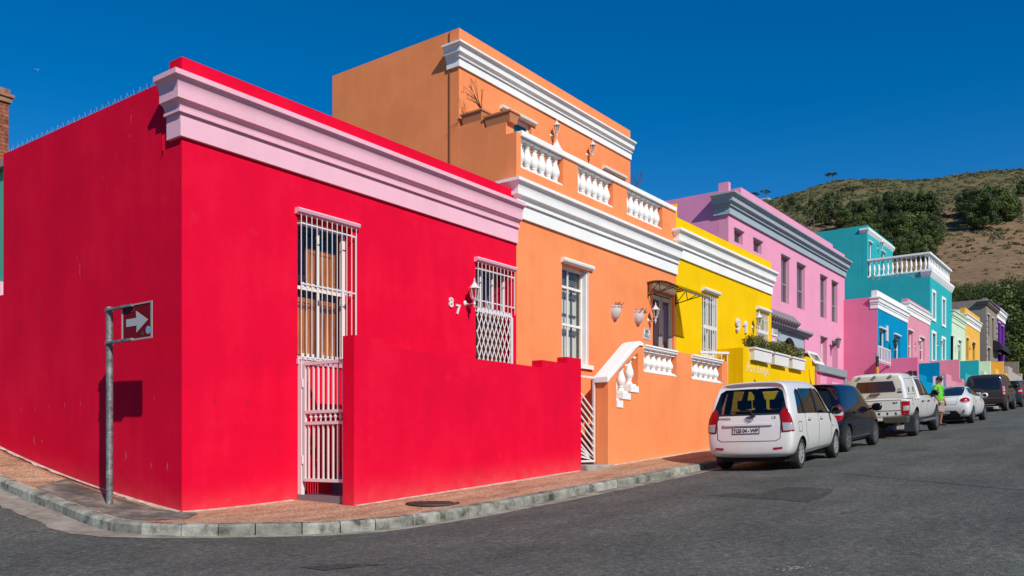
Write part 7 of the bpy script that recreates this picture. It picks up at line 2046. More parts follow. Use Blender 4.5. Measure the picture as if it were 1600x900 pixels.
def corner_lights(c, cx, cy, red, clear, off=0.014):
    CORNER[0], CORNER[1] = cx, cy
    for ax in ('CR', 'CL'):
        o = decal(c.bvh, ax, red, off, 0.05).build('tail_light', REDL, c.root, (0, 0, 0), angle=40)
        for p in clear: decal(c.bvh, ax, p, off+0.006, 0.05).build('reversing_lens', CLEARL, o, (0, 0, 0), angle=40)
corner_lights(av, 0.07, 0.74, [(-0.085, 0.74), (0.125, 0.755), (0.08, 0.96), (0.025, 1.18), (-0.01, 1.17), (-0.08, 1.06)], [[(-0.072, 0.757), (0.10, 0.77), (0.075, 0.90), (-0.072, 0.905)]])
for ax in ('CR', 'CL'): decal(av.bvh, ax, [(-0.10, 0.73), (0.135, 0.742), (0.09, 0.965), (0.032, 1.195), (-0.018, 1.185), (-0.095, 1.07)], 0.006, 0.05).build('light_gasket', TRIM, av.root, (0, 0, 0), angle=40)
# number plate under its white garnish
av.put('plate_garnish', 'B', [(-0.46, 0.865), (0.46, 0.865), (0.47, 0.905), (-0.47, 0.905)], WCAR, 0.03, 0.1)
av.plate('TGS 04 - WP', -0.04, 0.775, 0.52, 0.125, 0.098, 0.88)
# round emblem of three ellipses, wiper, badges, lid seams
def ell(cx, cz, a, b2, t):
    n = 28; o = [(cx+a*math.cos(2*math.pi*i/n), cz+b2*math.sin(2*math.pi*i/n)) for i in range(n)]; i_ = [(cx+(a-t)*math.cos(2*math.pi*i/n), cz+(b2-t)*math.sin(2*math.pi*i/n)) for i in range(n)]
    q = MB()
    vv = [tuple(hit(av.bvh, 'B', p, 0.016)[0]) for p in o+i_]
    q.add(vv, [(i, (i+1) % n, n+(i+1) % n, n+i) for i in range(n)]); return q
q = MB()
for a in ((0.02, 0.985, 0.080, 0.054, 0.012), (0.02, 0.985, 0.028, 0.050, 0.010), (0.02, 1.005, 0.058, 0.024, 0.010)):
    e = ell(*a); q.add(e.v, e.f)
q.build('emblem', plain('emblem_dark_chrome', (0.25, 0.22, 0.24), 0.2, 0.9), av.root, (0, 0, 0), fix=False)
av.text('AVANZA', 'B', -0.475, 0.985, 0.062, plain('badge_chrome_dark', (0.22, 0.05, 0.05), 0.25, 0.6), 0.003, 0.002)
av.text('1.5', 'B', 0.475, 0.985, 0.07, TRIM, 0.003, 0.002)
q = MB(); pts = [hit(av.bvh, 'B', p, 0.03)[0] for p in ((0.10, 1.07), (0.02, 1.125), (-0.16, 1.128), (-0.36, 1.118))]; q.path(pts, 0.014, 6); p = hit(av.bvh, 'B', (0.10, 1.06), 0.02)[0]; q.lathe([(0.0, 0.03), (0.04, 0.02), (0.04, -0.03), (0, -0.04)], 10, tuple(p)); q.build('rear_wiper', TRIM, av.root, (0, 0, 0))
av.seam([(-0.62, 1.07), (-0.60, 0.62), (-0.52, 0.575), (0.52, 0.575), (0.60, 0.62), (0.62, 1.07)], 'B', 0.012, False)
av.put('bumper_shadow_line', 'B', [(-0.66, 0.345), (0.66, 0.345), (0.68, 0.375), (-0.68, 0.375)], TRIM, 0.006, 0.1) if False else None
av.seam([(0.98, 1.03), (0.985, 0.72), (1.10, 0.52), (1.10, 0.33)]); av.seam([(1.91, 1.01), (1.93, 0.34)]); av.seam([(2.90, 0.97), (2.92, 0.36)]); av.seam([(1.10, 0.33), (2.92, 0.33)]); av.seam([(0.48, 0.72), (0.48, 0.90), (0.68, 0.90), (0.68, 0.72), (0.48, 0.72)], both=False)
av.handle(1.22, 0.93, WCAR); av.handle(2.12, 0.915, WCAR)
av.mirror(2.80, 0.84, 1.04, TRIM)
q = MB(); q.box(0.25, 3.95, -0.62, 0.62, 0.17, 0.26); q.build('underbody', UNDER, av.root, (0, 0, 0))
q = MB(); q.tube((2.5, -0.3, 1.66), (2.35, -0.3, 1.98), 0.006, 5, 0.003) if False else q.tube((0.62, 0.0, 1.67), (0.5, 0.0, 1.74), 0.02, 6, 0.008); q.build('aerial', TRIM, av.root, (0, 0, 0))
q = MB(); q.tube((2.62, -0.50, 1.60), (2.45, -0.52, 1.90), 0.006, 5, 0.004); q.build('aerial', TRIM, av.root, (0, 0, 0))
av.wheels(0.70, 3.36, 0.795, 0.295, 0.185, 9, plain('wheel_cover', (0.42, 0.42, 0.42), 0.4, 0.3), 0.0)
for sg in (-1, 1):
    q = MB(); q.box(0.37, 0.39, sg*0.68-0.09, sg*0.68+0.09, 0.16, 0.32) ; q.build('mud_flap', TRIM, av.root, (0, 0, 0))
av.put('fender_trim', 'R', [(3.02, 0.70), (3.06, 0.70), (3.06, 0.735), (3.02, 0.735)], TRIM, 0.006, 0.1, both=True)
av.place(0.70, 3.36)
# ------------------------------------------------------------------ black hatchback
BCAR = car_paint('dark_blue_black_paint', (0.004, 0.006, 0.016), 0.0, 0.10, 0.02, 0.2)
def hatchback(name, label, X, Y, L, W, H, mat, roofw=0.66, wheels=9, plate='', glass=CGLASS, badge=True, tl=True):
    c = Car(name, label, 'car', 'cars parked along the kerb', X, Y)
    f = L/4.14; g = H/1.695; w = W/1.66
    st = hatch_stations(L, W, H, 0.99, 0.24, roofw, 0.96)
    c.body(loft(st, [(0.25, 0.10), (0.4, 0.02), (0.6, 0.0), (0.85, 0.05), (1.05, 0.14), (1.62*g, 0.52)], [(0.3, 0.0), (0.6, 0.0)]), mat, cutters=[arch_cutters((0.72*f, 3.36*f), 0.365, 0.55)])
    sw = [[(0.62*f, 1.08*g), (1.80*f, 1.03*g), (1.80*f, 1.52*g), (1.10*f, 1.54*g), (0.80*f, 1.45*g)], [(1.87*f, 1.03*g), (2.90*f, 0.99*g), (2.78*f, 1.12*g), (2.48*f, 1.42*g), (2.25*f, 1.50*g), (1.87*f, 1.52*g)]]
    for p in sw: c.put('side_window', 'R', p, glass, 0.003, 0.1, both=True)
    c.put('rear_window', 'B', [(-0.60*w, 1.12*g), (0.60*w, 1.12*g), (0.56*w, 1.30*g), (0.46*w, 1.52*g), (-0.46*w, 1.52*g), (-0.56*w, 1.30*g)], glass, 0.003, 0.1)
    c.put('windscreen', 'F', [(-0.60, 1.08*g), (0.60, 1.08*g), (0.52, 1.48*g), (-0.52, 1.48*g)], glass, 0.003, 0.1)
    corner_lights(c, 0.12, 0.71*w, [(-0.14, 0.80), (-0.02, 0.73), (0.10, 0.78), (0.20, 0.95), (0.08, 1.12), (-0.06, 1.06)], [[(-0.08, 0.87), (0.12, 0.87), (0.15, 0.94), (-0.08, 0.95)]])
    c.seam([(1.00*f, 1.0), (1.03*f, 0.7), (1.16*f, 0.5), (1.16*f, 0.34)]); c.seam([(1.84*f, 1.0), (1.86*f, 0.34)]); c.seam([(2.92*f, 0.95), (2.92*f, 0.36)])
    c.put('side_sill', 'R', [(1.10*f, 0.25), (2.96*f, 0.25), (2.96*f, 0.33), (1.10*f, 0.33)], plain('grey_sill', (0.10, 0.10, 0.105), 0.5), 0.02, 0.1, both=True)
    c.put('side_moulding', 'R', [(1.20*f, 0.56), (2.80*f, 0.545), (2.80*f, 0.575), (1.20*f, 0.59)], mat, 0.014, 0.1, both=True)
    c.handle(1.25*f, 0.93*g**0.5, mat); c.handle(2.05*f, 0.915*g**0.5, mat)
    c.mirror(2.78*f, 0.84*w, 1.04*g, mat, 1.15)
    c.plate(plate, 0, 0.74)
    q = MB(); q.box(0.3, 3.8*f, -0.62, 0.62, 0.17, 0.26); q.build('underbody', UNDER, c.root, (0, 0, 0))
    q = MB(); q.tube((0.9*f, 0.0, 1.66*g), (0.72*f, 0.0, 1.85*g), 0.008, 5, 0.004); q.build('aerial', TRIM, c.root, (0, 0, 0))
    c.wheels(0.72*f, 3.36*f, 0.80*w, 0.315, 0.195, wheels)
    c.place(0.72*f, 3.36*f)
    return c
hatchback('hatchback', 'black hatchback parked between the white people carrier and the white pickup', 14.05, -3.26, 3.84, 1.76, 1.615, BCAR, wheels=6)
# ------------------------------------------------------------------ white pickup with a canopy
pk_ = Car('pickup', 'white double cab pickup with a white load canopy', 'car', 'cars parked along the kerb', 19.95, -3.38, 0.02)
PW = 0.925
S = [(0.10, 0.62, 0.78, 0.80, 0.86, 1.08, 0.87, 1.13, 0.80), (0.16, 0.60, 0.84, 0.80, 0.90, 1.08, 0.90, 1.135, 0.84), (0.6, 0.56, 0.87, 0.80, PW, 1.08, 0.915, 1.135, 0.85), (1.8, 0.46, 0.87, 0.80, PW, 1.08, 0.915, 1.135, 0.85), (2.6, 0.42, 0.87, 0.80, PW, 1.07, 0.915, 1.13, 0.85),
     (3.75, 0.42, 0.87, 0.80, PW, 1.06, 0.91, 1.14, 0.80), (4.5, 0.46, 0.87, 0.80, PW, 1.03, 0.90, 1.10, 0.76), (5.0, 0.48, 0.82, 0.76, 0.88, 0.95, 0.84, 1.02, 0.70), (5.30, 0.50, 0.66, 0.70, 0.76, 0.86, 0.72, 0.92, 0.6)]
pk_.body(loft(S), WCAR, cutters=[arch_cutters((1.22, 4.44), 0.46, 0.60, 0.40)])
lower = pk_.bvh; lower_main = pk_.main
# cab greenhouse
S2 = [(1.80, 1.05, 0.80, 1.10, 0.84, 1.13, 0.85, 1.80, 0.66), (1.90, 1.04, 0.82, 1.10, 0.87, 1.13, 0.87, 1.835, 0.68), (2.6, 1.04, 0.82, 1.10, 0.88, 1.13, 0.875, 1.85, 0.69), (3.1, 1.04, 0.82, 1.10, 0.88, 1.13, 0.87, 1.80, 0.67), (3.55, 1.04, 0.82, 1.09, 0.87, 1.12, 0.86, 1.50, 0.70), (3.95, 1.03, 0.80, 1.08, 0.85, 1.11, 0.83, 1.20, 0.72), (4.1, 1.03, 0.78, 1.07, 0.80, 1.09, 0.79, 1.12, 0.72)]
me = loft(S2); cabv = bvh_of(me); me.materials.clear(); me.materials.append(WCAR); finish(me); me.name = 'cab'; link('cab', me, pk_.root, (0, 0, 0))
S3 = [(0.17, 1.10, 0.78, 1.12, 0.81, 1.15, 0.82, 1.80, 0.66), (0.22, 1.10, 0.80, 1.12, 0.84, 1.15, 0.845, 1.87, 0.71), (0.5, 1.10, 0.80, 1.12, 0.85, 1.15, 0.855, 1.895, 0.73), (1.2, 1.10, 0.80, 1.12, 0.85, 1.15, 0.855, 1.895, 0.73), (1.68, 1.10, 0.80, 1.12, 0.85, 1.15, 0.85, 1.88, 0.72), (1.77, 1.10, 0.78, 1.12, 0.82, 1.15, 0.82, 1.83, 0.68)]
me = loft(S3, [(1.1, 0.0), (1.9, 0.10)]); canv = bvh_of(me); me.materials.clear(); me.materials.append(WCAR); finish(me); me.name = 'canopy'; can = link('canopy', me, pk_.root, (0, 0, 0))
CANW = plain('canopy_offwhite', (0.60, 0.57, 0.50), 0.5)
o = pk_.put('canopy_door', 'B', [(-0.76, 1.17), (0.76, 1.17), (0.70, 1.62), (0.62, 1.79), (-0.62, 1.79), (-0.70, 1.62)], CANW, 0.012, 0.09, bvh=canv)
pk_.put('canopy_window', 'B', [(-0.55, 1.33), (0.55, 1.33), (0.56, 1.40), (0.48, 1.64), (-0.48, 1.64), (-0.56, 1.40)], plain('brown_tint_glass', (0.045, 0.018, 0.012), 0.08, spec=0.6), 0.022, 0.09, bvh=canv, parent=o)
q = MB(); p = [hit(canv, 'B', a, 0.05)[0] for a in ((-0.15, 1.235), (-0.10, 1.285), (0.14, 1.285), (0.10, 1.25))]; q.path(p, 0.014, 6); q.bar(p[0], p[-1], 0.02, 0.03); q.build('canopy_handle', TRIM, o, (0, 0, 0))
for y in (-0.42, 0.0, 0.42):
    p = hit(canv, 'B', (y, 1.77), 0.03)[0]; q = MB(); q.lathe([(0, -0.04), (0.04, -0.03), (0.045, 0.02), (0, 0.03)], 10, tuple(p), axis='x'); q.build('canopy_hinge', plain('hinge_grey', (0.3, 0.28, 0.25), 0.5), o, (0, 0, 0))
pk_.put('sticker', 'B', rect(0.60, 0.72, 1.29, 1.335), TRIM, 0.02, 0.1, bvh=canv); pk_.put('sticker', 'B', rect(0.62, 0.70, 1.36, 1.42), plain('grey_sticker', (0.3, 0.3, 0.3), 0.6), 0.02, 0.1, bvh=canv)
for x in (0.55, 1.15):
    q = MB()
    for bv_, ax in ((canv, 'R'), (canv, 'L')):
        p0 = hit(bv_, ax, (x, 1.30), 0.012)[0]; p1 = hit(bv_, ax, (x+0.03, 1.44), 0.012)[0]; q.bar(p0, p1, 0.035, 0.02)
    q.build('canopy_latch', TRIM, can, (0, 0, 0))
for sgn in (1, -1):
    poly = rect(0.40, 1.40, 1.26, 1.72)
pk_.bvh = canv; pk_.main = can; pk_.seam([(0.38, 1.24), (1.42, 1.24), (1.42, 1.70), (0.44, 1.70), (0.38, 1.24)])
pk_.bvh = lower; pk_.main = lower_main
for p in ([(1.98, 1.17), (2.66, 1.17), (2.66, 1.73), (2.05, 1.72)], [(2.74, 1.17), (3.72, 1.16), (3.62, 1.26), (3.20, 1.60), (3.0, 1.71), (2.74, 1.73)]): pk_.put('side_window', 'R', p, CGLASS, 0.003, 0.1, both=True, bvh=cabv)
pk_.put('windscreen', 'F', [(-0.66, 1.22), (0.66, 1.22), (0.58, 1.70), (-0.58, 1.70)], CGLASS, 0.003, 0.1, bvh=cabv)
q = MB()
for x in (2.05, 2.75):
    q.box(x-0.03, x+0.03, -0.60, 0.60, 1.862, 1.89)
    for y in (-0.6, 0.6): q.box(x-0.05, x+0.05, y-0.05, y+0.05, 1.78, 1.93)
q.build('roof_rack', TRIM, pk_.root, (0, 0, 0))
for k in range(3):
    pk_.put('fuel_vent', 'R', [(0.60+k*0.36, 1.055), (0.74+k*0.36, 1.055), (0.76+k*0.36, 1.095), (0.62+k*0.36, 1.095)], TRIM, 0.006, 0.1, both=True) if True else None
for sg in (1, -1):
    ff = lambda pts: [(sg*y, z) for y, z in (pts if sg > 0 else pts[::-1])]
    pass
corner_lights(pk_, 0.14, 0.84, [(-0.11, 0.66), (0.12, 0.67), (0.14, 0.85), (0.11, 1.05), (-0.11, 1.05)], [[(-0.08, 0.78), (0.09, 0.79), (0.09, 0.92), (-0.08, 0.92)]])
pk_.seam([(-0.70, 0.62), (-0.70, 1.09), (0.70, 1.09), (0.70, 0.62)], 'B', 0.014, False)
pk_.seam([(-0.69, 0.79), (0.69, 0.79)], 'B', 0.02, False)
q = decal(pk_.bvh, 'B', [(-0.15, 0.93), (0.15, 0.93), (0.15, 0.985), (-0.15, 0.985)], 0.02, 0.1); q.build('tailgate_handle', AMBERL, pk_.root, (0, 0, 0))
for i, ch_ in enumerate('RANGER'): pk_.text(ch_, 'B', -0.56+0.225*i, 0.68, 0.085, TRIM, 0.004, 0.008)
pk_.text('XLT', 'B', 0.55, 0.985, 0.07, TRIM, 0.004, 0.004)
pk_.text('4x4', 'R', 0.62, 0.93, 0.10, plain('grey_decal', (0.25, 0.25, 0.25), 0.5), 0.006, 0.002)
q = MB(); q.panel([(-0.90, 0.44), (-0.30, 0.44), (-0.26, 0.50), (0.26, 0.50), (0.30, 0.44), (0.90, 0.44), (0.92, 0.62), (-0.92, 0.62)], [], lambda u, v, w: (-0.06+w, u, v), 0.22); o = q.build('rear_bumper', plain('bumper_chrome', (0.28, 0.25, 0.20), 0.3, 0.8), pk_.root, (0, 0, 0)); bevel(o, 0.025)
q = MB(); q.box(-0.075, -0.062, -0.24, 0.24, 0.515, 0.61); np_ = q.build('number_plate', PLATEW, pk_.root, (0, 0, 0))
q = MB(); q.tube((-0.12, 0, 0.42), (-0.12, 0, 0.50), 0.025, 10); q.box(-0.14, 0.2, -0.04, 0.04, 0.36, 0.42); q.build('tow_hitch', CHROME, pk_.root, (0, 0, 0))
q = MB(); q.box(0.3, 5.1, -0.55, 0.55, 0.34, 0.60); q.build('underbody', UNDER, pk_.root, (0, 0, 0))
q = MB()
for sg in (-1, 1): q.bar((1.75, sg*0.93, 0.42), (3.9, sg*0.93, 0.42), 0.12, 0.06)
q.build('side_step', plain('dull_steel', (0.2, 0.2, 0.2), 0.5, 0.5), pk_.root, (0, 0, 0))
for sg in (-1, 1):
    q = MB(); q.box(0.74, 0.77, sg*0.78-0.14, sg*0.78+0.14, 0.16, 0.58); q.build('mud_flap', plain('flap_grey', (0.03, 0.035, 0.045), 0.7), pk_.root, (0, 0, 0))
pk_.seam([(1.86, 1.1), (1.90, 0.52)]); pk_.seam([(2.70, 1.1), (2.70, 0.50)]); pk_.seam([(3.72, 1.08), (3.72, 0.50)])
pk_.handle(2.05, 1.0, TRIM, 0.22); pk_.handle(2.92, 0.99, TRIM, 0.22); pk_.mirror(3.55, 0.88, 1.22, TRIM, 1.1)
q = decal(pk_.bvh, 'R', [(4.02, 0.93), (4.08, 0.93), (4.05, 1.03), (3.97, 1.03)], 0.012, 0.1); q.build('fender_vent', TRIM, pk_.root, (0, 0, 0))
pk_.wheels(1.22, 4.44, 0.905, 0.385, 0.255, 6)
pk_.place(1.22, 4.44)
# ------------------------------------------------------------------ white coupe
ve = Car('coupe', 'low white sports coupe with round red tail lights behind the man', 'car', 'cars parked along the kerb', 28.55, -3.62)
VW = car_paint('bright_white_car_paint', (0.78, 0.78, 0.78))
S = [(0.0, 0.34, 0.60, 0.60, 0.72, 0.86, 0.70, 0.99, 0.55), (0.08, 0.26, 0.76, 0.58, 0.84, 0.90, 0.80, 1.03, 0.64), (0.40, 0.22, 0.82, 0.58, 0.895, 0.96, 0.85, 1.10, 0.66), (0.85, 0.20, 0.82, 0.58, 0.90, 0.98, 0.84, 1.245, 0.60), (1.4, 0.20, 0.80, 0.56, 0.875, 0.95, 0.83, 1.365, 0.56), (2.0, 0.20, 0.80, 0.56, 0.87, 0.93, 0.83, 1.40, 0.56), (2.5, 0.20, 0.80, 0.56, 0.88, 0.91, 0.83, 1.34, 0.57), (2.95, 0.20, 0.80, 0.56, 0.89, 0.89, 0.83, 1.12, 0.62), (3.3, 0.20, 0.80, 0.55, 0.895, 0.84, 0.82, 0.95, 0.64), (3.8, 0.22, 0.78, 0.50, 0.86, 0.74, 0.78, 0.82, 0.6), (4.22, 0.28, 0.55, 0.42, 0.62, 0.54, 0.58, 0.60, 0.42)]
ve.body(loft(S, [(0.25, 0.14), (0.42, 0.05), (0.6, 0.0), (0.8, 0.0), (1.0, 0.08)]), VW, cutters=[arch_cutters((0.80, 3.45), 0.36, 0.55)])
ve.put('side_window', 'R', [(0.98, 1.10), (1.5, 1.0), (2.75, 0.945), (2.5, 1.14), (2.2, 1.28), (1.8, 1.31), (1.3, 1.27)], CGLASS, 0.003, 0.09, both=True)
q = decal(ve.bvh, 'T', [(0.30, -0.50), (0.55, -0.58), (1.0, -0.55), (1.55, -0.47), (1.55, 0.47), (1.0, 0.55), (0.55, 0.58), (0.30, 0.50), (0.24, 0.0)], 0.004, 0.1).build('rear_window', CGLASS, ve.root, (0, 0, 0), angle=40)
ve.put('lower_screen', 'B', [(-0.52, 0.985), (0.52, 0.985), (0.58, 1.06), (0.56, 1.10), (-0.56, 1.10), (-0.58, 1.06)], CGLASS, 0.004, 0.1)
q = decal(ve.bvh, 'T', [(2.55, -0.54), (3.15, -0.62), (3.15, 0.62), (2.55, 0.54)], 0.004, 0.1).build('windscreen', CGLASS, ve.root, (0, 0, 0), angle=40)
for sg in (1, -1):
    ff = lambda pts: [(sg*y, z) for y, z in (pts if sg > 0 else pts[::-1])]
    ve.put('reflector', 'B', ff([(0.62, 0.42), (0.68, 0.43), (0.69, 0.52), (0.66, 0.52)]), REDL, 0.015, 0.05)
corner_lights(ve, 0.10, 0.70, [(0.02+0.175*math.cos(t), 0.865+0.085*math.sin(t)) for t in np.linspace(0, 2*math.pi, 21)[:-1]], [[(-0.09, 0.80), (0.10, 0.80), (0.08, 0.825), (-0.07, 0.825)]])
ve.put('diffuser', 'B', [(-0.60, 0.26), (0.60, 0.26), (0.42, 0.50), (-0.42, 0.50)], TRIM, 0.012, 0.08)
ve.plate('', 0.0, 0.44, 0.44, 0.11)
ve.seam([(-0.48, 0.96), (-0.42, 0.72), (0.42, 0.72), (0.48, 0.96)], 'B', 0.012, False); ve.seam([(1.25, 0.98), (1.35, 0.3)]); ve.seam([(2.75, 0.92), (2.72, 0.30)]); ve.handle(1.50, 0.83, VW); ve.mirror(2.60, 0.86, 0.98, VW, 1.05)
q = MB(); q.box(0.3, 3.9, -0.62, 0.62, 0.15, 0.24); q.build('underbody', UNDER, ve.root, (0, 0, 0))
q = MB(); q.tube((1.55, 0, 1.37), (1.42, 0, 1.44), 0.02, 6, 0.006); q.build('aerial', VW, ve.root, (0, 0, 0))
ve.wheels(0.80, 3.45, 0.865, 0.325, 0.215, 5); ve.place(0.80, 3.45)
# ------------------------------------------------------------------ brown off-roader
DW = car_paint('brown_metallic_paint', (0.055, 0.042, 0.038), 0.35, 0.25, 0.1, 0.5)
di = Car('off_roader', 'tall brown off-roader parked beyond the white coupe', 'car', 'cars parked along the kerb', 42.35, -2.93)
S = [(0.0, 0.46, 0.74, 0.75, 0.86, 1.10, 0.86, 1.80, 0.70), (0.07, 0.40, 0.86, 0.75, 0.93, 1.10, 0.91, 1.855, 0.74), (0.4, 0.36, 0.90, 0.75, 0.957, 1.12, 0.94, 1.885, 0.77), (1.6, 0.34, 0.90, 0.75, 0.957, 1.12, 0.94, 1.887, 0.78), (2.5, 0.34, 0.90, 0.75, 0.957, 1.10, 0.94, 1.86, 0.77), (2.9, 0.34, 0.90, 0.75, 0.957, 1.10, 0.935, 1.76, 0.75), (3.3, 0.34, 0.90, 0.75, 0.957, 1.09, 0.93, 1.35, 0.78), (3.5, 0.34, 0.90, 0.75, 0.955, 1.08, 0.92, 1.17, 0.80), (4.4, 0.40, 0.88, 0.72, 0.94, 1.02, 0.89, 1.11, 0.76), (4.83, 0.46, 0.70, 0.66, 0.80, 0.84, 0.76, 0.92, 0.6)]
di.body(loft(S, [(0.4, 0.03), (0.55, 0.0), (0.68, 0.0), (0.72, 0.03), (1.1, 0.04), (1.85, 0.20)]), DW, cutters=[arch_cutters((0.98, 3.865), 0.43, 0.60, 0.37)])
di.put('rear_window', 'B', [(-0.74, 1.20), (-0.10, 1.20), (-0.02, 1.09), (0.66, 1.09), (0.72, 1.16), (0.66, 1.70), (-0.66, 1.70)], CGLASS, 0.004, 0.1)
for p in ([(0.35, 1.20), (1.05, 1.18), (1.05, 1.72), (0.45, 1.72)], [(1.13, 1.18), (2.05, 1.17), (2.05, 1.72), (1.13, 1.72)], [(2.13, 1.17), (3.2, 1.16), (2.75, 1.62), (2.6, 1.70), (2.13, 1.72)]): di.put('side_window', 'R', p, CGLASS, 0.003, 0.1, both=True)
di.put('windscreen', 'F', [(-0.68, 1.2), (0.68, 1.2), (0.62, 1.70), (-0.62, 1.70)], CGLASS, 0.003, 0.1)
for sg in (1, -1):
    ff = lambda pts: [(sg*y, z) for y, z in (pts if sg > 0 else pts[::-1])]
    pass
corner_lights(di, 0.10, 0.87, [(-0.09, 0.82), (0.10, 0.83), (0.10, 1.26), (-0.09, 1.28)], [[(0.0+0.06*math.cos(t), z+0.06*math.sin(t)) for t in np.linspace(0, 2*math.pi, 13)[:-1]] for z in (0.91, 1.06, 1.19)])
di.plate('CA 8', -0.30, 0.93, 0.40, 0.16, 0.10)
di.put('plate_lamp_bar', 'B', [(-0.10, 1.03), (0.02, 1.06), (0.02, 1.10), (-0.08, 1.08)], CHROME, 0.03, 0.06)
di.seam([(-0.76, 1.15), (-0.76, 0.80), (0.76, 0.80), (0.76, 1.15)], 'B', 0.014, False)
di.put('rear_bumper', 'B', [(-0.88, 0.66), (0.88, 0.66), (0.88, 0.70), (-0.88, 0.70)], plain('bumper_shine', (0.12, 0.10, 0.09), 0.25, 0.4), 0.03, 0.1)
di.put('lower_valance', 'B', [(-0.70, 0.40), (0.70, 0.40), (0.74, 0.60), (-0.74, 0.60)], TRIM, 0.01, 0.1)
q = MB(); q.box(0.05, 0.15, -0.5, 0.5, 0.36, 0.40); q.build('skid_bar', CHROME, di.root, (0, 0, 0))
di.seam([(1.10, 1.1), (1.25, 0.5)]); di.seam([(2.09, 1.1), (2.10, 0.46)]); di.seam([(3.2, 1.08), (3.2, 0.46)]); di.handle(1.35, 1.0, DW); di.handle(2.3, 0.99, DW); di.mirror(3.05, 0.92, 1.24, TRIM, 1.1)
q = MB(); q.box(0.3, 4.6, -0.66, 0.66, 0.28, 0.42); q.build('underbody', UNDER, di.root, (0, 0, 0))
di.wheels(0.98, 3.865, 0.925, 0.37, 0.25, 7); di.place(0.98, 3.865)
# ------------------------------------------------------------------ two more cars at the far end
hatchback('hatchback', 'dark teal car half hidden beyond the brown off-roader', 49.2, -2.95, 4.2, 1.78, 1.5, car_paint('dark_teal_paint', (0.02, 0.05, 0.065), 0.4, 0.3), wheels=6)
hatchback('hatchback', 'pale silver car cut by the right picture edge beyond the teal car', 55.0, -2.85, 4.3, 1.8, 1.5, car_paint('pale_silver_paint', (0.45, 0.50, 0.55), 0.5, 0.3), wheels=6)
# ================================================================== MAN in the green shirt
def skin_mesh(name, pts, edges, radii, root, mat, sub=2):
    me = bpy.data.meshes.new(name); me.from_pydata(pts, edges, [])
    o = bpy.data.objects.new(name, me); COL.objects.link(o)
    o.modifiers.new('skin', 'SKIN').use_smooth_shade = True
    sk = me.skin_vertices[0].data
    for i, r in enumerate(radii): sk[i].radius = (r, r) if not isinstance(r, tuple) else r
    for i in range(len(pts)): sk[i].use_root = (i == root)
    md = o.modifiers.new('sub', 'SUBSURF'); md.levels = sub; md.render_levels = sub
    m2 = bake(o); m2.name = name; m2.materials.clear(); m2.materials.append(mat)
    for p in m2.polygons: p.use_smooth = True
    return m2
SKINM = plain('tanned_skin', (0.36, 0.17, 0.10), 0.55)
LIME = plain('lime_green_cotton', (0.13, 0.62, 0.035), 0.85, bump=0.2, bscale=25)
def checks():
    m, nt, n, l, b = _mat('check_shorts'); b.inputs['Roughness'].default_value = 0.9
    tc = n.new('ShaderNodeTexCoord'); br = n.new('ShaderNodeTexBrick'); br.offset = 0; br.inputs['Scale'].default_value = 1
    br.inputs['Brick Width'].default_value = 0.09; br.inputs['Row Height'].default_value = 0.09; br.inputs['Mortar Size'].default_value = 0.014; br.inputs['Mortar Smooth'].default_value = 0.3
    br.inputs['Color1'].default_value = (0.52, 0.42, 0.33, 1); br.inputs['Color2'].default_value = (0.44, 0.34, 0.27, 1); br.inputs['Mortar'].default_value = (0.24, 0.15, 0.13, 1)
    mp = n.new('ShaderNodeMapping'); mp.inputs['Rotation'].default_value = (R_(90), 0, 0); l.new(tc.outputs['Object'], mp.inputs['Vector'])
    l.new(mp.outputs[0], br.inputs['Vector']); l.new(br.outputs['Color'], b.inputs['Base Color']); return m
KHAKI = checks()
SHOE = plain('dark_shoe', (0.025, 0.025, 0.03), 0.7)
CAPM = plain('dark_grey_cap', (0.06, 0.055, 0.055), 0.8)
px_, py_ = 27.75, -3.62
man = thing('person', 'man in bright green t-shirt, checked shorts and dark cap standing by the white coupe', 'person', (0, 0, 0))
# local frame: x = his right hand side seen from the camera ... he faces the street (-Y local), z up
J = [(0, 0, 0.93), (0, 0.01, 1.10), (0, 0.02, 1.30), (0, 0.03, 1.44), (0, 0.01, 1.53), (0, -0.02, 1.60), (0, -0.02, 1.70),
     (0.19, 0.03, 1.40), (0.27, 0.05, 1.14), (0.25, -0.06, 0.90), (0.245, -0.09, 0.83),
     (-0.19, 0.03, 1.40), (-0.28, 0.06, 1.14), (-0.22, -0.08, 0.92), (-0.21, -0.12, 0.85),
     (0.10, 0, 0.86), (0.11, -0.02, 0.48), (0.12, 0.03, 0.10), (0.13, -0.02, 0.05), (0.14, -0.13, 0.035),
     (-0.10, 0, 0.86), (-0.13, -0.05, 0.49), (-0.14, 0.06, 0.10), (-0.14, 0.01, 0.05), (-0.15, -0.10, 0.035)]
E_ = [(0, 1), (1, 2), (2, 3), (3, 4), (4, 5), (5, 6), (3, 7), (7, 8), (8, 9), (9, 10), (3, 11), (11, 12), (12, 13), (13, 14), (0, 15), (15, 16), (16, 17), (17, 18), (18, 19), (0, 20), (20, 21), (21, 22), (22, 23), (23, 24)]
Rd = [(0.125, 0.10), (0.125, 0.10), (0.15, 0.105), (0.11, 0.08), 0.055, (0.075, 0.09), (0.078, 0.095),
      0.062, 0.045, 0.033, 0.036, 0.062, 0.045, 0.033, 0.036, 0.088, 0.058, 0.040, 0.045, 0.035, 0.088, 0.058, 0.040, 0.045, 0.035]
link('body', skin_mesh('body', J, E_, Rd, 0, SKINM), man, (0, 0, 0))
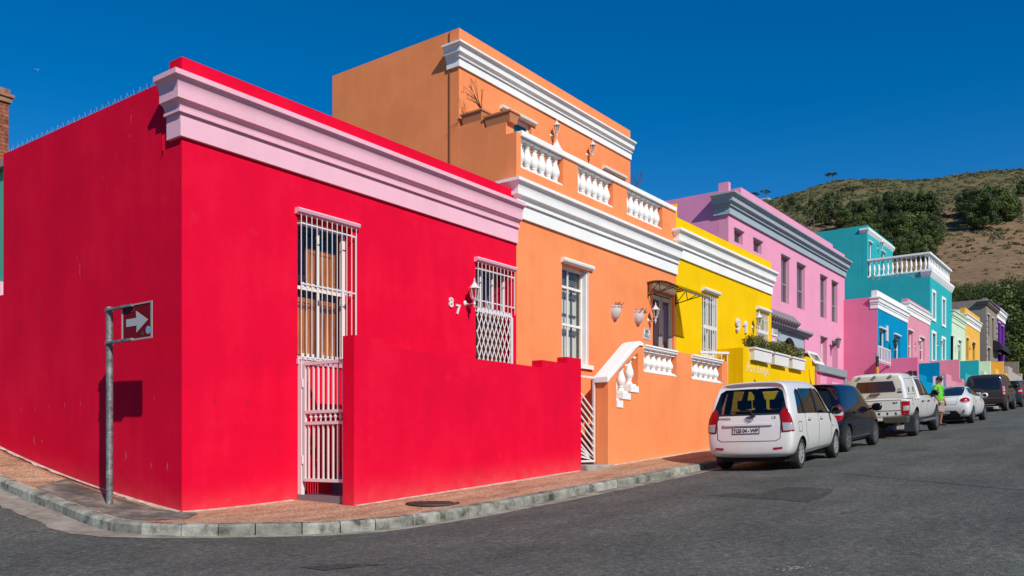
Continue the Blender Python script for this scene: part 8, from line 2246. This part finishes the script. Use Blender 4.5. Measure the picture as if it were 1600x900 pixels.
# fingers, closed loosely by the thighs
hm = []
for sg, hx, hy, hz in ((1, 0.245, -0.09, 0.83), (-1, -0.21, -0.12, 0.85)):
    pts, ed, rd = [(hx, hy, hz)], [], [0.03]
    for k in range(4):
        dy = -0.03+0.02*k; ln = (0.085, 0.095, 0.09, 0.075)[k]
        i = len(pts); pts += [(hx-sg*0.005, hy+dy, hz-0.045), (hx-sg*0.012, hy+dy-0.004, hz-0.045-ln*0.5), (hx-sg*0.03, hy+dy-0.006, hz-0.045-ln*0.85)]; rd += [0.0095, 0.009, 0.008]; ed += [(0, i), (i, i+1), (i+1, i+2)]
    i = len(pts); pts += [(hx-sg*0.02, hy-0.045, hz-0.02), (hx-sg*0.03, hy-0.058, hz-0.06)]; rd += [0.011, 0.009]; ed += [(0, i), (i, i+1)]
    link('hand', skin_mesh('hand', pts, ed, rd, 0, SKINM, 1), man, (0, 0, 0))
TS = [(0, 0, 0.80), (0, 0.01, 1.10), (0, 0.02, 1.30), (0, 0.03, 1.43), (0, 0.02, 1.475), (0.19, 0.03, 1.40), (0.25, 0.045, 1.20), (-0.19, 0.03, 1.40), (-0.255, 0.05, 1.20)]
link('t_shirt', skin_mesh('t_shirt', TS, [(0, 1), (1, 2), (2, 3), (3, 4), (3, 5), (5, 6), (3, 7), (7, 8)], [(0.195, 0.155), (0.19, 0.15), (0.195, 0.14), (0.15, 0.105), 0.075, 0.082, 0.078, 0.082, 0.078], 0, LIME), man, (0, 0, 0))
SH = [(0, 0, 0.98), (0, 0, 0.90), (0.10, 0, 0.84), (0.115, -0.02, 0.52), (0.115, -0.02, 0.45), (-0.10, 0, 0.84), (-0.135, -0.05, 0.53), (-0.135, -0.05, 0.46)]
link('shorts', skin_mesh('shorts', SH, [(0, 1), (1, 2), (2, 3), (3, 4), (1, 5), (5, 6), (6, 7)], [(0.17, 0.14), (0.18, 0.145), 0.118, 0.105, 0.105, 0.115, 0.105, 0.105], 1, KHAKI), man, (0, 0, 0))
for sg, x, y in ((1, 0.13, -0.02), (-1, -0.14, 0.01)):
    q = MB(); q.lathe([(0.0, -0.16), (0.045, -0.13), (0.052, -0.02), (0.045, 0.09), (0.0, 0.12)], 12, axis='y'); q.v = [(x+a, y+b2-0.02, max(0.0, 0.045+c*0.95)) for a, b2, c in q.v]
    q.lathe([(0.05, 0.05), (0.048, 0.12), (0.042, 0.13)], 10, (x, y+0.05, 0)); q.build('shoe', SHOE, man, (0, 0, 0), smooth=True)
hz = 1.66
q = MB(); q.lathe([(0.10, hz+0.015), (0.104, hz+0.05), (0.088, hz+0.10), (0.05, hz+0.125), (0.0, hz+0.13)], 18, (0, -0.01, 0))
q.v = [(a*0.88, -0.01+(b2+0.01)*1.08, c) for a, b2, c in q.v]
q.add([(-0.085, -0.07, hz+0.03), (-0.06, -0.19, hz+0.01), (0.06, -0.19, hz+0.01), (0.085, -0.07, hz+0.03), (-0.085, -0.07, hz+0.042), (-0.06, -0.19, hz+0.022), (0.06, -0.19, hz+0.022), (0.085, -0.07, hz+0.042)], [(0, 1, 2, 3), (7, 6, 5, 4), (0, 4, 5, 1), (1, 5, 6, 2), (2, 6, 7, 3), (3, 7, 4, 0)])
q.build('cap', CAPM, man, (0, 0, 0), smooth=False)
q = MB(); q.lathe([(0.086, hz-0.02), (0.094, hz+0.02), (0.09, hz+0.03)], 16, (0, 0.012, 0)); q.build('hair', plain('dark_hair', (0.03, 0.022, 0.018), 0.8), man, (0, 0, 0), smooth=True)
q = MB(); q.lathe([(0.0, -0.02), (0.012, -0.012), (0.016, 0.0), (0.006, 0.02)], 8, (0, -0.108, hz-0.015)); q.build('nose', SKINM, man, (0, 0, 0), smooth=True)
for sg in (1, -1):
    q = MB(); q.lathe([(0.0, -0.009), (0.012, 0.0), (0.0, 0.009)], 8, (sg*0.034, -0.098, hz+0.005), axis='y'); q.build('eye', DARK, man, (0, 0, 0), smooth=True)
    q = MB(); q.lathe([(0.0, -0.022), (0.015, 0.0), (0.0, 0.024)], 8, (sg*0.082, 0.0, hz-0.01)); q.build('ear', SKINM, man, (0, 0, 0), smooth=True)
q = MB(); q.bar((-0.025, -0.104, hz-0.055), (0.025, -0.104, hz-0.055), 0.01, 0.008); q.build('mouth', plain('lip', (0.22, 0.08, 0.06), 0.6), man, (0, 0, 0))
q = MB(); q.path([(0.07, -0.02, 1.48), (0.05, -0.13, 1.35), (0.02, -0.155, 1.16)], 0.006, 5); q.path([(-0.07, -0.02, 1.48), (-0.03, -0.13, 1.35), (0.02, -0.155, 1.16)], 0.006, 5); q.box(-0.01, 0.05, -0.162, -0.156, 1.08, 1.16); q.build('lanyard', plain('lanyard_dark', (0.08, 0.12, 0.07), 0.7), man, (0, 0, 0))
man.rotation_euler.z = R_(-18)
man.location = (px_, py_, road_z(px_, py_))
# ------------------------------------------------------------------ overhead cable across the street (its shadow falls on the road)
A = gpix(1345, 743); B = gpix(1600, 767)
up = 7.0
off = Vector((-SUN.x/SUN.z*-1, -SUN.y/SUN.z*-1, 0))*-1
def lift(p):
    return Vector((p[0], p[1], road_z(*p)))-SUN*(up/-SUN.z)
a, b2 = lift(A), lift(B)
d = (b2-a).normalized()
def pj(p):
    e = p-Vector(CAM); return (e.x*AX[0]+e.y*AY[0])/(e.x*AX[1]+e.y*AY[1]), e.z/(e.x*AX[1]+e.y*AY[1])
print('cable', pj(a), pj(b2), a, b2)
a2, b3 = a-d*0.6, b2+d*14
q = MB()
pts = [a2+(b3-a2)*t+Vector((0, 0, -0.25*math.sin(t*math.pi))) for t in np.linspace(0, 1, 15)]
q.path(pts, 0.022, 6)
tag(q.build('overhead_cable', plain('black_cable', (0.02, 0.02, 0.02), 0.7), None, tuple(a2)), 'black overhead cable whose thin shadow crosses the grey road', 'cable')
